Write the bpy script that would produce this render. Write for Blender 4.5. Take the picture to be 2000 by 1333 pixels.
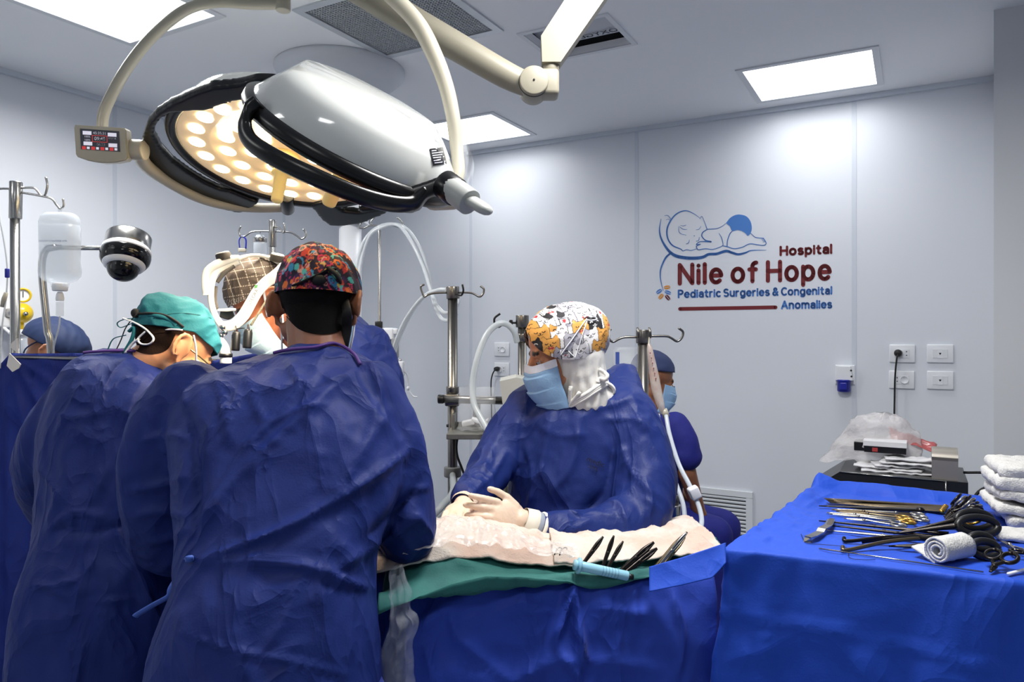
import bpy, bmesh, math, random
import numpy as np
from mathutils import Vector, Matrix
from mathutils.geometry import tessellate_polygon

random.seed(7)
rng = np.random.default_rng(7)
scene = bpy.context.scene
COL = scene.collection
for o in list(bpy.data.objects):
    bpy.data.objects.remove(o)

# ------------------------------------------------------------------ camera
F_PX, HOR, CAMZ = 1408.0, 650.0, 1.55       # focal length in px of a 2000 px frame, horizon row, eye height
CEIL = 2.75
cam_d = bpy.data.cameras.new('camera')
cam_d.sensor_width = 36.0
cam_d.lens = 36.0 * F_PX / 2000.0
cam_d.shift_y = -(666.5 - HOR) / 2000.0
cam_d.clip_start = 0.05
cam = bpy.data.objects.new('camera', cam_d)
cam.location = (0, 0, CAMZ)
cam.rotation_euler = (math.pi / 2, 0, 0)
COL.objects.link(cam)
scene.camera = cam

# ------------------------------------------------------------------ light
world = bpy.data.worlds.new('world')
world.use_nodes = True
world.node_tree.nodes['Background'].inputs[0].default_value = (0.5, 0.53, 0.6, 1)
world.node_tree.nodes['Background'].inputs[1].default_value = 0.15
scene.world = world
scene.view_settings.view_transform = 'Standard'
scene.view_settings.look = 'None'
scene.view_settings.gamma = 1.0
scene.view_settings.use_curve_mapping = False
scene.view_settings.exposure = 0.28
PANEL_POWER = 3.0           # glow of the ceiling light diffusers
PANEL_WATT = 1.35           # scale of the panels' watts
PANEL_SPREAD = 165.0        # prismatic diffusers keep the light off the walls' tops
LED_POWER = 9.0             # emission of each LED lens of the surgical lamps
LAMP_BEAM = 62.0            # beam of the surgical lamps (W)

# ------------------------------------------------------------------ helpers
def P(px, py, Y):
    return np.array([(px - 1000.0) / F_PX * Y, Y, CAMZ - (py - HOR) / F_PX * Y])
def G(px, py, h):
    Y = (CAMZ - h) * F_PX / (py - HOR)
    return P(px, py, Y)
def proj(V):
    V = np.asarray(V, float)
    Y = np.maximum(V[:, 1], 0.05)
    return np.stack([1000 + V[:, 0] / Y * F_PX, HOR - (V[:, 2] - CAMZ) / Y * F_PX], 1)
def ray_plane(px, py, c, n):
    d = np.array([(px - 1000.0) / F_PX, 1.0, -(py - HOR) / F_PX])
    o = np.array([0, 0, CAMZ])
    k = np.dot(np.asarray(c) - o, n) / np.dot(d, n)
    return o + k * d
def nrm(v):
    v = np.asarray(v, float)
    return v / (np.linalg.norm(v) + 1e-12)

def lin(c):
    c = np.asarray(c, float) / 255.0
    return np.where(c <= 0.04045, c / 12.92, ((c + 0.055) / 1.055) ** 2.4)

MATS = {}
def M(name, rgb=(200, 200, 200), rough=0.5, metal=0.0, bump=None, spec=0.5, emit=None, trans=0.0, alpha=1.0,
      coat=0.0, var=None, sheen=0.0, aniso=None, ior=1.45, sss=0.0, vcol=None, crease=None):
    if name in MATS:
        return MATS[name]
    m = bpy.data.materials.new(name)
    m.use_nodes = True
    nt = m.node_tree
    b = nt.nodes['Principled BSDF']
    col = tuple(lin(rgb)) + (1,)
    b.inputs['Base Color'].default_value = col
    b.inputs['Roughness'].default_value = rough
    b.inputs['Metallic'].default_value = metal
    b.inputs['Specular IOR Level'].default_value = spec
    b.inputs['IOR'].default_value = ior
    b.inputs['Transmission Weight'].default_value = trans
    b.inputs['Alpha'].default_value = alpha
    b.inputs['Coat Weight'].default_value = coat
    b.inputs['Sheen Weight'].default_value = sheen
    if sss:
        b.inputs['Subsurface Weight'].default_value = sss
        b.inputs['Subsurface Radius'].default_value = (0.01, 0.004, 0.002)
    if emit:
        b.inputs['Emission Color'].default_value = tuple(lin(emit[0])) + (1,)
        b.inputs['Emission Strength'].default_value = emit[1]
    tc = nt.nodes.new('ShaderNodeTexCoord')
    if vcol:
        a = nt.nodes.new('ShaderNodeAttribute')
        a.attribute_name = vcol
        nt.links.new(a.outputs['Color'], b.inputs['Base Color'])
    if var:                                  # (scale, second colour, amount)
        nz = nt.nodes.new('ShaderNodeTexNoise')
        nz.inputs['Scale'].default_value = var[0]
        nz.inputs['Detail'].default_value = 4
        nt.links.new(tc.outputs['Object'], nz.inputs['Vector'])
        rp = nt.nodes.new('ShaderNodeValToRGB')
        rp.color_ramp.elements[0].position = 0.5 - var[2]
        rp.color_ramp.elements[1].position = 0.5 + var[2]
        rp.color_ramp.elements[0].color = col
        rp.color_ramp.elements[1].color = tuple(lin(var[1])) + (1,)
        nt.links.new(nz.outputs['Fac'], rp.inputs['Fac'])
        nt.links.new(rp.outputs['Color'], b.inputs['Base Color'])
    if bump:                                 # (scale, strength[, stretch])
        nz = nt.nodes.new('ShaderNodeTexNoise')
        nz.inputs['Scale'].default_value = bump[0]
        nz.inputs['Detail'].default_value = 5
        if len(bump) > 2:
            mp = nt.nodes.new('ShaderNodeMapping')
            mp.inputs['Scale'].default_value = bump[2]
            nt.links.new(tc.outputs['Object'], mp.inputs['Vector'])
            nt.links.new(mp.outputs['Vector'], nz.inputs['Vector'])
        else:
            nt.links.new(tc.outputs['Object'], nz.inputs['Vector'])
        bp = nt.nodes.new('ShaderNodeBump')
        bp.inputs['Strength'].default_value = bump[1]
        bp.inputs['Distance'].default_value = 0.01
        nt.links.new(nz.outputs['Fac'], bp.inputs['Height'])
        nt.links.new(bp.outputs['Normal'], b.inputs['Normal'])
    if crease:                               # crisp cloth creases: (scale, depth m, stretch)
        vo = nt.nodes.new('ShaderNodeTexNoise'); vo.noise_type = 'RIDGED_MULTIFRACTAL'
        vo.inputs['Scale'].default_value = crease[0]; vo.inputs['Detail'].default_value = 3.5; vo.inputs['Roughness'].default_value = 0.45
        vo.inputs['Offset'].default_value = 0.75; vo.inputs['Gain'].default_value = 2.2
        vo.inputs['Distortion'].default_value = 0.6
        mp = nt.nodes.new('ShaderNodeMapping'); mp.inputs['Scale'].default_value = crease[2]; mp.inputs['Rotation'].default_value = (0.0, 0.5, 0.0)
        nt.links.new(tc.outputs['Object'], mp.inputs['Vector']); nt.links.new(mp.outputs['Vector'], vo.inputs['Vector'])
        b2 = nt.nodes.new('ShaderNodeBump'); b2.inputs['Strength'].default_value = 1.0; b2.inputs['Distance'].default_value = crease[1]
        nt.links.new(vo.outputs['Fac'], b2.inputs['Height'])
        if bump: nt.links.new(bp.outputs['Normal'], b2.inputs['Normal'])
        nt.links.new(b2.outputs['Normal'], b.inputs['Normal'])
    MATS[name] = m
    return m

def tag(o, label=None, cat=None, group=None, kind=None):
    if label: o['label'] = label
    if cat: o['category'] = cat
    if group: o['group'] = group
    if kind: o['kind'] = kind
    return o

def join(*parts):
    V, Fs, n = [], [], 0
    for v, f in parts:
        v = np.asarray(v, float).reshape(-1, 3)
        V.append(v)
        Fs += [tuple(int(i) + n for i in q) for q in f]
        n += len(v)
    return np.concatenate(V), Fs

def mk(name, vf, mat, parent=None, smooth=True, label=None, cat=None, group=None, kind=None, auto=None, loc=None, cols=None):
    """one mesh object out of world-space vertices and faces"""
    V, Fs = vf
    V = np.asarray(V, float).reshape(-1, 3)
    if parent is None:
        o0 = np.array([(V[:, 0].min() + V[:, 0].max()) / 2, (V[:, 1].min() + V[:, 1].max()) / 2, V[:, 2].min()]) if loc is None else np.asarray(loc, float)
    else:
        o0 = np.zeros(3)
    me = bpy.data.meshes.new(name)
    me.from_pydata([tuple(v) for v in (V - o0)], [], [tuple(int(i) for i in f) for f in Fs])
    if cols is not None:
        at = me.color_attributes.new('print', 'FLOAT_COLOR', 'POINT')
        c4 = np.ones((len(V), 4))
        c4[:, :3] = cols
        at.data.foreach_set('color', c4.ravel())
    if smooth:
        me.polygons.foreach_set('use_smooth', [True] * len(me.polygons))
    me.update()
    ob = bpy.data.objects.new(name, me)
    COL.objects.link(ob)
    ob.location = o0
    if mat: me.materials.append(mat)
    if smooth and auto:
        me.set_sharp_from_angle(angle=math.radians(auto))
    if parent is not None:
        ob.parent = parent
        ob.matrix_parent_inverse = parent_world(parent).inverted()
    return tag(ob, label, cat, group, kind)

WORLD = {}
def parent_world(p):
    m = Matrix.Translation(p.location) if p.parent is None else Matrix.Identity(4)
    return m

def thing(name, loc, label, cat, group=None):
    e = bpy.data.objects.new(name, None)
    e.empty_display_size = 0.05
    e.location = tuple(float(x) for x in loc)
    COL.objects.link(e)
    return tag(e, label, cat, group)

# --- primitive shapes (vertices in world space, faces)
def box(c, s, ax=None, bev=0.0):
    """box with centre c, full size s, axes ax (3 rows)"""
    c = np.asarray(c, float); h = np.asarray(s, float) / 2
    A = np.eye(3) if ax is None else np.array([nrm(a) for a in ax])
    if bev <= 0:
        V = np.array([[x, y, z] for z in (-1, 1) for y in (-1, 1) for x in (-1, 1)]) * h
        Fs = [(0, 2, 3, 1), (4, 5, 7, 6), (0, 1, 5, 4), (2, 6, 7, 3), (0, 4, 6, 2), (1, 3, 7, 5)]
        return c + V @ A, Fs
    bm = bmesh.new()
    bmesh.ops.create_cube(bm, size=2)
    for v in bm.verts: v.co = Vector((v.co.x * h[0], v.co.y * h[1], v.co.z * h[2]))
    bmesh.ops.bevel(bm, geom=bm.edges[:], offset=min(bev, h.min() * 0.95), segments=3, affect='EDGES', profile=0.5)
    bm.verts.index_update()
    V = np.array([v.co[:] for v in bm.verts]); Fs = [tuple(v.index for v in f.verts) for f in bm.faces]
    bm.free()
    return c + V @ A, Fs

def frames(pts):
    """parallel-transport frames along a polyline"""
    pts = np.asarray(pts, float)
    T = np.gradient(pts, axis=0)
    T /= (np.linalg.norm(T, axis=1)[:, None] + 1e-12)
    n = np.cross(T[0], [0, 0, 1.0])
    if np.linalg.norm(n) < 1e-3: n = np.cross(T[0], [1.0, 0, 0])
    n = nrm(n)
    N = []
    for t in T:
        n = nrm(n - t * np.dot(n, t))
        N.append(n)
    N = np.array(N)
    return T, N, np.cross(T, N)

def spline(pts, n=8):
    """Catmull-Rom through pts (any number of columns)"""
    p = np.asarray(pts, float)
    p = np.vstack([2 * p[0] - p[1], p, 2 * p[-1] - p[-2]])
    out = []
    for i in range(1, len(p) - 2):
        for k in range(n):
            t = k / n
            out.append(0.5 * ((2 * p[i]) + (-p[i - 1] + p[i + 1]) * t + (2 * p[i - 1] - 5 * p[i] + 4 * p[i + 1] - p[i + 2]) * t * t
                              + (-p[i - 1] + 3 * p[i] - 3 * p[i + 1] + p[i + 2]) * t ** 3))
    out.append(p[-2])
    return np.array(out)

def tube(pts, r, seg=10, cap=True, flat=1.0, up=None):
    """tube along pts; r scalar or per point; flat scales the second section axis"""
    pts = np.asarray(pts, float)
    n = len(pts)
    r = np.broadcast_to(np.asarray(r, float), (n,))
    T, N, B = frames(pts)
    if up is not None:
        up = nrm(up)
        N = np.array([nrm(np.cross(up, t)) for t in T]); B = np.cross(T, N)
    a = np.linspace(0, 2 * np.pi, seg, endpoint=False)
    V = []
    for i in range(n):
        V.append(pts[i] + r[i] * (np.cos(a)[:, None] * N[i] + flat * np.sin(a)[:, None] * B[i]))
    V = np.concatenate(V)
    Fs = [(i * seg + j, i * seg + (j + 1) % seg, (i + 1) * seg + (j + 1) % seg, (i + 1) * seg + j) for i in range(n - 1) for j in range(seg)]
    if cap:
        Fs.append(tuple(range(seg))[::-1]); Fs.append(tuple((n - 1) * seg + j for j in range(seg)))
    return V, Fs

def capsule(a, ra, b, rb, seg=14, flat=1.0, up=None):
    """tapered limb with round ends"""
    a = np.asarray(a, float); b = np.asarray(b, float)
    d = nrm(b - a)
    pts, rr = [], []
    for k in (1.0, 0.92, 0.7, 0.38): pts.append(a - d * ra * k); rr.append(ra * math.sqrt(max(0.003, 1 - k * k)))
    for k in np.linspace(0, 1, 5): pts.append(a + (b - a) * k); rr.append(ra + (rb - ra) * k)
    for k in (0.38, 0.7, 0.92, 1.0): pts.append(b + d * rb * k); rr.append(rb * math.sqrt(max(0.003, 1 - k * k)))
    return tube(pts, rr, seg, True, flat, up)

def cyl(a, b, r, seg=20, r2=None, bev=0.0):
    a = np.asarray(a, float); b = np.asarray(b, float)
    r2 = r if r2 is None else r2
    d = nrm(b - a)
    if bev > 0:
        pts = [a, a + d * bev * 0.3, a + d * bev, b - d * bev, b - d * bev * 0.3, b]
        rr = [r - bev, r - bev * 0.3, r, r2, r2 - bev * 0.3, r2 - bev]
    else:
        pts = [a, b]; rr = [r, r2]
    pts = np.array(pts)
    n = np.cross(d, [0, 0, 1.0])
    if np.linalg.norm(n) < 1e-3: n = np.array([1.0, 0, 0])
    n = nrm(n); bb = np.cross(d, n)
    t = np.linspace(0, 2 * np.pi, seg, endpoint=False)
    V = np.concatenate([p + q * (np.cos(t)[:, None] * n + np.sin(t)[:, None] * bb) for p, q in zip(pts, rr)])
    m = len(pts)
    Fs = [(i * seg + j, i * seg + (j + 1) % seg, (i + 1) * seg + (j + 1) % seg, (i + 1) * seg + j) for i in range(m - 1) for j in range(seg)]
    Fs.append(tuple(range(seg))[::-1]); Fs.append(tuple((m - 1) * seg + j for j in range(seg)))
    return V, Fs

def lathe(c, axis, prof, seg=40, e1=None, a0=0, a1=2 * math.pi):
    """prof: list of (radius, height along axis)"""
    axis = nrm(axis)
    if e1 is None:
        e1 = np.cross(axis, [0, 0, 1.0])
        if np.linalg.norm(e1) < 1e-3: e1 = np.array([1.0, 0, 0])
    e1 = nrm(np.asarray(e1) - axis * np.dot(e1, axis)); e2 = np.cross(axis, e1)
    t = np.linspace(a0, a1, seg, endpoint=False)
    V = np.concatenate([np.asarray(c) + axis * h + max(r, 1e-4) * (np.cos(t)[:, None] * e1 + np.sin(t)[:, None] * e2) for r, h in prof])
    m = len(prof)
    Fs = [(i * seg + j, i * seg + (j + 1) % seg, (i + 1) * seg + (j + 1) % seg, (i + 1) * seg + j) for i in range(m - 1) for j in range(seg)]
    return V, Fs

def ell(c, r, ax=None, nu=20, nv=12):
    """ellipsoid"""
    A = np.eye(3) if ax is None else np.asarray(ax)
    V = [np.asarray(c, float) - A[2] * r[2]]
    for i in range(1, nv):
        ph = -math.pi / 2 + math.pi * i / nv
        for j in range(nu):
            th = 2 * math.pi * j / nu
            V.append(np.asarray(c) + A[0] * r[0] * math.cos(ph) * math.cos(th) + A[1] * r[1] * math.cos(ph) * math.sin(th) + A[2] * r[2] * math.sin(ph))
    V.append(np.asarray(c, float) + A[2] * r[2])
    Fs = [(0, 1 + (j + 1) % nu, 1 + j) for j in range(nu)]
    for i in range(nv - 2):
        for j in range(nu):
            Fs.append((1 + i * nu + j, 1 + i * nu + (j + 1) % nu, 1 + (i + 1) * nu + (j + 1) % nu, 1 + (i + 1) * nu + j))
    k = len(V) - 1; q = 1 + (nv - 2) * nu
    Fs += [(q + j, q + (j + 1) % nu, k) for j in range(nu)]
    return np.array(V), Fs

def prism(poly, d):
    """polygon (world points, planar) extruded by vector d"""
    poly = np.asarray(poly, float); n = len(poly)
    V = np.concatenate([poly, poly + np.asarray(d)])
    tris = tessellate_polygon([[Vector(p) for p in poly]])
    Fs = [tuple(t)[::-1] for t in tris] + [tuple(i + n for i in t) for t in tris]
    Fs += [(i, (i + 1) % n, n + (i + 1) % n, n + i) for i in range(n)]
    return V, Fs

def gridmesh(V, nu, nv, closed=False):
    """V laid out row by row: nv rows of nu"""
    Fs = []
    for i in range(nv - 1):
        for j in range(nu if closed else nu - 1):
            Fs.append((i * nu + j, i * nu + (j + 1) % nu, (i + 1) * nu + (j + 1) % nu, (i + 1) * nu + j))
    return np.asarray(V).reshape(-1, 3), Fs

def thick(vf, t):
    """give an open sheet thickness along its normals"""
    V, Fs = vf
    N = vnormals(V, Fs)
    n = len(V)
    V2 = np.concatenate([V, V - N * t])
    F2 = list(Fs) + [tuple(i + n for i in f)[::-1] for f in Fs]
    cnt = {}
    for f in Fs:
        for a, b in zip(f, f[1:] + f[:1]):
            cnt[(a, b)] = 1
    for (a, b) in cnt:
        if (b, a) not in cnt: F2.append((b, a, a + n, b + n))
    return V2, F2

def vnormals(V, Fs):
    V = np.asarray(V, float)
    q = np.array([(f[0], f[1], f[2], f[3] if len(f) > 3 else f[2]) for f in Fs if len(f) <= 4])
    n = np.cross(V[q[:, 2]] - V[q[:, 0]], V[q[:, 3]] - V[q[:, 1]])
    tri = q[:, 2] == q[:, 3]
    n[tri] = np.cross(V[q[tri, 1]] - V[q[tri, 0]], V[q[tri, 2]] - V[q[tri, 0]])
    N = np.zeros_like(V)
    for k in range(4): np.add.at(N, q[:, k], n)
    return N / (np.linalg.norm(N, axis=1)[:, None] + 1e-12)

def smooth_vf(vf, it=3, lam=0.5):
    V, Fs = vf
    V = np.array(V)
    E = set()
    for f in Fs:
        for a, b in zip(f, f[1:] + f[:1]): E.add((min(a, b), max(a, b)))
    E = np.array(list(E))
    deg = np.zeros(len(V)); np.add.at(deg, E[:, 0], 1); np.add.at(deg, E[:, 1], 1)
    for _ in range(it):
        S = np.zeros_like(V)
        np.add.at(S, E[:, 0], V[E[:, 1]]); np.add.at(S, E[:, 1], V[E[:, 0]])
        V = V + lam * (S / deg[:, None] - V)
    return V, Fs

def remesh(vf, voxel, it=2):
    """fuse overlapping closed shapes into one continuous skin"""
    V, Fs = vf
    me = bpy.data.meshes.new('tmp')
    me.from_pydata([tuple(v) for v in V], [], Fs)
    ob = bpy.data.objects.new('tmp', me)
    COL.objects.link(ob)
    md = ob.modifiers.new('r', 'REMESH'); md.mode = 'VOXEL'; md.voxel_size = voxel
    dg = bpy.context.evaluated_depsgraph_get()
    m2 = bpy.data.meshes.new_from_object(ob.evaluated_get(dg))
    n = len(m2.vertices)
    V2 = np.zeros(n * 3); m2.vertices.foreach_get('co', V2); V2 = V2.reshape(-1, 3)
    nl = len(m2.loops); li = np.zeros(nl, dtype=np.int32); m2.loops.foreach_get('vertex_index', li)
    st = np.zeros(len(m2.polygons), dtype=np.int32); m2.polygons.foreach_get('loop_start', st)
    tot = np.zeros(len(m2.polygons), dtype=np.int32); m2.polygons.foreach_get('loop_total', tot)
    F2 = [tuple(int(x) for x in li[s:s + t]) for s, t in zip(st, tot)]
    bpy.data.objects.remove(ob); bpy.data.meshes.remove(me); bpy.data.meshes.remove(m2)
    return smooth_vf((V2, F2), it) if it else (V2, F2)

# --- noise
_perm = rng.permutation(256)
_perm = np.concatenate([_perm, _perm, _perm])
_g = rng.normal(size=(256, 3)); _g /= np.linalg.norm(_g, axis=1)[:, None]
def pn(p):
    p = np.asarray(p, float)
    i = np.floor(p).astype(int); f = p - i; i &= 255
    u = f * f * f * (f * (f * 6 - 15) + 10)
    out = 0
    for dx in (0, 1):
        for dy in (0, 1):
            for dz in (0, 1):
                h = _perm[_perm[_perm[i[:, 0] + dx] + i[:, 1] + dy] + i[:, 2] + dz]
                d = np.sum(_g[h] * (f - np.array([dx, dy, dz])), axis=1)
                w = (u[:, 0] if dx else 1 - u[:, 0]) * (u[:, 1] if dy else 1 - u[:, 1]) * (u[:, 2] if dz else 1 - u[:, 2])
                out = out + w * d
    return out * 1.6
def crumple(p, s=8.0, octv=3):
    """sharp-edged creases like nonwoven cloth, about -1..1"""
    w = p + 0.05 * np.stack([pn(p * 5 + 11), pn(p * 5 + 37), pn(p * 5 + 71)], 1)
    o, a = 0, 1.0
    for k in range(octv):
        o = o + a * (0.42 - np.abs(pn(w * s + 13.7 * k)) * 1.5)
        s *= 1.9; a *= 0.5
    return o

def seg_dist(q, a, b):
    a = np.asarray(a, float); b = np.asarray(b, float)
    d = b - a
    t = np.clip(((q - a) @ d) / (d @ d + 1e-9), 0, 1)
    return np.linalg.norm(q - (a + t[:, None] * d), axis=1), t
def creases(V, N, strokes, side=True):
    """push a cloth surface out along folds. strokes: (points in px, width px, height m); where the strokes lie on the cloth is read in the photograph"""
    q = proj(V)
    view = V - np.array([0, 0, CAMZ]); view /= np.linalg.norm(view, axis=1)[:, None]
    face = np.clip(-(np.sum(view * N, 1)) * 2.5, 0, 1) if side else np.ones(len(V))
    d = np.zeros(len(V))
    for pts, w, h in strokes:
        pts = spline(pts, 5) if len(pts) > 2 else np.asarray(pts, float)
        best = np.full(len(V), 1e9); tt = np.zeros(len(V))
        for k in range(len(pts) - 1):
            dd, t = seg_dist(q, pts[k], pts[k + 1])
            m = dd < best
            best[m] = dd[m]; tt[m] = (k + t[m]) / (len(pts) - 1)
        env = np.clip(np.minimum(tt, 1 - tt) * 5 + 0.25, 0, 1)
        d += h * env * (np.exp(-np.abs(best) / w * 1.1) - 0.35 * np.exp(-(best / (2.6 * w)) ** 2))
    return V + N * (d * face)[:, None]

# ------------------------------------------------------------------ the room
TH = math.atan(1408 / 2521.0)
DR = np.array([math.cos(TH), -math.sin(TH), 0.0])       # along the wall with the sign
DL = np.array([-math.sin(TH), -math.cos(TH), 0.0])      # along the wall on the other side of the corner
CO = np.array([-1.19, 5.30, 0.0])                       # corner of the two walls
UP = np.array([0, 0, 1.0])
RM = (DR, DL, UP)
def R(t, s, z): return CO + DR * t + DL * s + UP * z
def wall_r(px, py, off=0.0): return ray_plane(px, py, CO + DL * off, DL)
def wall_l(px, py, off=0.0): return ray_plane(px, py, CO + DR * off, DR)
def ceil_p(px, py): return G(px, py, CEIL)

m_wall = M('wall_panel_white', (220, 224, 231), 0.32, bump=(60, 0.02), spec=0.4)
m_joint = M('wall_joint_white', (206, 212, 222), 0.4)
m_ret = M('wall_grey', (206, 208, 210), 0.5)
m_ceil = M('ceiling_white', (236, 238, 242), 0.75, bump=(90, 0.03))
m_floor = M('vinyl_floor', (128, 140, 152), 0.35, var=(14, (140, 152, 164), 0.2))
TR = 4.0      # the grey wall return starts here
SR = 0.82

def wallbox(name, t0, t1, s0, s1, z0, z1, mat, **k):
    return mk(name, box(R((t0 + t1) / 2, (s0 + s1) / 2, (z0 + z1) / 2), (t1 - t0, s1 - s0, z1 - z0), RM), mat, smooth=False, **k)

floor = wallbox('floor', -0.2, 6.2, -0.2, 7.2, -0.1, 0.0, m_floor, kind='structure')
wr = wallbox('wall_right', -0.2, TR + 0.3, -0.2, -0.012, 0, CEIL, m_joint, kind='structure')
for a, b in ((0, 1.05), (1.05, 2.20), (2.20, 3.355), (3.355, TR + 0.2)):
    mk('wall_panel', box(R((a + b) / 2, -0.006, CEIL / 2), (b - a - 0.006, 0.012, CEIL - 0.004), RM, 0.002), m_wall, wr, smooth=False)
    if a > 0:
        mk('joint_strip', box(R(a, 0.0005, CEIL / 2), (0.022, 0.003, CEIL - 0.004), RM, 0.001), m_joint, wr, smooth=False)
wl = wallbox('wall_left', -0.2, -0.012, -0.2, 7.2, 0, CEIL, m_joint, kind='structure')
sj = np.dot(wall_l(224, 400) - CO, DL)
edges = [0] + [sj + 1.15 * k for k in range(-1, 5)] + [7.0]
edges = sorted(e for e in edges if e >= 0)
for a, b in zip(edges[:-1], edges[1:]):
    mk('wall_panel', box(R(-0.006, (a + b) / 2, CEIL / 2), (0.012, b - a - 0.006, CEIL - 0.004), RM, 0.002), m_wall, wl, smooth=False)
    if a > 0:
        mk('joint_strip', box(R(0.0005, a, CEIL / 2), (0.003, 0.022, CEIL - 0.004), RM, 0.001), m_joint, wl, smooth=False)
rc = G(1941, 20, CEIL) * [1, 1, 0]
rt, rs = np.dot(rc - CO, DR), np.dot(rc - CO, DL)
mk('wall_return', prism([rc, R(6.2, rs, 0), R(6.2, -0.2, 0), R(rt + .09, -0.2, 0), R(rt + .075, 0, 0)], UP * CEIL), m_ret, smooth=False, kind='structure')
wallbox('wall_back', -0.2, 6.2, 7.0, 7.2, 0, CEIL, m_wall, kind='structure')
wallbox('wall_side', 6.0, 6.2, -0.2, 7.2, 0, CEIL, m_wall, kind='structure')

HATCH = (2.25, 2.60, 1.20, 1.495)     # open hatch in the ceiling (t0, t1, s0, s1)
VENT = (1.64, 2.17, 1.60, 2.08)
def rect(t0, t1, s0, s1, z): return [R(t0, s0, z), R(t1, s0, z), R(t1, s1, z), R(t0, s1, z)]
def ceiling_mesh():
    outer = rect(-0.2, 6.2, -0.2, 7.2, CEIL)
    loops = [outer, rect(*HATCH, CEIL)[::-1], rect(*VENT, CEIL)[::-1]]
    pts = [p for l in loops for p in l]
    tr = tessellate_polygon([[Vector(p) for p in l] for l in loops])
    V = np.array(pts); n = len(V)
    Fs = [tuple(t) for t in tr]
    V2 = np.concatenate([V, V + UP * 0.03])
    F2 = Fs + [tuple(i + n for i in t)[::-1] for t in Fs]
    for k, l in enumerate(loops):
        o = 4 * k
        F2 += [(o + i, o + (i + 1) % 4, n + o + (i + 1) % 4, n + o + i) for i in range(4)]
    return V2, F2
ceiling = mk('ceiling', ceiling_mesh(), m_ceil, smooth=False, kind='structure')
mk('trim_1', join(box(R(3, 0.012, CEIL - 0.012), (6, 0.024, 0.024), RM), ), m_joint, smooth=False, kind='structure')
mk('trim_2', box(R(0.012, 3.5, CEIL - 0.012), (0.024, 7, 0.024), RM), m_joint, smooth=False, kind='structure')

def rect_frame(t0, t1, s0, s1, z, w, h):
    """four bars round a rectangle, below z"""
    return join(box(R((t0 + t1) / 2, s0 - w / 2, z - h / 2), (t1 - t0 + 2 * w, w, h), RM), box(R((t0 + t1) / 2, s1 + w / 2, z - h / 2), (t1 - t0 + 2 * w, w, h), RM),
                box(R(t0 - w / 2, (s0 + s1) / 2, z - h / 2), (w, s1 - s0, h), RM), box(R(t1 + w / 2, (s0 + s1) / 2, z - h / 2), (w, s1 - s0, h), RM))
m_alu = M('satin_aluminium', (196, 200, 205), 0.35, 0.6)
m_pframe = M('light_frame_white', (214, 217, 222), 0.5)
m_diff = M('light_diffuser', (255, 255, 255), 0.4, emit=((246, 250, 255), PANEL_POWER))
LIGHTS = [(2.935, 3.465, 0.17, 0.65, 'square ceiling light panel above the wall sign'),
          (1.10, 1.60, 0.195, 0.66, 'square ceiling light panel behind the curved lamp arm'),
          (0.80, 1.32, 2.22, 2.70, 'large ceiling light panel beside the left wall'),
          (2.935, 3.465, 2.22, 2.70, 'added ceiling light panel above the instrument table, out of view'),  # extra panel outside the frame, added for more light from above
          (0.80, 1.32, 4.5, 4.98, 'added ceiling light panel in the unseen rear of the room by the left wall'),  # both rear panels are unseen extras that light the camera side
          (2.935, 3.465, 4.5, 4.98, 'added ceiling light panel in the unseen rear middle of the room')]
WATTS = (2.6, 2.6, 19.0, 22.0, 8.0, 8.0)     # the two panels close to the wall run dimmed
for (t0, t1, s0, s1, lab), watt in zip(LIGHTS, WATTS):
    e = thing('ceiling_light', R((t0 + t1) / 2, (s0 + s1) / 2, CEIL), lab, 'ceiling light', 'ceiling light panels')
    mk('frame', rect_frame(t0, t1, s0, s1, CEIL, 0.028, 0.006), m_pframe, e, smooth=False)
    mk('diffuser', box(R((t0 + t1) / 2, (s0 + s1) / 2, CEIL - 0.002), (t1 - t0, s1 - s0, 0.003), RM), m_diff, e, smooth=False)
    al = bpy.data.lights.new('panel_light', 'AREA'); al.shape = 'RECTANGLE'; al.size = t1 - t0; al.size_y = s1 - s0
    al.energy = PANEL_WATT * watt; al.spread = math.radians(PANEL_SPREAD); al.color = (1.0, 0.985, 0.96)
    ao = bpy.data.objects.new('panel_light', al); COL.objects.link(ao)
    ao.location = R((t0 + t1) / 2, (s0 + s1) / 2, CEIL - 0.006); ao.rotation_euler = (0, 0, -TH)
    ao.parent = e; ao.matrix_parent_inverse = parent_world(e).inverted()

# egg-crate air vent
e = thing('ceiling_vent', R(1.9, 1.84, CEIL), 'square metal grille air vent in the ceiling', 'air vent')
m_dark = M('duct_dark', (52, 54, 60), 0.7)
mk('frame', rect_frame(*VENT, CEIL, 0.032, 0.007), m_alu, e, smooth=False)
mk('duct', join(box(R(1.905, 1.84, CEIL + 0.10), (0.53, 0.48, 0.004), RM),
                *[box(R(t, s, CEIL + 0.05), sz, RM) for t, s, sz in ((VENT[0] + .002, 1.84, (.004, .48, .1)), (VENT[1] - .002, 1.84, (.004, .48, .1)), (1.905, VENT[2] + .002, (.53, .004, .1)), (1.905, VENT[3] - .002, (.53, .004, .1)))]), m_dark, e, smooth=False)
bars = [box(R(VENT[0] + 0.53 * (k + .5) / 40, 1.84, CEIL + 0.002), (0.0035, 0.478, 0.008), RM) for k in range(40)] + \
       [box(R(1.905, VENT[2] + 0.48 * (k + .5) / 36, CEIL + 0.002), (0.528, 0.0035, 0.008), RM) for k in range(36)]
mk('grille', join(*bars), M('grille_grey', (186, 190, 196), 0.45, 0.3), e, smooth=False, kind='stuff')

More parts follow.
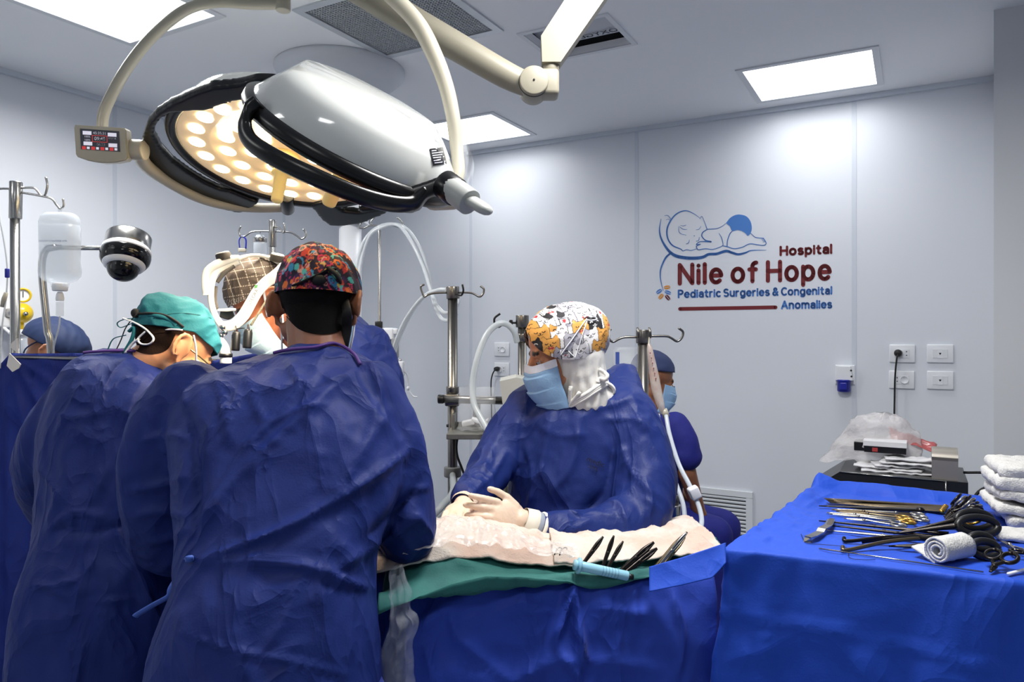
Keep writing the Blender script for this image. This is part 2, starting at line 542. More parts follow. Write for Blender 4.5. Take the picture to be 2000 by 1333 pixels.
# open hatch
e = thing('ceiling_hatch', R(2.42, 1.35, CEIL), 'open square hatch in the ceiling with pipes above it', 'hatch')
mk('frame', rect_frame(*HATCH, CEIL, 0.02, 0.005), m_pframe, e, smooth=False)
t0, t1, s0, s1 = HATCH
m_hat = M('hatch_sheet', (188, 192, 200), 0.45, 0.1)
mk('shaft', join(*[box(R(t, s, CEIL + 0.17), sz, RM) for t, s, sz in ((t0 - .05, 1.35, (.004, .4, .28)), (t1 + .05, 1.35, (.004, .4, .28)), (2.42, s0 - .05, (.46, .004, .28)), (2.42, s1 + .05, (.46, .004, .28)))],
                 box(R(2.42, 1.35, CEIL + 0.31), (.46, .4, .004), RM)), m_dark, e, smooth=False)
mk('cover_plate', box(R(2.42, 1.36, CEIL + 0.045), (0.36, 0.20, 0.006), (DR, nrm(DL + UP * 0.12), nrm(np.cross(DR, DL + UP * .12)))), m_hat, e, smooth=False)
mk('pipe', cyl(R(t0 - .03, 1.46, CEIL + .09), R(t1 + .03, 1.44, CEIL + .10), 0.016), m_alu, e)
mk('valve_handle', cyl(R(t0 + .06, 1.462, CEIL + .07), R(t0 + .17, 1.455, CEIL + .07), 0.014), M('valve_red', (176, 60, 50), 0.5), e, label='red valve handle')

def text_vf(txt, size, o, ex, ey, align='CENTER', bold=0.0):
    """flat lettering as mesh at o, along ex / ey"""
    cu = bpy.data.curves.new('t', 'FONT'); cu.body = txt; cu.size = size; cu.align_x = align; cu.align_y = 'CENTER'; cu.offset = bold; cu.resolution_u = 3
    ob = bpy.data.objects.new('t', cu); COL.objects.link(ob)
    dg = bpy.context.evaluated_depsgraph_get()
    m = bpy.data.meshes.new_from_object(ob.evaluated_get(dg))
    V = np.array([v.co[:] for v in m.vertices]).reshape(-1, 3); Fs = [tuple(p.vertices) for p in m.polygons]
    bpy.data.objects.remove(ob); bpy.data.curves.remove(cu); bpy.data.meshes.remove(m)
    return np.asarray(o) + V[:, :1] * np.asarray(ex) + V[:, 1:2] * np.asarray(ey), Fs
mk('lettering', text_vf('OXYGEN', 0.05, R(2.47, 1.285, CEIL + 0.030), -DR, -DL * -1), M('print_dark', (40, 40, 44), 0.6), e, smooth=False)

# wall vent low on the right-hand wall
e = thing('wall_vent', wall_r(1420, 1000), 'white slatted air grille low on the wall under the sign', 'air vent')
def wr_rect(x0, y0, x1, y1):
    a = wall_r(x0, y0); b = wall_r(x1, y1); return np.dot(a - CO, DR), np.dot(b - CO, DR), b[2], a[2]
ta, tb = np.dot(wall_r(1330, 1000) - CO, DR), np.dot(wall_r(1471, 1000) - CO, DR)
zt = wall_r(1430, 957)[2]; zb = zt - 0.36
m_vent = M('vent_white', (222, 226, 230), 0.4)
fw = 0.035
mk('frame', join(box(R((ta + tb) / 2, .008, zt - fw / 2), (tb - ta, .016, fw), RM, .003), box(R((ta + tb) / 2, .008, zb + fw / 2), (tb - ta, .016, fw), RM, .003),
                 box(R(ta + fw / 2, .008, (zt + zb) / 2), (fw, .016, zt - zb - 2 * fw), RM), box(R(tb - fw / 2, .008, (zt + zb) / 2), (fw, .016, zt - zb - 2 * fw), RM)), m_vent, e, smooth=False)
mk('backing', box(R((ta + tb) / 2, .002, (zt + zb) / 2), (tb - ta - .02, .003, zt - zb - .02), RM), m_dark, e, smooth=False)
ns = 14
for k in range(ns):
    z = zb + fw + (zt - zb - 2 * fw) * (k + .5) / ns
    mk('slat', box(R((ta + tb) / 2, .009, z), (tb - ta - 2 * fw, .012, .009), (DR, nrm(DL - UP * .5), nrm(UP + DL * .5))), m_vent, e, smooth=False)

# ------------------------------------------------------------------ sign on the wall
def ribbon(pts, off=0.0015):
    """flat stroke with round ends; pts (px, py, width px) in the photograph, laid onto the wall"""
    pts = np.asarray(pts, float)
    V, Fs = [], []
    def add(poly):
        b = len(V)
        for x, y in poly: V.append(wall_r(x, y, off))
        Fs.append(tuple(range(b, b + len(poly))))
    for i in range(len(pts) - 1):
        a, b = pts[i], pts[i + 1]
        d = b[:2] - a[:2]; L = math.hypot(*d)
        if L < 1e-6: continue
        n = np.array([-d[1], d[0]]) / L
        add([a[:2] + n * a[2] / 2, b[:2] + n * b[2] / 2, b[:2] - n * b[2] / 2, a[:2] - n * a[2] / 2])
    for p in pts:
        add([(p[0] + p[2] / 2 * math.cos(k * math.pi / 5), p[1] + p[2] / 2 * math.sin(k * math.pi / 5)) for k in range(10)])
    return np.array(V), Fs
def arc(cx, cy, rx, ry, a0, a1, n=12):
    return [(cx + rx * math.cos(math.radians(a0 + (a1 - a0) * k / n)), cy + ry * math.sin(math.radians(a0 + (a1 - a0) * k / n))) for k in range(n + 1)]
X = 0.70
GL = {
 'H': (.64, [[(0, 0), (0, 1)], [(.64, 0), (.64, 1)], [(0, .52), (.64, .52)]]),
 'N': (.66, [[(0, 0), (0, 1), (.66, 0), (.66, 1)]]),
 'P': (.55, [[(0, 0), (0, 1), (.25, 1)] + arc(.28, .73, .27, .27, 90, -90) + [(0, .46)]]),
 'S': (.56, [arc(.28, .75, .26, .25, 40, 180, 8) + arc(.28, .75, .26, .25, 180, 250, 4) + arc(.28, .26, .28, .26, 80, -140, 12)]),
 'C': (.6, [arc(.36, .5, .36, .5, 50, 310, 16)]),
 'A': (.7, [[(0, 0), (.35, 1), (.70, 0)], [(.13, .32), (.57, .32)]]),
 'a': (.48, [[(.05, .58)] + arc(.26, .48, .22, .22, 130, 0, 8) + [(.48, 0)], arc(.25, .20, .23, .20, 0, 360, 16)]),
 'c': (.46, [arc(.27, .35, .27, .35, 50, 310, 14)]),
 'd': (.54, [arc(.27, .35, .27, .35, 0, 360, 18), [(.54, 0), (.54, 1.0)]]),
 'e': (.52, [[(.02, .37), (.52, .37)] + arc(.27, .35, .27, .35, 5, 315, 16)]),
 'f': (.36, [arc(.36, .80, .20, .20, 90, 180, 6) + [(.16, 0)], [(0, .64), (.34, .64)]]),
 'g': (.54, [arc(.27, .35, .27, .35, 0, 360, 18), [(.54, .70), (.54, -.05)] + arc(.28, -.05, .26, .22, 0, -140, 8)]),
 'i': (.0, [[(0, 0), (0, .68)], [(0, .93), (0, .931)]]),
 'l': (.0, [[(0, 0), (0, 1.0)]]),
 'm': (.86, [[(0, 0), (0, .70)], arc(.215, .46, .215, .24, 180, 0, 10) + [(.43, 0)], arc(.645, .46, .215, .24, 180, 0, 10) + [(.86, 0)]]),
 'n': (.48, [[(0, 0), (0, .70)], arc(.24, .44, .24, .26, 180, 0, 10) + [(.48, 0)]]),
 'o': (.56, [arc(.28, .35, .28, .35, 0, 360, 20)]),
 'p': (.54, [arc(.27, .35, .27, .35, 0, 360, 18), [(0, .70), (0, -.28)]]),
 'r': (.30, [[(0, 0), (0, .70)], arc(.26, .44, .26, .26, 180, 85, 7)]),
 's': (.44, [arc(.22, .52, .20, .18, 40, 250, 10) + arc(.22, .19, .22, .19, 80, -140, 10)]),
 't': (.34, [[(.14, .92), (.14, .2)] + arc(.31, .19, .17, .19, 180, 280, 6), [(0, .66), (.32, .66)]]),
 'u': (.48, [[(0, .70)] + arc(.24, .26, .24, .26, 180, 360, 10) + [(.48, .70)], [(.48, .70), (.48, 0)]]),
 '&': (.62, [[(.62, 0), (.16, .66)] + arc(.30, .80, .17, .20, 200, -20, 10) + [(.12, .42)] + arc(.24, .23, .24, .23, 120, 300, 8) + [(.60, .45)]]),
}
def line_of_text(txt, x0, y0, x1, y1, cap, w, gap=.30, space=.55):
    adv, lay = 0, []
    for ch in txt:
        if ch == ' ': adv += space - gap; continue
        lay.append((adv, ch)); adv += GL[ch][0] + gap
    tot = adv - gap
    sx = (math.hypot(x1 - x0, y1 - y0) - w) / tot
    parts, words, last = [], [], None
    for a, ch in lay:
        if last is not None and a - last > 1e-6 and parts: words.append(join(*parts)); parts = []
        last = a + GL[ch][0] + gap
        for st in GL[ch][1]:
            pts = []
            for gx, gy in st:
                k = (a + gx) * sx + w / 2
                f = k / math.hypot(x1 - x0, y1 - y0)
                pts.append((x0 + (x1 - x0) * f, y0 + (y1 - y0) * f - w / 2 - gy * (cap - w), w))
            parts.append(ribbon(pts))
    return words + [join(*parts)]
def Z6(zx, zy): return 1260 + zx / 5.0, 390 + zy / 5.0
def zline(txt, zx0, zy0, zx1, zy1, cap, w, **k):
    a = Z6(zx0, zy0); b = Z6(zx1, zy1)
    return line_of_text(txt, a[0], a[1], b[0], b[1], cap / 5.0, w / 5.0, **k)
m_red = M('vinyl_maroon', (112, 24, 32), 0.45)
m_blu = M('vinyl_blue', (72, 124, 196), 0.45)
m_ora = M('vinyl_orange', (214, 140, 44), 0.45)
sign = thing('wall_sign', wall_r(1455, 605), 'blue and maroon hospital sign with a sleeping baby drawing on the wall', 'sign')
for wd in zline('Hospital', 1312, 554, 1828, 532, 102, 24): mk('lettering', wd, m_red, sign, smooth=False)
for wd in zline('Nile of Hope', 318, 842, 1820, 794, 222, 41, gap=.33, space=.62): mk('lettering', wd, m_red, sign, smooth=False)
for wd in zline('Pediatric Surgeries & Congenital', 318, 966, 1828, 930, 86, 18): mk('lettering', wd, m_blu, sign, smooth=False)
for wd in zline('Anomalies', 1326, 1074, 1828, 1066, 88, 19): mk('lettering', wd, m_blu, sign, smooth=False)
def zs(pts, **k):
    p = spline(pts, 5) if len(pts) > 2 else np.asarray(pts, float)
    p = np.array([(*Z6(a, b), max(c, 1.5) / 5.0) for a, b, c in p])
    return ribbon(p)
mk('underline_bar', ribbon([(*Z6(340, 1069), 7.2), (*Z6(1274, 1053), 7.2)]), m_red, sign, smooth=False)
BABY = [[(155, 190, 4), (140, 300, 12), (165, 400, 18), (230, 500, 26), (300, 550, 32), (400, 570, 32), (500, 572, 32), (570, 560, 28), (620, 535, 26), (700, 530, 26), (790, 503, 26), (850, 520, 24), (910, 535, 22), (980, 520, 16), (1040, 497, 10), (1185, 494, 3)],
 [(255, 520, 18), (200, 570, 18), (155, 670, 14), (148, 750, 11), (160, 830, 7), (178, 890, 4)],
 [(540, 185, 3), (470, 135, 6), (390, 108, 9), (300, 145, 12), (235, 230, 14), (212, 310, 15), (225, 390, 14), (270, 450, 14), (350, 485, 10), (368, 502, 7), (405, 490, 7), (450, 497, 6), (500, 482, 5)],
 [(190, 158, 3), (222, 156, 5), (250, 190, 6)], [(205, 200, 3), (225, 192, 4), (245, 202, 5)],
 [(535, 187, 4), (555, 165, 5), (580, 220, 5), (605, 290, 7)],
 [(330, 262, 4), (330, 310, 5), (352, 335, 5), (402, 348, 3)], [(340, 268, 4), (370, 290, 5), (408, 292, 3)], [(345, 252, 3), (375, 258, 4), (400, 248, 3)],
 [(498, 295, 4), (525, 290, 5), (545, 262, 4)], [(478, 355, 8), (482, 355, 8)], [(400, 434, 4), (425, 422, 6), (432, 395, 4)], [(497, 406, 4), (522, 400, 6), (530, 368, 4)],
 [(605, 290, 8), (650, 288, 7), (700, 283, 6), (750, 262, 5), (787, 234, 4)],
 [(605, 292, 8), (562, 322, 10), (555, 360, 10), (590, 398, 11), (642, 412, 16)],
 [(642, 412, 14), (560, 410, 8), (526, 416, 8), (500, 440, 8), (540, 436, 7), (502, 455, 8), (506, 476, 8), (522, 491, 8), (590, 480, 8), (660, 487, 7), (748, 456, 7), (760, 430, 7), (745, 370, 7), (720, 330, 4)],
 [(755, 452, 7), (800, 460, 9), (870, 480, 8), (950, 465, 8), (1020, 433, 8), (1100, 442, 8), (1160, 447, 8), (1182, 425, 8), (1155, 376, 7)],
 [(800, 455, 9), (805, 400, 9), (828, 335, 9), (852, 308, 7)], [(1000, 345, 6), (1020, 328, 6), (1040, 338, 6), (1080, 370, 7), (1152, 377, 7)],
 [(1138, 386, 4), (1160, 384, 5)], [(1142, 400, 4), (1167, 397, 5)], [(1150, 415, 4), (1174, 410, 5)]]
mk('baby_drawing', join(*[zs(s) for s in BABY]), m_blu, sign, smooth=False)
dia = spline([(790, 230), (830, 180), (880, 152), (930, 147), (990, 165), (1030, 215), (1042, 280), (1030, 328), (1003, 355), (985, 335), (950, 310), (900, 298), (850, 308), (830, 265), (790, 230)], 3)[:-1]
mk('diaper', prism([wall_r(*Z6(a, b), 0.0008) for a, b in dia], DL * 0.0008), m_blu, sign, smooth=False)
for zx, zy, an, mt in ((214, 858, 8, m_ora), (136, 898, 35, m_blu), (222, 908, -20, m_blu), (155, 948, 50, m_ora), (220, 958, -50, M('vinyl_dark_red', (96, 24, 34), .45))):
    ca, sa = math.cos(math.radians(an)), -math.sin(math.radians(an))
    for up in (1, -1):
        half = [(32 * math.cos(k * math.pi / 8), up * (3 + 15 * math.sin(k * math.pi / 8))) for k in range(9)]
        mk('leaf', prism([wall_r(*Z6(zx + a * ca - b * sa, zy + a * sa + b * ca), 0.0008) for a, b in half], DL * 0.0008), mt, sign, smooth=False)

# ------------------------------------------------------------------ sockets
m_plate = M('socket_white', (232, 234, 238), 0.25, coat=0.3)
m_hole = M('socket_black', (24, 24, 26), 0.5)
def socket(px, py, label, kind, cat='socket'):
    c = wall_r(px, py); t = np.dot(c - CO, DR); z = c[2]
    w, h = 0.112, 0.089
    e = thing('wall_socket', c, label, cat, 'white wall sockets')
    pl = mk('plate', box(R(t, .006, z), (w, .012, h), RM, .005), m_plate, e, auto=40)
    mk('insert', box(R(t, .012, z), (w * .56, .004, h * .48), RM, .001), M('socket_insert', (222, 224, 228), .4), pl, smooth=False)
    def hole(dt, dz, r=.0035): return cyl(R(t + dt, .0135, z + dz), R(t + dt, .0148, z + dz), r, 8)
    if kind == 'data':
        mo = mk('module', box(R(t, .0145, z), (.02, .002, h * .5), RM), m_plate, e, smooth=False)
        mk('jack', prism([R(t - .006, .0156, z + .004), R(t + .006, .0156, z + .004), R(t, .0156, z - .007)], DL * .0006), m_hole, mo, smooth=False)
    else:
        dt = .012 if kind == 'right' else -.012
        ou = mk('outlet', lathe(R(t + dt, .0135, z), DL, [(.0001, .002), (.016, .002), (.017, .005), (.0195, .005), (.0195, 0)], 24), m_plate, e)
        mk('pin_hole', join(hole(dt - .007, 0, .003), hole(dt + .007, 0, .003), hole(dt, .013, .0025), hole(dt, -.013, .0025)), m_hole, ou, smooth=False, kind='stuff')
        mk('pin_hole', join(hole(-dt * 1.6, .010, .0028), hole(-dt * 1.6, -.008, .0028)), m_hole, pl, smooth=False, kind='stuff')
    return e, t, z
socket(1762, 691, 'white double socket with a black plug in it, above another', 'left')
socket(1761, 742, 'white double socket crossed by a black cord', 'right')
socket(1836, 691, 'upper white data outlet right of the black plug', 'data', 'data outlet')
socket(1836, 743, 'lower white data outlet with small jack', 'data', 'data outlet')
socket(981, 683, 'empty white socket behind the tubing near the masts', 'right')
socket(981, 722, 'white socket with a black plug near the masts', 'left')
m_rubber = M('black_rubber', (22, 22, 24), 0.5)
def plug(px, py, cord_pts, label, r=.018):
    c = wall_r(px, py, 0.02)
    e = thing('power_plug', c, label, 'plug')
    mk('plug_body', lathe(c, DL, [(.001, .036), (r * .5, .036), (r * .85, .03), (r, .016), (r * 1.02, 0), (.001, 0)], 20), m_rubber, e)
    mk('cord', tube(spline(cord_pts, 10), .0042, 8), m_rubber, e)
plug(1754, 690, [wall_r(1754, 690, .05), wall_r(1751, 705, .06), wall_r(1748, 740, .05), wall_r(1747, 790, .05), wall_r(1746, 845, .06), wall_r(1745, 900, .10)], 'black plug with a thick cord hanging down behind the clear bag')
plug(972, 721, [wall_r(972, 721, .05), wall_r(966, 724, .06), wall_r(961, 735, .05), wall_r(959, 752, .04), wall_r(960, 800, .04), wall_r(962, 900, .05)], 'black plug with a cord beside the steel masts', .015)
# industrial socket
c = wall_r(1649, 742); t = np.dot(c - CO, DR); z = c[2]
e = thing('industrial_socket', c, 'white and blue industrial power socket on the wall', 'socket')
mk('housing', prism([R(t - .030, .0, z + .068), R(t + .032, .0, z + .068), R(t + .042, .0, z), R(t - .040, .0, z)], DL * .05), M('plastic_white', (230, 232, 236), .35), e, smooth=False)
mk('mount_plate', box(R(t + .004, .004, z + .025), (.092, .008, .10), RM, .003), MATS['plastic_white'], e, smooth=False)
m_iblue = M('socket_blue', (28, 36, 150), 0.35)
mk('socket_cup', lathe(R(t, .028, z - .06), UP, [(.001, .0), (.026, .0), (.031, .006), (.031, .05), (.036, .055), (.036, .062), (.001, .062)], 24), m_iblue, e)
mk('lid', box(R(t, .063, z - .03), (.032, .014, .036), RM, .004), m_iblue, e, smooth=False)
for dz, dt in ((.05, .035), (.02, .037)): mk('screw', cyl(R(t + dt, .05, z + dz), R(t + dt, .052, z + dz), .005, 8), m_hole, e)
# ------------------------------------------------------------------ surgical lamps
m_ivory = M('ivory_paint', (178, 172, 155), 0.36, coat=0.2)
m_blackp = M('lamp_black', (14, 14, 15), 0.28)
m_domew = M('lamp_white_gloss', (214, 216, 212), 0.12, coat=0.5)
m_lens = M('lamp_lens_plate', (236, 214, 178), 0.25, coat=0.4, emit=((255, 214, 156), .22))
m_led = M('led_lens', (255, 250, 235), 0.3, emit=((255, 232, 186), LED_POWER))
m_handle = M('handle_cream', (232, 208, 140), 0.45, sss=0.2)

# ceiling canopy (mounting dome)
cc = R(1.37, 1.66, CEIL)
cc = np.array([-0.783, 3.29, CEIL])
e = thing('ceiling_canopy', cc, 'round white dome canopy on the ceiling above the lamps', 'canopy')
mk('canopy_dome', lathe(cc, -UP, [(.001, .0), (.290, .0), (.292, .01), (.282, .03), (.255, .055), (.20, .07), (.12, .076), (.001, .077)], 56), M('canopy_white', (200, 204, 212), .5), e)
mk('stub', lathe(cc, -UP, [(.001, .07), (.09, .072), (.092, .105), (.05, .112), (.05, .17), (.001, .17)], 36), m_ivory, e)

def lamp_basis(c, ncos, tilt_deg, sign):
    """n = LED side normal. ncos = cosine between n and the direction to the eye, tilt of the major axis in view"""
    v = nrm(np.array([0, 0, CAMZ]) - c)
    r = nrm(np.cross(UP, v)); r = r if r[0] > 0 else -r
    u = np.cross(v, r); u = u if u[2] > 0 else -u
    a = math.radians(tilt_deg)
    e1 = nrm(math.cos(a) * r - math.sin(a) * u)
    down = nrm(-math.sin(a) * r - math.cos(a) * u)
    n = nrm(ncos * v + math.sqrt(1 - ncos ** 2) * down)
    e1 = nrm(e1 - n * np.dot(e1, n))
    return e1, np.cross(n, e1), n

LAMPB = {}
def surgical_lamp(c, R0, e1, e2, n, parent, rails, dome_h, facet=False):
    def Lp(rad, ang, w): return c + rad * (math.cos(math.radians(ang)) * e1 + math.sin(math.radians(ang)) * e2) + w * n
    hv, hf = lathe(c, -n, [(R0 * 1.03, -.004), (R0 * 1.03, .02), (R0 * 1.015, .045), (R0 * .955, dome_h * .74), (R0 * .86, dome_h * .92), (R0 * .72, dome_h * .985), (R0 * .4, dome_h * 1.03), (.001, dome_h * 1.04)], 96, e1)
    if facet:                                   # the casing is cut off slantwise at both ends and ridged along the top
        u_ = (hv - c) @ e1; h_ = (hv - c) @ -n; v_ = (hv - c) @ e2
        lim = np.minimum(.026 + (u_ + R0 * 1.03) * 1.25, .045 + (R0 * 1.03 - u_) * .75)
        lim = np.minimum(lim, dome_h * 1.04 + .010 - .10 * np.abs(v_))
        hv = hv + (-n) * (np.minimum(h_, lim) - h_)[:, None]
    mk('housing', (hv, hf), m_domew, parent)
    LAMPB['last'] = (hv, hf)
    mk('rim', lathe(c, n, [(R0 * .985, -.004), (R0 * .99, .006), (R0 * 1.02, .012), (R0 * 1.075, .010), (R0 * 1.10, -.002), (R0 * 1.09, -.022), (R0 * 1.02, -.026)], 72, e1), m_blackp, parent)
    mk('lens_plate', lathe(c, n, [(R0 * .99, .001), (R0 * .70, .003), (R0 * .695, .001), (R0 * .44, .003), (R0 * .435, .001), (R0 * .22, .002), (.001, .002)], 64, e1), m_lens, parent)
    k = 0
    lv, lf = lathe(np.zeros(3), UP, [(R0 * .074, .0), (R0 * .074, .003), (R0 * .06, .0045), (.001, .005)], 18)
    lme = None
    for cnt, rad, ph in ((6, .30, 15), (13, .55, 4), (20, .82, 9)):
        for j in range(cnt):
            p = Lp(R0 * rad, ph + 360 * j / cnt, .0025)
            if lme is None:
                o = mk('led', (np.zeros(3) + lv @ np.array([e1, e2, n]), lf), m_led, parent); lme = o.data
            else:
                o = bpy.data.objects.new('led', lme); COL.objects.link(o); o.parent = parent
            o.matrix_parent_inverse = parent_world(parent).inverted()
            o.location = p
    for rr in rails:
        pts = np.array([Lp(R0 * r, a, w) for a, r, w in spline(rr, 8)])
        mk('grip_rail', tube(pts, .021, 12, True, .62, n), m_blackp, parent)
    def plate(px, w0, th):
        poly = [ray_plane(x, y, c + n * w0, n) for x, y in px]
        return remesh(prism(poly, n * th), .0055, 2)
    mk('handle', lathe(c, n, [(.001, .0), (.048, .0), (.046, .035), (.028, .040), (.024, .055), (.030, .058), (.030, .066), (.020, .070), (.0175, .155), (.014, .160), (.001, .160)], 26, e1), m_handle, parent, label='cream sterile handle')
    lt = bpy.data.lights.new('lamp_beam', 'SPOT'); lt.energy = LAMP_BEAM; lt.color = (1.0, 0.86, 0.66); lt.spot_size = math.radians(75); lt.spot_blend = 0.7; lt.shadow_soft_size = R0 * .7
    lo = bpy.data.objects.new('lamp_beam', lt); COL.objects.link(lo); lo.location = c + n * .17
    lo.rotation_euler = Vector(-n).to_track_quat('Z', 'Y').to_euler()
    lo.parent = parent; lo.matrix_parent_inverse = parent_world(parent).inverted()
    return Lp, plate

# lamp turned towards the room, LEDs in view
YA = 2.25
cA = P(556, 304, YA)
e1, e2, nA = lamp_basis(cA, .469, 9.7, 1)
RA = 197 * YA / F_PX
sh = P(553, 5, 2.2); sh[2] = CEIL
lampA = thing('surgical_lamp', sh, 'surgical lamp with lit warm LEDs and open black grip rails on a bent ivory arm', 'surgical lamp')
if e2[2] > 0 and False: pass
LA, plateA = surgical_lamp(cA, RA, e1, e2, nA, lampA,
    [[(-42, 1.22, 0), (-30, 1.28, 0), (-10, 1.30, 0), (20, 1.30, 0), (45, 1.26, 0), (58, 1.18, 0), (66, 1.06, -.01)]], .11)
mk('grip_rail', plateA([(562, 146), (530, 141), (500, 140), (478, 147), (462, 151), (415, 155), (375, 170), (335, 188), (308, 206), (291, 226), (280, 258), (290, 300), (320, 340), (350, 360), (380, 376), (445, 400), (470, 405), (482, 402), (508, 384), (490, 378), (452, 362), (430, 358), (402, 345), (370, 325), (340, 302), (318, 278), (304, 252), (305, 236), (317, 218), (338, 206), (372, 203), (405, 203), (420, 197), (450, 186), (520, 176), (566, 180)], -.012, .026), m_blackp, lampA)
mk('grip_rail', plateA([(606, 390), (618, 402), (630, 418), (646, 430), (672, 431), (712, 424), (752, 407), (772, 392), (760, 386), (735, 399), (700, 405), (672, 402), (655, 390), (640, 382)], -.012, .026), m_blackp, lampA)
def gp(px, py, Y): return P(px, py, Y)
# overhead spindle and bent arm
mk('spindle', join(cyl(sh, P(553, 22, 2.2), .022, 24, bev=.003), lathe(sh, -UP, [(.001, 0), (.10, 0), (.09, .03), (.03, .045), (.001, .05)], 32)), m_ivory, lampA)
arm = spline([P(553, 8, 2.2), P(490, 8, 2.2), P(430, 4, 2.2), (P(375, 14, 2.2)), P(330, 42, 2.2), P(285, 85, 2.2), P(245, 138, 2.2), P(216, 190, 2.2), P(202, 225, 2.2), P(199, 268, 2.2)], 8)
mk('upper_arm', tube(arm, .0165, 14), m_ivory, lampA)
knee = P(268, 292, 2.2)
mk('knuckle', cyl(P(235, 291, 2.2), P(284, 294, 2.2), .031, 28, bev=.004), m_ivory, lampA)
arm = spline([P(272, 296, 2.22), P(284, 322, 2.3), P(325, 352, 2.42), P(385, 384, 2.52), P(440, 400, 2.58), P(500, 406, 2.62), P(570, 405, 2.62)], 8)
mk('lower_arm', tube(arm, np.linspace(.022, .017, len(arm)), 14), m_ivory, lampA)
mk('pivot', join(cyl(P(560, 384, 2.50), P(562, 410, 2.60), .024, 20, bev=.004)), m_blackp, lampA)
# control panel
pc = P(202, 283, 2.17)
ax = nrm(np.array([1, .10, -.03])); ay = nrm(np.cross(ax, [0, -.12, 1.0])); ay = ay if ay[1] < 0 else -ay; az = nrm(np.cross(ax, ay)); az = az if az[2] > 0 else -az
def CP(x, y, z): return pc + ax * x * .00154 + ay * y + az * z * .00154
outl = [(-47, 34), (43, 33), (47, 29), (49, -24), (44, -29), (25, -34), (0, -36), (-25, -33), (-44, -27), (-47, -22), (-49, 28)]
def inset(k): return [(x * k, z * k) for x, z in outl]
panel = mk('control_panel', join(prism([CP(x, -.02, z) for x, z in outl], ay * .034), prism([CP(x, .014, z) for x, z in inset(.97)], ay * .004)), m_ivory, lampA, smooth=False, label='ivory touch control panel')
m_scr = M('panel_screen', (58, 60, 66), .25, emit=((58, 60, 66), .25))
mk('screen', prism([CP(x, .0182, z) for x, z in ((-37, 27), (35, 26), (36, -13), (-36, -12))], ay * .001), m_scr, panel, smooth=False)
m_tile = M('screen_tile', (214, 212, 226), .3, emit=((214, 212, 226), .5))
m_trd = M('screen_red', (190, 60, 60), .3, emit=((190, 60, 60), .5))
def tile(x0, z0, x1, z1): return prism([CP(x, .0193, z) for x, z in ((x0, z1), (x1, z1), (x1, z0), (x0, z0))], ay * .0005)
for q in ((-32, 16, -16, 23), (14, 15, 30, 22), (-31, -4, -15, 3), (15, -5, 31, 2)): mk('screen_tile', tile(*q), m_tile, panel, smooth=False)
mk('screen_icon', join(*[tile(-34 + 17 * k, -12, -27 + 17 * k, -6) for k in range(4)], tile(-15, 15, 13, 16), tile(-15, 3, 13, 4), tile(-15, 3, -14, 16), tile(12, 3, 13, 16)), m_trd, panel, smooth=False)
mk('screen_icon', join(*[tile(-25 + 17 * k, -11, -20 + 17 * k, -6.5) for k in range(4)]), m_tile, panel, smooth=False)
for txt, x, z, s in (('45:35:31', -1, 20, .011), ('09:48', -1, 9.5, .014), ('06:23', 1, -1.5, .011), ('100%', -24, 12.5, .008), ('100%', -24, 6, .008), ('4500 K', 22, 11.5, .008)):
    mk('readout', text_vf(txt, s, CP(x, .0192, z), ax, az), m_tile, panel, smooth=False)

# lamp turned away, white back in view
YB = 1.72
cB = P(692, 287, YB)
e1, e2, nB = lamp_basis(cB, -.22, 24, 1)
RB = 200 * YB / F_PX
hubB = np.array([P(640, 0, 1.9)[0], 1.9, CEIL])
lampB = thing('surgical_lamp', hubB, 'surgical lamp seen from its glossy white domed back, on a curved ivory arm', 'surgical lamp')
sgn = 1.0
near = 90 if np.dot(e2, np.array([0, -1.0, 0])) > 0 else 270
def ang(a): return a if near == 270 else -a
LB, plateB = surgical_lamp(cB, RB, e1, e2, nB, lampB,
    [[(ang(165), 1.06, .0), (ang(150), 1.16, .03), (ang(110), 1.18, .04), (ang(60), 1.18, .04), (ang(30), 1.16, .03), (ang(18), 1.06, .0)]], .125, True)
def on_cyl(px, py, rad):
    # point of the sight line on the rail's cylinder round the lamp axis, near side
    d = nrm([(px - 1000.0) / F_PX, 1.0, -(py - HOR) / F_PX]); o = np.array([0, 0, CAMZ]) - cB
    dp = d - nB * np.dot(d, nB); op = o - nB * np.dot(o, nB)
    a_, b_, c_ = dp @ dp, 2 * dp @ op, op @ op - rad ** 2
    k = (-b_ - math.sqrt(max(b_ * b_ - 4 * a_ * c_, 0))) / (2 * a_)
    return cB + o + d * k
rp = spline([on_cyl(x, y, RB * q) for x, y, q in ((506, 200, 1.08), (487, 218, 1.13), (478, 246, 1.15), (490, 276, 1.15), (530, 304, 1.15), (595, 337, 1.15), (670, 370, 1.15), (725, 389, 1.15), (775, 399, 1.14), (808, 396, 1.12), (832, 374, 1.10))], 8)
mk('grip_rail', tube(rp, .0125, 14, True, 1.55, nB), m_blackp, lampB)
ye = rp[-6][1]
mk('rail_end', remesh(prism([P(x, y, ye - .012) for x, y in ((745, 386), (775, 372), (835, 352), (862, 342), (884, 348), (890, 372), (845, 380), (832, 385), (818, 406), (800, 413), (770, 410), (745, 404))], (0, .034, 0)), .005, 2), m_blackp, lampB)
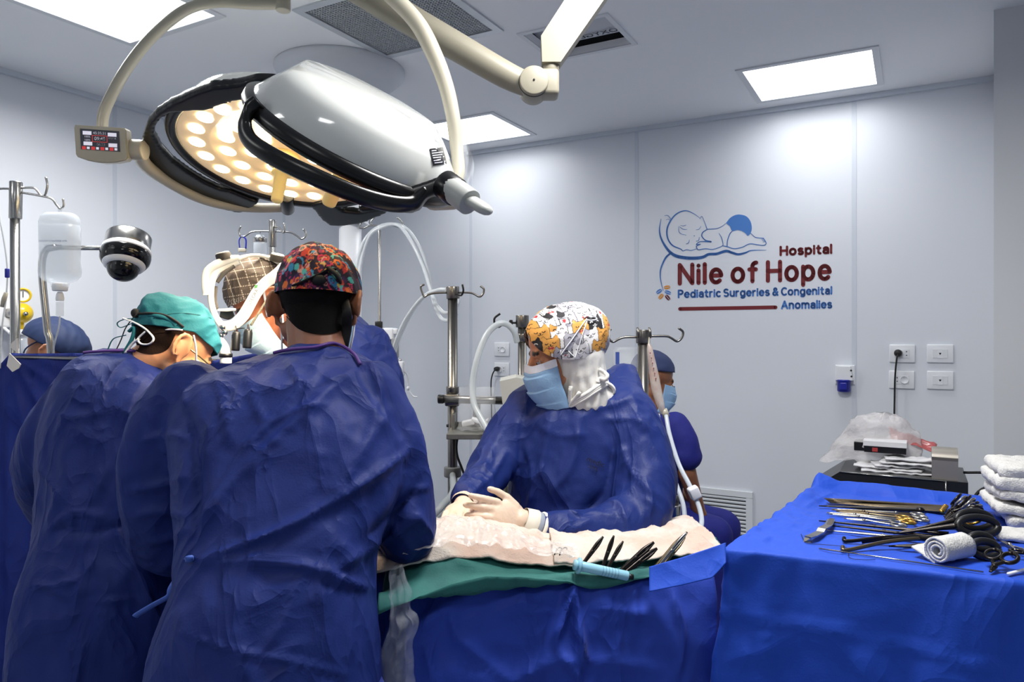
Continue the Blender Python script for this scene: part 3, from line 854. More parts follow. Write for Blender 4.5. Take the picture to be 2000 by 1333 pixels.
# joint and side handle at its right end
j0 = LB(RB * 1.02, 0, .005)
jp = P(866, 358, ye - .01)
mk('joint', cyl(jp, P(893, 378, jp[1] - .02), .032, 24, bev=.004), m_blackp, lampB)
hp = P(878, 366, jp[1] - .012); hq = P(918, 396, jp[1] - .05); dd = nrm(hq - hp)
mk('side_handle', join(cyl(hp, hq, .0285, 28, bev=.002), capsule(P(905, 384, jp[1] - .03), .023, P(945, 408, jp[1] - .07), .020, 16, .62)), M('handle_grey', (172, 174, 170), .35), lampB, label='grey side handle')
from mathutils.bvhtree import BVHTree
hb = BVHTree.FromPolygons([Vector(v) for v in LAMPB['last'][0]], [tuple(f) for f in LAMPB['last'][1]])
def hit(b, px, py, off=0.0):
    o = Vector((0, 0, CAMZ)); d = Vector(((px - 1000) / F_PX, 1.0, -(py - HOR) / F_PX)).normalized()
    h = b.ray_cast(o, d)
    if h[0] is None:
        h = b.find_nearest(Vector(P(px, py, 1.9)))
        return np.array(h[0]) + np.array(h[1]) * off
    n = h[1] if h[1].dot(d) < 0 else -h[1]
    return np.array(h[0]) + np.array(n) * off
def stuck_quad(b, q, nx, ny, off):
    q = np.array(q, float); V = []
    for j in range(ny + 1):
        for i in range(nx + 1):
            u, v = i / nx, j / ny
            V.append(hit(b, *(q[0] * (1 - u) * (1 - v) + q[1] * u * (1 - v) + q[2] * u * v + q[3] * (1 - u) * v), off))
    return gridmesh(np.array(V), nx + 1, ny + 1)
rpl = mk('rating_plate', stuck_quad(hb, ((838, 291), (864, 288), (872, 320), (845, 324)), 5, 6, .0012), M('label_black', (34, 35, 38), .3), lampB, smooth=False)
for k, (a, b_) in enumerate(((.1, .45), (.08, .9), (.08, .8), (.08, .9), (.08, .6), (.1, .9))):
    y = .12 + .14 * k
    def q_(u, v): return (838 + 26 * u + 8 * v, 291 - 3 * u + 32.5 * v)
    mk('plate_print', stuck_quad(hb, (q_(a, y), q_(b_, y), q_(b_, y + .05), q_(a, y + .05)), 3, 1, .002), m_tile, rpl, smooth=False)
arm = spline([P(690, -75, 1.86), P(765, -8, 1.86), P(815, 45, 1.86), P(847, 105, 1.86), P(870, 165, 1.86), P(884, 225, 1.86), P(892, 290, 1.86), P(895, 340, 1.84), P(880, 380, 1.82), P(850, 392, 1.79)], 8)
rr = np.interp(np.linspace(0, 1, len(arm)), [0, .3, .7, 1], [.022, .022, .0165, .016])
mk('curved_arm', tube(arm, rr, 16), m_ivory, lampB)
mk('spindle', join(cyl(hubB, hubB - UP * .16, .03, 24), capsule(hubB - UP * .14, .022, P(690, -75, 1.86), .022)), m_ivory, lampB)
mk('knuckle', capsule(P(848, 388, 1.80), .030, P(885, 388, 1.80), .028), m_ivory, lampB)
m_film = M('clear_film', (240, 242, 246), .12, trans=0.0, alpha=.22, spec=.8, bump=(45, .6))
m_film.surface_render_method = 'BLENDED' if hasattr(m_film, 'surface_render_method') else m_film.surface_render_method
u = np.linspace(0, 1, 14); vv = np.linspace(0, 1, 22)
sheet = []
for b in vv:
    for a in u:
        x = 893 + (12 + 24 * math.sin(math.pi * min(b * .75 + .12, 1))) * a - 3; y = 278 + 96 * b
        sheet.append(P(x, y, 1.86 + .03 * math.sin(9 * a + 5 * b) * .4 + .03 * a))
mk('film_wrap', gridmesh(np.array(sheet), 14, 22), m_film, lampB, label='clear film wrapped round the arm end')

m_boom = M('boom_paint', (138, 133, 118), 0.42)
# boom arm with elbow joint
bo = thing('boom_arm', (P(560, -90, 2.08)[0], 2.08, CEIL), 'thick ivory boom arm with a round elbow joint', 'boom arm')
YJ = 2.08
bx = [P(560, -105, YJ), P(698, -23, YJ), P(800, 38, YJ), P(900, 96, YJ), P(985, 145, YJ), P(1035, 168, YJ)]
bp = spline(bx, 6)
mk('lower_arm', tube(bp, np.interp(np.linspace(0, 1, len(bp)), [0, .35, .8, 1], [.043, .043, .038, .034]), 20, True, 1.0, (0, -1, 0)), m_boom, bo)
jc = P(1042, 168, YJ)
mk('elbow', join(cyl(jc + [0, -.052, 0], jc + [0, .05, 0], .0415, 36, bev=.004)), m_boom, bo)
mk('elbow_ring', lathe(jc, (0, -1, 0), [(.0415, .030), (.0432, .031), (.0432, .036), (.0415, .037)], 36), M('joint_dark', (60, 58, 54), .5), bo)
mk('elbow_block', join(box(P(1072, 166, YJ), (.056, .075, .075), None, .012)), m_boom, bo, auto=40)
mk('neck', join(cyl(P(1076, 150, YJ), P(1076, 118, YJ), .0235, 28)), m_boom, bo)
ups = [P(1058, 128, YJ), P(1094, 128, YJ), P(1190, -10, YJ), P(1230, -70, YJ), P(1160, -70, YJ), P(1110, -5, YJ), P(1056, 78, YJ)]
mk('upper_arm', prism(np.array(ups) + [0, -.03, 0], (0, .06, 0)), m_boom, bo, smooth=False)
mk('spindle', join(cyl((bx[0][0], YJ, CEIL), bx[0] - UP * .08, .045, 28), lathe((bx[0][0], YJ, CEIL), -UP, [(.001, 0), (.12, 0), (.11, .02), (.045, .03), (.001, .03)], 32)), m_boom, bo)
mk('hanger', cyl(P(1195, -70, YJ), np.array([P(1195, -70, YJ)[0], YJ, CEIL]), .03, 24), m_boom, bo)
mk('bolt', cyl(jc + [0, -.054, 0], jc + [0, -.05, 0], .003, 10), m_hole, bo)
# ------------------------------------------------------------------ stands, masts and wall equipment
m_steel = M('stainless', (178, 176, 172), 0.22, 1.0, bump=(80, .03))
m_steeld = M('mast_steel', (132, 128, 122), 0.3, 1.0)
m_tubec = M('clear_tubing', (222, 228, 232), 0.2, spec=.7, alpha=.62)
m_whitep = MATS['plastic_white']
m_blackc = M('black_plastic', (20, 20, 22), 0.4)

def hook(p, dx, dz=-.02, Lh=.11, up=.05, r=.004):
    """bent wire hook going sideways from p; dx = +1 / -1"""
    pts = [p, p + [dx * Lh * .45, 0, 0], p + [dx * Lh * .62, 0, dz * .4], p + [dx * Lh * .82, 0, dz - .012], p + [dx * Lh * .97, 0, dz - .008], p + [dx * Lh * 1.06, 0, dz + up * .45], p + [dx * Lh * 1.0, 0, dz + up]]
    return tube(spline(pts, 6), r, 8)
def star_base(x, y, mat, parent, n=5, L=.28):
    for k in range(n):
        a = 2 * math.pi * k / n + .4
        d = np.array([math.cos(a), math.sin(a), 0])
        c = np.array([x, y, .05])
        lg = mk('base_leg', tube([c + UP * .03, c + d * L * .5 + UP * .02, c + d * L], [.014, .013, .010], 10), mat, parent)
        mk('castor', cyl(c + d * L + [-.01, 0, -.022], c + d * L + [.01, 0, -.022], .028, 16), m_blackc, lg)

# IV stand at the anaesthetic screen
YI = 2.42
top = P(31, 355, YI); bx0 = np.array([top[0], YI, .05])
e = thing('iv_stand', (top[0], YI, 0), 'tall steel drip stand carrying an infusion bottle beside the blue screen', 'iv stand', 'steel drip stands')
mk('pole', cyl(bx0, P(29, 420, YI), .0145, 20), m_steel, e)
mk('pole_sleeve', cyl(P(30, 428, YI), top, .0195, 24, bev=.003), m_steel, e)
mk('hook', hook(P(40, 367, YI), 1, -.015, .085, .05, .0038), m_steel, e)
mk('hook', tube(spline([P(40, 376, YI), P(75, 382, YI), P(100, 388, YI), P(110, 400, YI), P(118, 408, YI), P(124, 402, YI), P(123, 389, YI)], 6), .0038, 8), m_steel, e)
mk('hook', hook(P(22, 369, YI), -1, -.015, .085, .05, .0038), m_steel, e)
star_base(top[0], YI, m_steel, e)

# infusion bottle
m_bot = M('bottle_plastic', (226, 234, 242), 0.12, alpha=.30, spec=.6)
m_liq = M('saline', (226, 234, 242), 0.05, alpha=.22, spec=.5)
c = P(117, 480, YI)
e = thing('infusion_bottle', P(117, 690, YI), 'clear plastic infusion bottle hanging upside down from a hook', 'bottle')
s = YI / F_PX
def bot(profile, k=1.0, flat=.62, seg=36):
    V = []
    for w, py in profile:
        for j in range(seg):
            a = 2 * math.pi * j / seg
            ca, sa = math.cos(a), math.sin(a)
            x = math.copysign(abs(ca) ** .6, ca) * w * s * k; y = math.copysign(abs(sa) ** .6, sa) * w * s * k * flat
            p = P(117, py, YI); V.append(p + [x, y, 0])
    return gridmesh(np.array(V), seg, len(profile), True)
bb_ = mk('bottle_body', bot([(2, 416), (26, 417), (33, 424), (36, 434), (36, 470), (35, 510), (37, 530), (36, 540), (28, 549), (17, 553), (15, 562)]), m_bot, e)
mk('liquid', bot([(1, 440), (34, 440), (34.5, 470), (33.5, 510), (35, 530), (34, 539), (26, 547), (12, 552), (1, 553)]), m_liq, e)
mk('hanger_tab', box(P(117, 411, YI), (.012, .003, .024)), m_bot, e, smooth=False)
mk('bottle_print', join(text_vf('SODIUM CHLORIDE 0.9%', .0085, P(118, 474, YI) - [0, .04, 0], (1, 0, 0), (0, 0, 1)), text_vf('INTRAVENOUS INFUSION', .005, P(118, 482, YI) - [0, .04, 0], (1, 0, 0), (0, 0, 1))), M('bottle_ink', (120, 132, 165), .5), bb_, smooth=False, kind='stuff')
mk('bottle_cap', lathe(P(117, 569, YI), UP, [(.001, 0), (.021, 0), (.0235, .004), (.0235, .024), (.02, .028), (.001, .028)], 24), m_whitep, e)
dch = mk('drip_chamber', join(lathe(P(117, 588, YI), UP, [(.012, 0), (.013, .008), (.011, .022), (.007, .03)], 20), ), m_whitep, e)
mk('chamber_glass', lathe(P(117, 618, YI), UP, [(.001, 0), (.011, 0), (.012, .004), (.012, .048), (.001, .048)], 20), m_bot, dch)
mk('drip_line', tube(spline([P(117, 618, YI), P(115, 640, YI), P(108, 665, YI + .01), P(104, 692, YI + .04), P(104, 760, YI + .06)], 6), .0028, 8), m_tubec, e)
# line with a blue clamp left of the stand
e = thing('infusion_line', P(8, 640, 2.33), 'thin infusion line with a blue clamp left of the drip stand', 'tubing')
mk('line', tube(spline([P(-14, 372, 2.33), P(4, 450, 2.33), P(14, 520, 2.33), P(12, 580, 2.33), P(4, 640, 2.33), P(0, 720, 2.33)], 8), .0026, 8), m_tubec, e)
mk('clamp', box(P(14, 534, 2.33), (.011, .012, .030), None, .003), M('clamp_blue', (34, 44, 160), .4), e)
mk('connector', tube([P(12, 572, 2.33), P(8, 585, 2.33), P(4, 600, 2.33)], [.006, .008, .006], 12), m_ivory, e)

# dome camera on a bent steel arm
YD = 2.62
e = thing('dome_camera', np.array([P(97, 690, YD)[0], YD, 0]), 'dome camera with a chrome housing on a bent steel pole', 'camera')
mk('pole', tube(spline([np.array([P(101, 760, YD)[0], YD, .03]), P(101, 760, YD), P(92, 640, YD), P(84, 560, YD), P(82, 515, YD), P(90, 489, YD), P(110, 483, YD)], 8), .0125, 14), m_steel, e)
mk('cross_arm', cyl(P(96, 484, YD), P(222, 485, YD), .0085, 16), m_steel, e)
mk('foot', lathe((P(101, 760, YD)[0], YD, 0), UP, [(.001, 0), (.18, 0), (.18, .02), (.03, .035), (.001, .035)], 32), m_steel, e)
dc = P(247, 492, YD); da = nrm([.06, -.42, -.90])
hs = YD / F_PX
mk('housing', lathe(dc, da, [(.001, -36 * hs), (39 * hs, -36 * hs), (41 * hs, -33 * hs), (41 * hs, -2 * hs), (40 * hs, 0)], 44), m_steel, e)
mk('white_ring', lathe(dc, da, [(40 * hs, -8 * hs), (43 * hs, -5 * hs), (45 * hs, 2 * hs), (44 * hs, 5 * hs), (30 * hs, 5 * hs)], 44), m_whitep, e)
mk('black_band', lathe(dc, da, [(44 * hs, 4 * hs), (45.5 * hs, 9 * hs), (44 * hs, 20 * hs), (40 * hs, 27 * hs), (33 * hs, 31 * hs)], 44), M('gloss_black', (12, 12, 14), .1), e)
mk('white_ring', lathe(dc, da, [(38 * hs, 28 * hs), (36 * hs, 33 * hs), (30 * hs, 37 * hs), (26 * hs, 36 * hs)], 44), m_whitep, e)
mk('glass_dome', lathe(dc, da, [(29 * hs * math.cos(a), (36 + 27 * math.sin(a)) * hs) for a in np.linspace(0, 1.57, 12)], 40), MATS['gloss_black'], e)

# suction regulator on the left wall
def WLp(px, py, off): return wall_l(px, py, off)
e = thing('suction_regulator', WLp(44, 640, .02), 'yellow suction regulator with a round gauge on the left wall', 'regulator')
m_yel = M('regulator_yellow', (226, 190, 30), .3, coat=.3)
rc_ = WLp(42, 612, .09)
k = rc_[1] / F_PX
mk('body', ell(rc_, (20 * k, 20 * k, 20 * k)), m_yel, e)
gx = nrm(np.array([0, 0, CAMZ]) - rc_) * [1, 1, 0]; gx = nrm(gx)
gc = WLp(45, 577, .09)
gcs = mk('gauge_case', lathe(gc, gx, [(.001, -.02), (13 * k, -.02), (14.5 * k, -.01), (14.5 * k, .008), (11 * k, .010), (10.5 * k, .002)], 32), m_yel, e)
mk('gauge_face', lathe(gc, gx, [(11 * k, .003), (.001, .003)], 28), M('gauge_white', (236, 238, 240), .4), gcs)
mk('needle', box(gc + gx * .005 + UP * .004, (.003, .002, .028)), m_hole, gcs, smooth=False)
mk('knob', cyl(rc_ + gx * 18 * k + [.015, 0, -.004], rc_ + gx * 27 * k + [.02, 0, -.004], .009, 16), m_steel, e)
mk('stem', cyl(WLp(40, 630, .09), WLp(40, 646, .09), .014, 16), m_yel, e)
mk('jar_lid', lathe(WLp(41, 655, .09), UP, [(.001, 0), (.042, 0), (.044, .004), (.044, .018), (.03, .026), (.001, .026)], 28), m_whitep, e)
mk('jar', lathe(WLp(41, 690, .09), UP, [(.001, 0), (.03, 0), (.032, .003), (.032, .085), (.001, .085)], 28), m_bot, e)
mk('wall_box', box(WLp(4, 612, .035), (.07, .12, .13), RM, .01), m_whitep, e)
mk('spigot', cyl(WLp(12, 612, .06), rc_, .022, 20), m_steel, e)
mk('bracket', tube([WLp(5, 638, .06), WLp(38, 668, .09)], .007, 10), m_whitep, e)

# drip stand behind the surgeon with the headlight
YB_ = 2.95
def stand(px, ytop, Y, r, name, label, grp='steel drip stands', mat=None, sleeve=True):
    mat = mat or m_steel
    t = P(px, ytop, Y)
    e = thing(name, (t[0], Y, 0), label, 'iv stand', grp)
    mk('pole', cyl((t[0], Y, .05), t, r, 20, bev=.002), mat, e)
    if sleeve: mk('pole_sleeve', cyl(P(px, ytop + 52, Y), t + UP * .002, r * 1.3, 20, bev=.003), mat, e)
    star_base(t[0], Y, mat, e)
    return e
e = stand(532, 431, YB_, .012, 'iv_stand', 'steel drip stand with a blue cable tie on its hook')
mk('hook', tube(spline([P(530, 452, YB_), P(505, 452, YB_), P(490, 454, YB_), P(478, 462, YB_), P(469, 461, YB_), P(467, 450, YB_), P(471, 442, YB_)], 6), .0036, 8), m_steel, e)
mk('hook', tube(spline([P(535, 452, YB_), P(565, 454, YB_), P(578, 460, YB_), P(588, 467, YB_), P(596, 463, YB_), P(597, 455, YB_), P(592, 448, YB_)], 6), .0036, 8), m_steel, e)
mk('hook', tube(spline([P(535, 443, YB_ - .01), P(545, 445, YB_ - .05), P(553, 455, YB_ - .09), P(556, 450, YB_ - .1), P(555, 436, YB_ - .1)], 6), .0036, 8), m_steel, e)
e = thing('cable_tie', P(475, 492, YB_), 'blue plastic loop with a small white tag hanging on a hook', 'tag')
mk('loop', tube(spline([P(472, 461, YB_), P(467, 470, YB_), P(468, 484, YB_)], 6), .0026, 8), MATS['clamp_blue'], e)
mk('loop', tube(spline([P(472, 461, YB_), P(480, 468, YB_), P(480, 486, YB_)], 6), .0034, 8), MATS['clamp_blue'], e)
mk('tag_plate', box(P(473, 489, YB_), (.032, .006, .015), None, .002), m_ivory, e)
e = thing('vacuum_jar', P(510, 500, YB_ + .06), 'small clear jar with a metal rim behind the drip stand hook', 'jar')
jc_ = P(508, 478, YB_ + .06)
mk('jar_body', lathe(jc_ - UP * .06, UP, [(.001, 0), (.022, .0), (.027, .02), (.026, .08), (.016, .10), (.001, .10)], 24), m_bot, e)
mk('rim', lathe(jc_ + UP * .01, UP, [(.027, 0), (.0285, .004), (.0285, .014), (.027, .018)], 24), m_steel, e)
mk('hanger', tube([P(508, 470, YB_ + .06) + UP * .03, P(508, 452, YB_)], .0025, 8), m_steel, e)

# ceiling pendant column
YP = 3.9
e = thing('ceiling_pendant', np.array([P(684, 300, YP)[0], YP, CEIL]), 'white service column hanging from the ceiling behind the lamps', 'pendant')
pt = P(684, 437, YP)
mk('pendant_head', box((P(686, 0, YP)[0], YP, pt[2] + .12), (.165, .165, .24), None, .02), m_whitep, e)
mk('ledge', box(pt + UP * .004, (.175, .175, .015), None, .004), m_whitep, e)
mk('column', cyl((pt[0], YP, .95), pt, .060, 32), m_whitep, e)
mk('drop_tube', cyl((pt[0], YP, pt[2] + .23), (pt[0], YP, CEIL), .04, 24), m_whitep, e)

# thin stand with tubing behind the patterned cap
YC = 3.55
e = stand(741, 442, YC, .0085, 'iv_stand', 'thin steel drip stand with clear tubing looped over its hooks', sleeve=False)
for pts in ([(739, 441), (722, 441), (710, 446), (702, 445), (705, 436), (713, 427)], [(742, 441), (760, 440), (775, 443), (784, 446), (788, 441), (783, 432), (775, 425)], [(735, 441), (727, 440), (724, 434), (732, 424)]):
    mk('hook', tube(spline([P(x, y, YC) for x, y in pts], 6), .004, 8), m_steel, e)
mk('clamp', box(P(740, 638, YC), (.035, .03, .05), None, .005), m_blackc, e)
e = thing('infusion_pump', P(755, 745, YC + .05) * [1, 1, 0] + [0, 0, P(0, 700, YC)[2]], 'white monitor box clamped to the thin drip stand', 'monitor')
mk('case', box(P(750, 668, YC + .06), (.12, .14, .14), None, .012), m_whitep, e)
mk('bracket', box(P(768, 680, YC + .02), (.05, .06, .10), None, .006), M('plastic_grey', (150, 152, 154), .5), e)
mk('handle', box(P(766, 648, YC + .02), (.06, .05, .03), None, .006), m_whitep, e)
e = thing('sensor_bracket', P(785, 738, YC), 'small white bracket with a thin white cable hanging down', 'bracket')
mk('body', box(P(783, 721, YC), (.032, .05, .075), None, .006), m_whitep, e)
mk('pin', cyl(P(782, 707, YC), P(782, 702, YC), .006, 10), m_steel, e)
mk('cable', tube(spline([P(788, 724, YC), P(796, 735, YC), P(797, 756, YC), P(802, 768, YC), P(808, 775, YC), P(815, 776, YC)], 6), .0035, 8), m_whitep, e)
mk('cable_clip', ell(P(797, 759, YC), (.008, .008, .010)), m_whitep, e)
def tubing(pts, r, label, group='clear tubing loops', mat=None):
    w = np.array([P(x, y, Y) for x, y, Y in pts])
    return mk('clear_tubing', tube(spline(w, 8), r, 10), mat or m_tubec, label=label, cat='tubing', group=group)
tubing([(692, 560, 3.5), (698, 510, 3.5), (712, 470, 3.5), (735, 446, 3.52), (765, 438, 3.52), (795, 448, 3.5), (820, 485, 3.4), (838, 540, 3.3), (847, 590, 3.2), (862, 622, 3.12), (880, 625, 3.06), (892, 612, 3.06)], .0085, 'outer clear tube arching over the thin stand to the tall mast')
tubing([(700, 590, 3.5), (704, 520, 3.5), (722, 462, 3.5), (750, 443, 3.49), (778, 441, 3.48), (802, 470, 3.4), (826, 520, 3.32), (842, 570, 3.2), (856, 600, 3.12), (872, 612, 3.06), (890, 600, 3.06), (896, 585, 3.07)], .0085, 'inner clear tube arching over the thin stand to the tall mast')
tubing([(764, 700, 3.3), (776, 660, 3.25), (795, 620, 3.2), (825, 582, 3.12), (855, 567, 3.06), (872, 566, 3.04)], .0085, 'clear tube rising from the white monitor to the tall mast head')
tubing([(770, 690, 3.32), (784, 650, 3.28), (808, 604, 3.22), (835, 574, 3.14), (860, 568, 3.08), (873, 570, 3.06)], .0085, 'second clear tube rising from the white monitor to the tall mast head')
tubing([(790, 836, 3.2), (808, 838, 3.2), (820, 844, 3.2), (819, 852, 3.2), (800, 856, 3.2)], .009, 'short grey hose loop behind the blue shoulder', None, M('hose_grey', (150, 156, 160), .4))

# perfusion masts with rail and tray
YM = 3.0
t = P(884, 562, YM)
e = thing('equipment_mast', (t[0], YM, 0), 'thick steel mast with hooks, a cross rail and a grey tray', 'equipment mast', 'steel equipment masts')
mk('mast', cyl((t[0], YM, 0.03), t, .0205, 28), m_steeld, e)
mk('mast_head', cyl(P(885, 584, YM), t + UP * .004, .0275, 28, bev=.003), m_steeld, e)
mk('collar', cyl(P(884, 768, YM), P(884, 755, YM), .027, 28, bev=.003), m_steeld, e)
mk('collar', cyl(P(884, 932, YM), P(884, 912, YM), .036, 28, bev=.005), M('collar_grey', (108, 110, 112), .5), e)
for pts in ([(872, 572), (850, 573), (836, 576), (829, 580), (824, 570), (822, 560), (829, 556)], [(897, 572), (915, 572), (925, 574), (936, 580), (943, 575), (945, 565), (938, 559)]):
    mk('hook', tube(spline([P(x, y, YM - .01) for x, y in pts], 6), .0042, 8), m_steeld, e)
mk('hook', tube(spline([P(893, 575, YM - .03), P(901, 577, YM - .06), P(905, 568, YM - .08), P(903, 556, YM - .08)], 6), .0042, 8), m_blackc, e)
mk('cross_rail', cyl(P(866, 780, YM - .04), P(1030, 784, YM - .04), .0165, 24), m_steeld, e)
mk('rail_cap', cyl(P(855, 780, YM - .04), P(867, 780, YM - .04), .0185, 24, bev=.004), m_blackc, e)
mk('rail_clamp', box(P(884, 781, YM - .015), (.06, .06, .05), None, .006), m_steeld, e)
m_tray = M('tray_grey', (124, 124, 118), .4, .5)
mk('tray', join(box(P(925, 846, YM - .10), (.20, .22, .022), None, .003), box(P(925, 836, YM + .01), (.20, .006, .05), None, .002), box(P(888, 826, YM - .02), (.012, .14, .085), None, .002)), m_tray, e, smooth=False)
mk('tray_screw', cyl(P(876, 832, YM - .10), P(872, 832, YM - .10), .006, 10), m_blackc, e)
mk('base_plate', lathe((t[0], YM, 0), UP, [(.001, 0), (.20, 0), (.20, .03), (.04, .045), (.001, .045)], 32), m_tray, e)
mk('rail_post', box(P(931, 800, YM - .03), (.03, .03, .09)), m_tray, e, smooth=False)
e = thing('plastic_bag', P(930, 838, YM - .1), 'clear plastic bag with packets lying in the grey tray', 'bag')
bag = []
for i, vv in enumerate(np.linspace(0, 1, 12)):
    for a in np.linspace(0, 2 * math.pi, 24, endpoint=False):
        x = 932 + (38 + 3 * math.sin(3 * a)) * math.cos(a) * (1 - .08 * vv); y = 838 - 82 * vv
        bag.append(P(x, y, YM - .10) + [0, .075 * math.sin(a) * (1 - .75 * vv), 0])
bag = np.array(bag); bag += np.stack([pn(bag * 25), pn(bag * 25 + 9), pn(bag * 25 + 19)], 1) * .008
m_bag = M('clear_bag', (236, 240, 244), .15, alpha=.20, spec=.8, bump=(70, .4))
mk('bag_film', gridmesh(bag, 24, 12, True), m_bag, e)
for x, y, w, h, a in ((915, 826, .05, .02, .2), (935, 823, .06, .016, -.3), (948, 828, .04, .025, .5)):
    mk('packet', box(P(x, y, YM - .10), (w, .05, h), ((math.cos(a), 0, math.sin(a)), (0, 1, 0), (-math.sin(a), 0, math.cos(a))), .004), m_whitep, e)
mk('black_cable', tube(spline([P(900, 838, 2.96), P(892, 865, 2.97), P(893, 890, 2.96), P(902, 915, 2.95), P(915, 950, 2.94)], 6), .005, 8), m_rubber, label='black cable hanging from the grey tray beside the mast', cat='cable')
YN = 2.92
t = P(1020, 618, YN)
e = thing('equipment_mast', (t[0], YN, 0), 'thick steel mast beside the cat-print cap, with a hose on its hook', 'equipment mast', 'steel equipment masts')
mk('mast', cyl((t[0], YN, 0.03), t, .0175, 28), m_steeld, e)
mk('mast_head', cyl(P(1020, 640, YN), t + UP * .004, .0265, 28, bev=.003), m_steeld, e)
mk('collar', cyl(P(1020, 668, YN), P(1020, 652, YN), .021, 28, bev=.003), m_steeld, e)
mk('hook', tube(spline([P(1008, 631, YN), P(992, 631, YN), P(982, 634, YN), P(974, 639, YN), P(967, 634, YN), P(966, 622, YN), P(977, 613, YN)], 6), .0044, 8), m_blackc, e)
mk('hook_nut', box(P(998, 631, YN), (.014, .02, .024), None, .003), m_blackc, e)
mk('base_plate', lathe((t[0], YN, 0), UP, [(.001, 0), (.20, 0), (.20, .03), (.04, .045), (.001, .045)], 32), m_tray, e)
tubing([(1010, 668, 2.9), (1004, 648, 2.88), (990, 634, 2.87), (972, 634, 2.86), (950, 655, 2.85), (932, 700, 2.83), (923, 750, 2.82), (926, 790, 2.8), (938, 815, 2.78), (952, 842, 2.76), (960, 880, 2.74)], .0125, 'thick translucent hose hanging in a curve from the mast hook', None, M('hose_clear', (214, 222, 226), .25, alpha=.7, spec=.7))
# grey console behind the scrub nurse
e = thing('pump_console', (P(1000, 800, 2.8)[0], 2.8, 0), 'light grey pump console behind the scrub nurse', 'console')
mk('console_body', prism([P(976, 745, 2.68), P(1008, 738, 2.68), P(1050, 745, 2.68), P(1050, 800, 2.68), P(983, 800, 2.68)], (0, .22, 0)), M('console_grey', (186, 186, 178), .45), e, smooth=False)
mk('console_stand', box((P(1015, 800, 2.8)[0], 2.79, .63), (.10, .16, 1.25), None, .01), m_tray, e)
mk('pump_head', cyl(P(975, 988, 2.7), P(975, 950, 2.7), .03, 20), m_steeld, e)
# pipes beside the mast foot
for k, lab in ((0, 'upper grey hose slanting behind the blue sleeve'), (1, 'lower grey hose slanting behind the blue sleeve')):
    tubing([(830, 1030 + 12 * k, 2.6), (862, 990 + 10 * k, 2.62), (884, 962 + 12 * k, 2.8), (884, 925 + 10 * k, 2.985)], .013, lab, None, MATS['hose_grey'])

# mast behind the nurse with the blood bag
YF = 2.62
t = P(1256, 646, YF)
e = thing('equipment_mast', (t[0], YF, 0), 'steel mast with hooks carrying a blood-stained bag behind the nurse', 'equipment mast', 'steel equipment masts')
mk('mast', cyl((t[0], YF, 0.03), t, .0195, 28), m_steeld, e)
mk('mast_head', cyl(P(1256, 671, YF), t + UP * .003, .0255, 28, bev=.003), m_steeld, e)
mk('collar', cyl(P(1257, 795, YF), P(1257, 776, YF), .026, 28, bev=.003), m_steeld, e)
mk('clamp', box(P(1264, 802, YF - .02), (.035, .05, .05), None, .006), M('clamp_grey', (140, 142, 146), .4, .5), e)
for pts in ([(1244, 659), (1222, 659), (1210, 662), (1198, 668), (1190, 663), (1188, 652), (1193, 643)], [(1270, 657), (1300, 657), (1310, 660), (1322, 667), (1331, 661), (1334, 649), (1325, 641)]):
    mk('hook', tube(spline([P(x, y, YF) for x, y in pts], 6), .0045, 8), m_steeld, e)
for x in (1247, 1270):
    mk('prong', tube(spline([P(x, 660, YF - .03), P(x, 650, YF - .04), P(x - 2, 641, YF - .03)], 5), .0045, 8), m_steeld, e)
mk('shelf_plate', prism([P(1277, 838, YF - .03), P(1309, 860, YF - .03), P(1309, 868, YF - .03), P(1288, 872, YF - .03), P(1277, 850, YF - .03)], (0, .10, 0)), m_tray, e, smooth=False)
mk('base_plate', lathe((t[0], YF, 0), UP, [(.001, 0), (.20, 0), (.20, .03), (.04, .045), (.001, .045)], 32), m_tray, e)
e = thing('blood_bag', P(1290, 800, YF - .09), 'long narrow blood-stained bag hanging in front of a mast', 'bag')
m_bb = M('blood_bag_film', (226, 218, 210), .25, alpha=.6, var=(18, (208, 180, 168), .12), spec=.6)
prof = [(1267, 672, 2), (1269, 680, 5), (1272, 700, 7), (1277, 730, 9), (1282, 760, 10), (1287, 780, 9), (1291, 795, 7), (1294, 806, 4)]
V = []
for x, y, w in spline(prof, 4):
    for a in np.linspace(0, 2 * math.pi, 18, endpoint=False):
        V.append(P(x + w * math.cos(a), y, YF - .09) + [0, .018 * math.sin(a) * min(1, w / 8), 0])
bgb = mk('bag_body', gridmesh(np.array(V), 18, len(V) // 18, True), m_bb, e)
mk('bag_print', join(*[box(P(1270 + k * 2.2, 690 + 10 * k, YF - .112), (.004, .002, .005)) for k in range(6)]), M('print_red', (130, 80, 72), .5), bgb, smooth=False, kind='stuff')
mk('outlet', cyl(P(1296, 800, YF - .09), P(1302, 815, YF - .09), .012, 14), m_ivory, e)
mk('strap', tube([P(1268, 660, YF - .04), P(1267, 674, YF - .09)], .003, 8), m_ivory, e)
m_line = M('blood_line', (206, 214, 224), .15, spec=.8, alpha=.75)
def line_thing(pts, r, label):
    return mk('perfusion_line', tube(spline([P(*q) for q in pts], 8), r, 10), m_line, label=label, cat='tubing', group='perfusion lines')
line_thing([(1301, 812, 2.5), (1308, 850, 2.45), (1325, 905, 2.35), (1345, 945, 2.25), (1358, 972, 2.2), (1368, 1000, 2.15), (1370, 1025, 2.1), (1360, 1048, 2.05), (1345, 1060, 2.0)], .0075, 'clear perfusion line passing through a white clamp')
line_thing([(1285, 810, 2.5), (1292, 860, 2.45), (1305, 905, 2.38), (1322, 950, 2.3), (1334, 985, 2.25), (1337, 1015, 2.2), (1332, 1045, 2.15), (1328, 1062, 2.1)], .0075, 'clear perfusion line running inside of the clamped one')
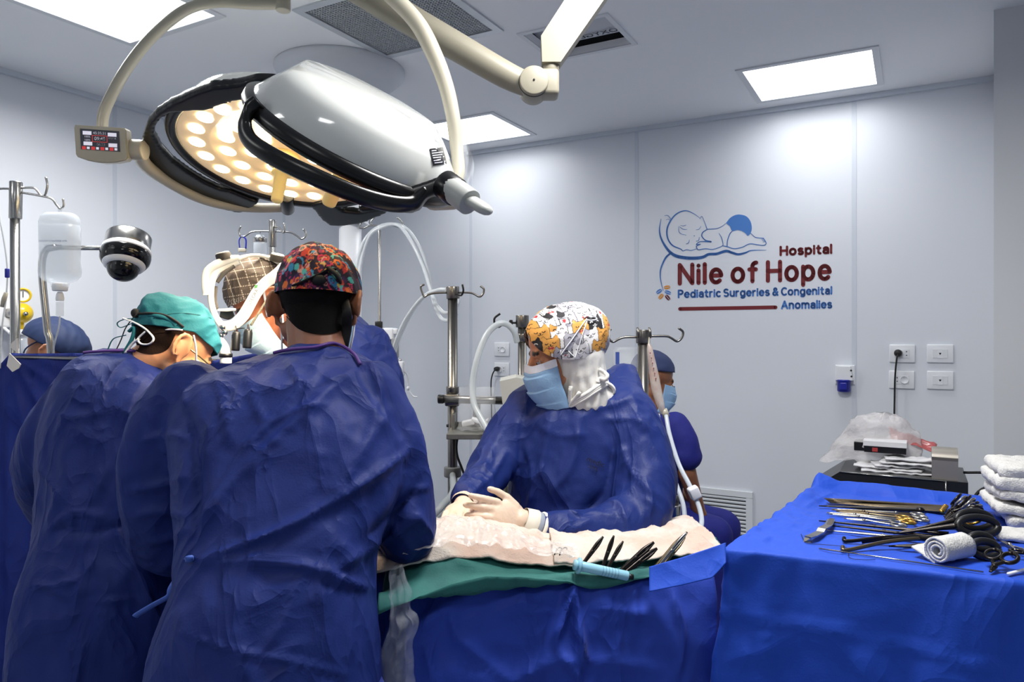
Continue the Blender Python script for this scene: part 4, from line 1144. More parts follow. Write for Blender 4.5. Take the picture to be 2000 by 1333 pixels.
mk('pinch_clamp', box(P(1356, 963, 2.19), (.032, .034, .038), ((.9, 0, .4), (0, 1, 0), (-.4, 0, .9)), .006), m_whitep, label='white pinch clamp on a perfusion line', cat='clamp')
e = thing('reservoir', P(1225, 745, YF + .08), 'clear reservoir box with a blue label behind the nurse', 'reservoir')
mk('reservoir_shell', box(P(1226, 712, YF + .10), (.10, .12, .13), None, .015), m_bag, e)
mk('label_sticker', box(P(1206, 700, YF + .03), (.014, .002, .045)), M('sticker_blue', (56, 80, 150), .5), e, smooth=False)
mk('holder', box(P(1240, 745, YF + .06), (.09, .10, .012)), m_tray, e, smooth=False)
e = thing('pump_motor', (P(1308, 1000, 2.45)[0], 2.45, 0), 'silver pump motor with a black knob behind the operating table', 'pump')
mk('motor', cyl(P(1308, 1018, 2.45), P(1308, 985, 2.45), .037, 28, bev=.004), m_steel, e)
mk('motor_neck', cyl(P(1316, 985, 2.45), P(1318, 968, 2.45), .017, 20), m_steeld, e)
mk('knob', cyl(P(1308, 1075, 2.42), P(1308, 1032, 2.42), .03, 20, bev=.008), MATS['gloss_black'], e)
mk('stem', cyl((P(1308, 1000, 2.45)[0], 2.45, 0), P(1308, 1018, 2.45), .02, 16), m_steeld, e)

# ------------------------------------------------------------------ generator trolley with packaging, at the wall
YT = 2.85
g0 = P(1640, 922, YT); ztop = g0[2]
tr = thing('equipment_trolley', g0 * [1, 1, 0], 'dark metal trolley against the wall behind the instrument table', 'trolley')
gx0 = g0 * [1, 1, 0]
def TL(a, b, z): return gx0 + DR * a - DL * b + UP * z      # a along the wall, b towards the wall
for a in (.04, .46):
    for b in (.05, .40): mk('leg', cyl(TL(a, b, 0), TL(a, b, .74), .014, 14), m_steeld, tr)
mk('trolley_shelf', box(TL(.25, .23, .75), (.52, .44, .02), RM, .004), m_steeld, tr, smooth=False)
mk('trolley_shelf', box(TL(.25, .23, .30), (.52, .44, .02), RM, .004), m_steeld, tr, smooth=False)
gen = thing('generator_unit', TL(.2, .2, .76), 'black electrosurgical unit with a slanting corner on the trolley', 'generator')
m_gen = M('generator_black', (42, 43, 44), .3, .3)
zb_ = .762
mk('case', prism([TL(-.10, 0, zb_), TL(.43, 0, zb_), TL(.43, 0, ztop), TL(0, 0, ztop), TL(-.10, 0, ztop - .075)], -DL * .34), m_gen, gen, smooth=False)
mk('edge_trim', join(tube([TL(0, -.002, ztop), TL(.36, -.002, ztop)], .003, 8), tube([TL(.36, -.002, ztop), TL(.36, -.002, ztop - .09)], .003, 8)), m_steel, gen)
mk('inset_panel', prism([TL(-.03, -.001, zb_ + .02), TL(.32, -.001, zb_ + .02), TL(.32, -.001, ztop - .035), TL(.02, -.001, ztop - .035), TL(-.03, -.001, ztop - .075)], DL * .003), M('generator_panel', (58, 59, 60), .35, .3), gen, smooth=False)
for a, dz in ((.02, .045), (.385, .05)): mk('screw', cyl(TL(a, 0, ztop - dz), TL(a, -.006, ztop - dz), .008, 16), m_steel, gen)
def arch(a0, b0, w, d, h, n=10):
    pts = [TL(a0, b0, ztop), TL(a0, b0, ztop + h * .72)]
    for k in range(n + 1):
        an = math.pi * k / n
        pts.append(TL(a0, b0 + d * .5 - d * .5 * math.cos(an), ztop + h * .62 + h * .38 * math.sin(an)))
    pts += [TL(a0, b0 + d, ztop)]
    return prism(pts, DR * w)
mk('handset_dock', arch(.315, .02, .085, .11, .115), M('dock_steel', (176, 170, 160), .45, .75), label='brushed steel rounded dock box on the generator', cat='dock', auto=35)
e = thing('cable_coil', TL(.52, .06, .77), 'coiled black cables beside the steel dock', 'cable')
for k in range(3):
    aa = np.linspace(0, 2 * math.pi, 30)
    mk('coil', tube([TL(.52 + (.07 + .006 * k) * math.cos(a), .08 + .05 * math.sin(a), .80 + .10 + .07 * math.sin(a + k) + .004 * k) for a in aa], .006, 8), m_rubber, e)
mk('loose_end', tube(spline([TL(.42, .10, ztop + .02), TL(.50, .08, ztop + .025), TL(.56, .06, ztop - .02), TL(.58, .05, ztop - .10)], 6), .005, 8), m_rubber, e)
# packaging
m_paper = M('pouch_paper', (228, 228, 230), .5)
m_ptxt = M('print_grey', (90, 92, 100), .6)
e = thing('carton', TL(.12, .16, ztop + .05), 'small white carton with black sides on the packaging pile', 'box')
mk('carton_body', box(TL(.155, .15, ztop + .085), (.15, .09, .03), RM, .002), m_blackc, e, smooth=False)
mk('carton_lid', box(TL(.155, .15, ztop + .106), (.155, .094, .022), RM, .002), m_paper, e, smooth=False)
mk('carton_mark', box(TL(.12, .104, ztop + .082), (.02, .001, .016), RM), M('print_red2', (170, 60, 60), .5), e, smooth=False)
e2_ = mk('carton', box(TL(.07, .21, ztop + .082), (.06, .09, .035), RM, .002), m_blackc, smooth=False, label='small black carton leaning behind the white one', cat='box')
for k, (a, b, w, d, rz, dz, lab) in enumerate(((.20, .12, .26, .12, .05, .004, 'lowest flat paper pouch under the white carton'), (.17, .14, .24, .13, -.12, .014, 'creased paper pouch lying on the lowest pouch'), (.22, .13, .22, .11, .2, .026, 'paper pouch with printed edge in the middle of the pile'), (.24, .11, .20, .10, -.05, .040, 'flat white box under the pouches by the dock'), (.24, .11, .17, .08, .1, .056, 'topmost paper pouch beside the carton'))):
    nu, nv = 16, 10
    ca, sa = math.cos(rz), math.sin(rz); V = []
    for j in np.linspace(-.5, .5, nv):
        for i in np.linspace(-.5, .5, nu):
            x, y = i * w, j * d
            V.append(TL(a + x * ca - y * sa, b + x * sa + y * ca, ztop + dz))
    V = np.array(V); V[:, 2] += np.abs(pn(V * 22 + 7 * k)) * .012
    mk('paper_pouch', thick(gridmesh(V, nu, nv), .006), m_paper, label=lab, cat='pouch', group='paper pouches on the generator')
# crumpled clear bag with a red print
V = []
nu, nv = 36, 18
for j in range(nv):
    v = j / (nv - 1)
    for i in range(nu):
        a = 2 * math.pi * i / nu
        r = math.cos(v * 1.45) ** .8
        V.append(TL(.10 + .19 * r * math.cos(a) + .05 * v, .24 + .075 * r * math.sin(a), ztop + .012 + .20 * math.sin(v * 1.5) ** .9))
V = np.array(V)
# the heap slopes down to its left end
q = (V - gx0) @ DR
V[:, 2] = ztop + .012 + (V[:, 2] - ztop - .012) * np.clip(.25 + (q + .12) / .20, .25, 1) * np.clip(1 - (q - .16) / .5, .5, 1)
V += np.stack([pn(V * 16 + 3), pn(V * 16 + 13), pn(V * 16 + 23)], 1) * .022 + np.stack([pn(V * 40 + 3), pn(V * 40 + 13), pn(V * 40 + 23)], 1) * .007
mk('crumpled_bag', gridmesh(V, nu, nv, True), M('bag_milky', (236, 232, 232), .18, alpha=.5, spec=.8, bump=(60, .5)), label='crumpled milky plastic bag against the wall behind the cartons', cat='bag')
V = []
for j in np.linspace(0, 1, 10):
    for i in np.linspace(0, 1, 14): V.append(TL(.17 + .17 * i, .20 + .05 * j, ztop + .125 - .06 * i + .03 * j))
V = np.array(V); V += np.stack([pn(V * 22 + 3), pn(V * 22 + 13), pn(V * 22 + 23)], 1) * .014
mk('red_wrapper', thick(gridmesh(V, 14, 10), .002), M('wrapper_red', (200, 92, 92), .25, alpha=.7, spec=.7), label='thin red and clear plastic wrapper beside the steel dock', cat='wrapper')
# ------------------------------------------------------------------ people
from mathutils.bvhtree import BVHTree
def bvh_of(vf):
    return BVHTree.FromPolygons([Vector(v) for v in vf[0]], [tuple(f) for f in vf[1]])
def head_axes(yaw, pitch, roll=0):
    """rows: right, forward, up. yaw from +Y towards +X, pitch up, degrees"""
    y, p, r = (math.radians(a) for a in (yaw, pitch, roll))
    f = np.array([math.sin(y) * math.cos(p), math.cos(y) * math.cos(p), math.sin(p)])
    rt = np.array([math.cos(y), -math.sin(y), 0.0]); up = np.cross(rt, f)
    return np.array([rt * math.cos(r) + up * math.sin(r), f, up * math.cos(r) - rt * math.sin(r)])
def HL(c, A, s, p): return np.asarray(c) + (np.asarray(p, float) * s) @ A

def head_parts(c, A, s=1.0, ears=True):
    L = lambda *p: HL(c, A, s, p)
    E = lambda p, r, nu=22, nv=14: ell(L(*p), np.array(r) * s, A, nu, nv)
    out = [E((0, -.008, .045), (.075, .096, .088), 30, 20), E((0, .030, -.03), (.061, .062, .088), 26, 18), E((0, .058, -.088), (.034, .032, .027)),
           capsule(L(-.033, .080, .022), .012 * s, L(.033, .080, .022), .012 * s), capsule(L(0, .090, .012), .009 * s, L(0, .112, -.028), .013 * s),
           E((.013, .098, -.033), (.009, .012, .008)), E((-.013, .098, -.033), (.009, .012, .008)), capsule(L(-.02, .085, -.062), .010 * s, L(.02, .085, -.062), .010 * s)]
    for sx in (-1, 1):
        out += [capsule(L(sx * .056, .0, -.045), .020 * s, L(sx * .028, .062, -.09), .018 * s), E((sx * .040, .058, -.03), (.024, .026, .024)), E((sx * .031, .072, .0), (.016, .014, .012))]
        if not ears: continue
        # ear: bowl, rim and lobe
        a = np.linspace(math.radians(-70), math.radians(215), 12)
        rim = [L(sx * (.079 + .013 + .005 * math.cos(t)), -.012 - .021 * math.cos(t) - .004, .004 + .032 * math.sin(t)) for t in a]
        out += [tube(rim, .0058 * s, 8), E((sx * .084, -.012, .004), (.0075, .019, .029), 14, 10), E((sx * .083, -.004, -.028), (.006, .009, .011), 12, 8), capsule(L(sx * .074, -.006, .0), .012 * s, L(sx * .082, -.008, .0), .012 * s)]
    return out

def sheet_on_head(c, A, s, cen, rad, az0, az1, el0, el1, nu, nv, bump=0.0, seed=0, bulge=None, skirt=False):
    """part of an ellipsoid round the head; az 90 = forward; el0 / el1 may be functions of az (deg)"""
    V = []
    closed = abs(az1 - az0) >= 360
    for j in range(nv):
        for i in range(nu):
            az = az0 + (az1 - az0) * i / (nu if closed else nu - 1)
            lo = el0(az) if callable(el0) else el0; hi = el1(az) if callable(el1) else el1
            el = lo + (hi - lo) * j / (nv - 1)
            a, e = math.radians(az), math.radians(el)
            k = 1.0 if bulge is None else bulge(az, el)
            ce = max(math.cos(e), .5 + .5 * math.cos(e)) if skirt and e < 0 else math.cos(e)
            V.append((cen[0] + rad[0] * k * ce * math.cos(a), cen[1] + rad[1] * k * ce * math.sin(a), cen[2] + rad[2] * k * math.sin(e)))
    V = np.array(V)
    if bump:
        n = V - np.array(cen); n /= np.linalg.norm(n, axis=1)[:, None]
        V = V + n * (bump * crumple(V * 1.0 + seed, 14, 2))[:, None]
    return gridmesh(HL(c, A, s, V), nu, nv, closed)
def wrapd(a): return (a + 180) % 360 - 180

def face_mask(name, c, A, s, parent, mat, strip=True, w=1.0, z0=-.004, z1=-.125):
    nu, nv = 41, 61
    V = []
    for j in range(nv):
        v = j / (nv - 1)
        for i in range(nu):
            u = -1 + 2 * i / (nu - 1)
            ph = u * math.radians(82)
            f = .112 + .016 * math.sin(math.pi * v) - .018 * v ** 3
            x = .068 * w * math.sin(ph) * (1 - .16 * v * v)
            y = .018 + (f - .018) * math.cos(ph) ** .8 if math.cos(ph) > 0 else .018
            z = z0 + (z1 - z0) * v + .006 * abs(u) * (1 - 2 * v) - .016 * math.exp(-(u / .25) ** 2) * 0
            pl = .0055 * (1 - ((v * 3.4 + .15) % 1.0)) * (1 - abs(u) ** 3) * (v > .16)
            z += .010 * math.exp(-(u / .22) ** 2) * (1 - v) ** 2
            V.append((x, y + pl, z))
    V = HL(c, A, s, np.array(V))
    V += np.stack([pn(V * 30), pn(V * 30 + 5), pn(V * 30 + 9)], 1) * .002
    m = mk(name, thick(gridmesh(V, nu, nv), .0015), mat, parent)
    if strip:
        N = vnormals(*gridmesh(V, nu, nv))
        top = V[:nu * 10] + N[:nu * 10] * .0008
        if np.dot(N[nu // 2], A[1]) < 0: top = V[:nu * 10] - N[:nu * 10] * .0008
        mk('nose_strip', gridmesh(top, nu, 10), M('mask_white', (226, 228, 236), .6), m)
    return V.reshape(nv, nu, 3)

def limb(pts, seg=18):
    """pts (px, py, Y, radius)"""
    w = spline([list(P(a, b, Y)) + [r] for a, b, Y, r in pts], 5)
    T = tube(w[:, :3], w[:, 3], seg)
    return join(T, ell(w[0, :3], (w[0, 3],) * 3, None, 16, 10), ell(w[-1, :3], (w[-1, 3],) * 3, None, 16, 10))
def torso(rows, seg=40, p=.85):
    """rows (py, x left, x right, Y, half depth): closed loft"""
    rows = spline(rows, 4)
    V = []
    a = np.linspace(0, 2 * math.pi, seg, endpoint=False)
    ca = np.sign(np.cos(a)) * np.abs(np.cos(a)) ** p; sa = np.sign(np.sin(a)) * np.abs(np.sin(a)) ** p
    for py, xl, xr, Y, hd in rows:
        l = P(xl, py, Y); r = P(xr, py, Y); c = (l + r) / 2; hw = (r - l)[0] / 2
        V.append(np.stack([c[0] + hw * ca, c[1] + hd * sa, np.full(seg, c[2])], 1))
    n = len(rows)
    V = np.concatenate(V)
    V, Fs = gridmesh(V, seg, n, True)
    # rows run downwards: flip so that normals point outwards
    Fs = [f[::-1] for f in Fs] + [tuple(range(seg)), tuple((n - 1) * seg + j for j in range(seg))[::-1]]
    Fs = [f[::-1] for f in Fs]
    return V, Fs

def cloth(vf, voxel, amp=.008, scale=7.0, strokes=(), it=3, stretch=(1, 1, 1), seed=0.0, fine=.0012, post=1, sc=1.0):
    V, Fs = remesh(vf, voxel, it)
    N = vnormals(V, Fs)
    q = V * np.array(stretch) + seed
    V = V + N * (amp * crumple(q, scale, 3))[:, None]
    if strokes:
        V = creases(V, vnormals(V, Fs), [(a, b, c * sc) for a, b, c in strokes])
    N = vnormals(V, Fs)
    V = V + N * (fine * crumple(q + 5, 30, 2))[:, None]
    return smooth_vf((V, Fs), post, .4) if post else (V, Fs)

def hand(wrist, palm_dir, side, normal, s=1.0, curl=(25, 30, 32, 36), r=.0085, thumb=40):
    """gloved hand: palm and five fingers. palm_dir from the wrist to the knuckles, side towards the thumb, normal = back of the hand"""
    d = nrm(palm_dir); n = nrm(np.asarray(normal, float) - d * np.dot(normal, d)); t = nrm(np.asarray(side, float) - d * np.dot(side, d) - n * np.dot(side, n))
    w = np.asarray(wrist, float)
    B = np.array([d, t, n])
    out = [ell(w + d * .05 * s, (.052 * s, .040 * s, .017 * s), B, 20, 12), capsule(w - d * .03 * s, .028 * s, w + d * .015 * s, .027 * s), ell(w + d * .035 * s + t * .025 * s - n * .006 * s, (.033 * s, .016 * s, .016 * s), B)]
    for k, (off, L) in enumerate(((.029, .072), (.010, .080), (-.010, .074), (-.028, .058))):
        p = w + d * .088 * s + t * off * s; a = 0
        dd = nrm(d + t * off * 1.5)
        for f, rr in ((.42, 1.0), (.32, .93), (.26, .85)):
            a += math.radians(curl[k])
            q = p + (dd * math.cos(a) - n * math.sin(a)) * L * f * s
            out.append(capsule(p, r * rr * s, q, r * rr * .93 * s, 10)); p = q
    p = w + d * .030 * s + t * .030 * s; a = math.radians(thumb)
    for f, rr in ((.034, 1.25), (.028, 1.05), (.022, .92)):
        q = p + (d * math.cos(a) + t * math.sin(a) - n * .15) * f * s
        out.append(capsule(p, r * rr * s, q, r * rr * .95 * s, 10)); p = q; a -= .22
    return remesh(join(*out), .0035 * s, 2)

m_skin = M('skin', (190, 130, 100), .45, sss=.12, vcol='print', bump=(150, .05))
m_hair = M('hair_black', (12, 10, 10), .8, spec=.15, bump=(420, .25))
m_gown = M('gown_blue', (27, 43, 106), .6, spec=.22, bump=(260, .08), crease=(7.5, .015, (1, 1, .5)))
m_gown2 = M('gown_blue_shiny', (25, 42, 104), .52, spec=.28, bump=(260, .08), crease=(7.5, .013, (1, 1, .5)))
m_trim = M('collar_purple', (84, 52, 128), .6)
m_glove = M('latex_glove', (226, 202, 180), .4, sss=.1, bump=(90, .15))
m_cuff = M('knit_cuff', (226, 220, 206), .8)
m_trous = M('scrub_blue', (30, 44, 120), .75)
m_mask = M('mask_blue', (146, 184, 220), .7, bump=(160, .1))
m_maskl = M('mask_pale', (196, 222, 230), .7, bump=(160, .1))
m_strap = M('strap_white', (232, 234, 238), .6)
m_shoe = M('clog', (60, 70, 90), .5)

def body(parent, c, A, hs, neck, sh, el, wr, hip, knee, ankle, skin, voxel=.0055, beard=None, chest=(.15, .10), extra=(), ears=True):
    """one continuous body. sh / el / wr / hip / knee / ankle: pairs of world points"""
    parts = head_parts(c, A, hs, ears)
    nb = np.asarray(neck, float)
    parts += [capsule(HL(c, A, hs, (0, -.018, -.03)), .058 * hs, nb, .066), capsule(nb - UP * .02, .07, (np.asarray(sh[0]) + np.asarray(sh[1])) / 2 - UP * .05, .085)]
    sm = (np.asarray(sh[0]) + sh[1]) / 2; hm = (np.asarray(hip[0]) + hip[1]) / 2
    parts += [capsule(sm - UP * .08, chest[1], hm + UP * .08, chest[1])]
    for k in (0, 1):
        parts += [capsule(sm - UP * .06, .07, sh[k], .055), capsule(sh[k], .050, el[k], .040), capsule(el[k], .040, wr[k], .027)]
        parts += [capsule(hm, .09, hip[k], .085), capsule(hip[k], .08, knee[k], .055), capsule(knee[k], .053, ankle[k], .036)]
        a = np.asarray(ankle[k]); fd = nrm((A[1] * [1, 1, 0]))
        parts += [capsule(a + [0, 0, -.035], .036, a + fd * .14 + [0, 0, -.045], .028)]
    parts += list(extra)
    V, Fs = remesh(join(*parts), voxel, 2)
    cols = np.tile(lin(skin), (len(V), 1))
    loc = ((V - c) @ np.linalg.inv(A)) / hs if False else ((V - np.asarray(c)) @ A.T) / hs
    near = np.linalg.norm(loc, axis=1) < .2
    nz = pn(V * 60)[:, None] * .06
    cols = cols * (1 + nz)
    if beard is not None:
        w = near & (loc[:, 2] < -.03 + .25 * (.02 - np.clip(loc[:, 1], -1, .06))) & (loc[:, 1] > .0) & (loc[:, 2] > -.16)
        k = np.clip((-.025 - loc[:, 2]) / .03, 0, 1) * np.clip((loc[:, 1] - .005) / .02, 0, 1) * np.clip((loc[:, 2] + .145) / .02, 0, 1) * w
        k = (k * (.75 + .25 * pn(V * 250)))[:, None]
        cols = cols * (1 - k) + lin(beard) * k
    # lips, eye hollows keep the skin; brows
    br = near & (np.abs(loc[:, 2] - .026 + .05 * np.abs(np.abs(loc[:, 0]) - .03)) < .006) & (loc[:, 1] > .075) & (np.abs(np.abs(loc[:, 0]) - .033) < .020)
    cols[br] = lin((40, 28, 22))
    BB['last'] = bvh_of((V, Fs))
    return mk('body', (V, Fs), m_skin, parent, cols=np.clip(cols, 0, 1))
def hair_patch(b, top, bot, mat, parent, off=.004, nu=40, nv=20, yref=1.9):
    # hair lying on the skin between two outlines read in the photograph
    top = spline(top, 8); bot = spline(bot, 8); V = []
    for j in range(nv):
        v = j / (nv - 1)
        for i in range(nu):
            ft = i / (nu - 1); it_ = np.linspace(0, 1, len(top)); ib_ = np.linspace(0, 1, len(bot))
            a = np.array([np.interp(ft, it_, top[:, 0]), np.interp(ft, it_, top[:, 1])]); c = np.array([np.interp(ft, ib_, bot[:, 0]), np.interp(ft, ib_, bot[:, 1])])
            x, y = a + (c - a) * v
            V.append(hit(b, x, y, off * (1.0 - .75 * v ** 3)))
    V = np.array(V)
    g = V.reshape(nv, nu, 3)
    for _ in range(3): g[1:-1, 1:-1] = (g[:-2, 1:-1] + g[2:, 1:-1] + g[1:-1, :-2] + g[1:-1, 2:]) / 4
    return mk('hair', gridmesh(V, nu, nv), mat, parent)
BB = {}
def eyes(c, A, s, parent):
    for sx in (-1, 1):
        p = HL(c, A, s, (sx * .031, .0775, -.001))
        ey = mk('eye', ell(p, (.0118 * s,) * 3), M('eye_white', (210, 204, 198), .2), parent)
        mk('iris', ell(HL(c, A, s, (sx * .031, .0855, -.003)), (.0055 * s, .0042 * s, .0055 * s), A), M('iris_brown', (32, 20, 14), .15), ey)
        mk('eyelid', sheet_on_head(c, A, s, (sx * .031, .0775, -.001), (.0135, .0135, .0135), 20, 160, 8, 80, 12, 6), M('eyelid_skin', (150, 96, 72), .5), parent)
def lower_clothes(parent, hip, knee, ankle, mat=None):
    for k in (0, 1):
        mk('trouser_leg', join(tube(spline([np.asarray(hip[k]), (np.asarray(hip[k]) + knee[k]) / 2, np.asarray(knee[k]), np.asarray(ankle[k]) + UP * .03], 5), np.interp(np.linspace(0, 1, 16), [0, .5, 1], [.105, .09, .075]), 18)), mat or m_trous, parent)
        a = np.asarray(ankle[k])
        mk('shoe', remesh(join(ell(a + [0, .06, -.04], (.05, .13, .045)), box(a + [0, .06, -.068], (.085, .25, .03), None, .01)), .008, 2), m_shoe, parent)
def std_legs(x, y, dx=.10, dy=0):
    hip = [np.array([x - dx, y, .90]), np.array([x + dx, y, .90])]
    kn = [np.array([x - dx - .01, y + .02, .50]), np.array([x + dx + .01, y + .02, .50])]
    an = [np.array([x - dx - .01, y, .09]), np.array([x + dx + .01, y, .09])]
    return hip, kn, an

# ---- colourful print (surgeon seen from the back) and cat print, painted per vertex on the cloth
def shape_print(u, v, seed, base, n, cols, smin, smax, ext):
    r = random.Random(seed)
    C = np.tile(lin(base), (len(u), 1))
    for k in range(n):
        cx, cy = r.uniform(*ext[0]), r.uniform(*ext[1]); s = r.uniform(smin, smax); an = r.uniform(0, 6.28); col = lin(r.choice(cols)); t = r.randrange(6)
        x = (u - cx) * math.cos(an) + (v - cy) * math.sin(an); y = -(u - cx) * math.sin(an) + (v - cy) * math.cos(an)
        d = np.hypot(x, y)
        if t == 0: m = (np.abs(d - s * .75) < s * .25)
        elif t == 1: m = d < s * .7
        elif t == 2: m = (y > -s * .6) & (y < s * .9 - 1.8 * np.abs(x))
        elif t == 3: m = (np.abs(x) < s * 1.3) & (np.abs(y - s * .4 * np.sin(x / s * 4)) < s * .2)
        elif t == 4: m = ((y > -s * .6) & (y < s * .9 - 1.8 * np.abs(x))) & ~((y > -s * .3) & (y < s * .45 - 1.8 * np.abs(x)))
        else: m = (np.abs(d - s * 1.1) < s * .16) & (x > 0)
        C[m] = col
        if t == 0: C[d < s * .3] = lin(r.choice(cols))
    return C
def cat_print(u, v, cw=.036, ch=.024):
    """rows of cat heads: u along, v up (metres)"""
    n = len(u)
    C = np.tile(lin((232, 230, 228)), (n, 1))
    r = random.Random(4)
    rows = np.floor(v / ch).astype(int)
    pal = [(236, 234, 232), (236, 234, 232), (240, 238, 236), (238, 236, 234), (168, 166, 176), (168, 166, 176), (222, 160, 78), (222, 160, 78), (40, 38, 42)]
    kinds = {}
    for row in range(rows.max(), rows.min() - 1, -1):      # upper rows first, lower rows overlap them
        for col in range(int(u.min() / cw) - 2, int(u.max() / cw) + 2):
            w = cw * .5; cx = (col + .5 * (row % 2) + .5) * cw + r.uniform(-.004, .004); cy = row * ch + r.uniform(-.002, .002)
            base = r.choice(pal)
            x = u - cx; y = v - cy
            top = .020 + np.where(np.abs(np.abs(x) - w * .62) < w * .30, (w * .30 - np.abs(np.abs(x) - w * .62)) * 1.2, 0) - .25 * np.abs(x) * (np.abs(x) > w * .8)
            inside = (np.abs(x) < w * .97) & (y < top) & (y > -.012)
            if not inside.any(): continue
            C[inside] = lin(base)
            dark = base[0] < 60
            if r.random() < .45 and not dark:
                sx = r.choice((-1, 1)); pc2 = lin(r.choice([(222, 160, 78), (40, 38, 42), (190, 186, 194)]))
                C[inside & (np.hypot(x - sx * w * .55, (y - .018)) < .009)] = pc2
            edge = inside & ((y > top - .0013) | (np.abs(x) > w * .97 - .0012))
            ink = lin((28, 24, 26))
            C[edge] = ink
            ec = lin((230, 228, 226)) if dark else ink
            for sx in (-1, 1):
                ex, ey = x - sx * .0065, y - .0105
                C[inside & (np.abs(np.hypot(ex, ey) - .0026) < .0008) & ((ey < 0) if (row + col) % 2 else (ey > 0))] = ec
            C[inside & (np.hypot(x, (y - .0065) * 1.3) < .0015)] = ec
            for sx in (-1, 1):
                C[inside & (np.abs(np.hypot(x - sx * .002, y - .005) - .002) < .0006) & (y < .005)] = ec
            q = r.random()
            if q < .22:                                        # speech bubble with a heart or a word
                bx, by = r.uniform(-.008, .008), .001
                d = np.maximum(np.abs(x - bx) / .0085, np.abs(y - by) / .006)
                C[inside & (d < 1)] = lin((244, 242, 240)); C[inside & (np.abs(d - 1) < .12)] = ink
                if q < .11:
                    hx, hy = (x - bx) / .004, (y - by) / .004
                    C[(hx ** 2 + (hy - .6 * np.sqrt(np.abs(hx))) ** 2) < .8] = lin((186, 40, 50))
                else:
                    C[inside & (np.abs(x - bx) < .0065) & (np.abs(y - by) < .0022) & (np.sin((x - bx) * 2600) > -.1)] = ink
            elif q < .34:
                for sx in (-1, 1): C[inside & (np.hypot(x - sx * .003, y + .001) < .0028)] = lin((176, 60, 62))
    return C

# ================================================================== person with the patterned cap, back to us
man = thing('person', np.array([-.52, 1.33, 0]), 'person in blue gown seen from behind, wearing a colourful patterned cap', 'person')
cM = P(621, 606, 1.64); AM = head_axes(2, -22, 0); hsM = 1.06
hip, kn, an = std_legs(P(525, 1300, 1.30)[0], 1.31)
shM = [P(385, 790, 1.52), P(720, 780, 1.52)]; elM = [P(318, 1050, 1.55), P(795, 1050, 1.55)]; wrM = [P(470, 1075, 1.80), P(700, 1060, 1.82)]
body(man, cM, AM, hsM, P(625, 715, 1.57), shM, elM, wrM, hip, kn, an, (150, 100, 76))
lower_clothes(man, hip, kn, an)
hair_patch(BB['last'], [(552, 560), (590, 552), (620, 550), (655, 552), (692, 560)], [(560, 618), (585, 644), (622, 654), (662, 648), (684, 618)], m_hair, man, .010)
rows = [(672, 590, 662, 1.585, .062), (686, 560, 690, 1.575, .085), (702, 500, 712, 1.56, .105), (725, 430, 735, 1.54, .13), (755, 375, 755, 1.53, .15), (800, 345, 778, 1.51, .165), (860, 340, 790, 1.48, .17), (930, 345, 790, 1.45, .172),
        (1000, 355, 770, 1.42, .17), (1060, 362, 742, 1.39, .168), (1110, 358, 731, 1.365, .168), (1180, 338, 729, 1.345, .175), (1260, 318, 731, 1.33, .18), (1340, 306, 737, 1.32, .185), (1500, 295, 745, 1.31, .19), (1760, 285, 755, 1.31, .195)]
gM = join(torso(rows), limb([(372, 772, 1.52, .075), (335, 830, 1.51, .078), (312, 920, 1.50, .077), (316, 1010, 1.51, .074), (330, 1060, 1.55, .066), (390, 1075, 1.68, .05), (470, 1075, 1.79, .04)]),
          limb([(725, 770, 1.52, .07), (762, 840, 1.51, .063), (785, 940, 1.50, .060), (796, 1030, 1.51, .062), (792, 1055, 1.57, .058), (750, 1055, 1.70, .05), (700, 1060, 1.81, .042)]))
SM = [([(690, 720), (560, 840), (440, 960), (380, 1040)], 16, .012), ([(600, 740), (500, 850), (430, 950)], 12, .009), ([(640, 790), (560, 810), (470, 880)], 9, .007),
      ([(800, 880), (700, 950), (560, 1030), (380, 1100)], 14, .013), ([(830, 1000), (740, 1060), (640, 1120)], 16, .010), ([(760, 800), (700, 900), (640, 980)], 22, .010), ([(480, 1095), (600, 1110), (700, 1140)], 12, .009),
      ([(640, 1090), (650, 1130), (735, 1150)], 10, .008), ([(350, 780), (375, 850), (385, 950), (375, 1060)], 14, -.016), ([(420, 735), (440, 800), (450, 870)], 9, .007), ([(360, 760), (365, 830), (390, 900)], 9, .008), ([(480, 730), (500, 790), (520, 830)], 9, .006),
      ([(250, 960), (310, 950), (370, 930)], 12, .008), ([(260, 1010), (310, 1000), (370, 1010)], 12, .009), ([(280, 860), (330, 850), (370, 860)], 9, .007), ([(290, 1060), (340, 1050), (370, 1030)], 10, .007),
      ([(350, 1235), (450, 1270), (560, 1290), (680, 1320)], 7, .006), ([(500, 1290), (560, 1200), (600, 1100)], 9, .004), ([(800, 1000), (840, 1040), (830, 1080)], 10, .009), ([(760, 1020), (800, 1070), (790, 1105)], 10, .008), ([(720, 1050), (790, 985), (815, 950)], 10, -.012),
      ([(800, 960), (838, 952)], 8, .006), ([(400, 1100), (520, 1095), (640, 1110)], 14, .006), ([(740, 760), (720, 850), (660, 930)], 10, .006), ([(560, 700), (585, 760), (540, 820)], 8, .007), ([(640, 680), (600, 760)], 8, .006)]
vM = cloth(gM, .0075, .010, 5.0, SM, 3, (1, 1, .7), 3.0, sc=1.5, post=0)
gM_o = mk('gown', vM, m_gown, man)
bM = bvh_of(vM)
col = [hit(bM, x, y, .006) for x, y in ((536, 695), (556, 690), (585, 686), (615, 683), (636, 678), (652, 676), (672, 684), (690, 698), (702, 716))]
mk('collar_trim', tube(spline(col, 6), .0035, 8), m_trim, gM_o)
ties = [hit(bM, x, y, .004) for x, y in ((374, 1098), (372, 1090))] + [P(352, 1122, 1.44), P(335, 1150, 1.42), P(330, 1165, 1.42), P(300, 1182, 1.42), P(270, 1200, 1.42), P(264, 1205, 1.42)]
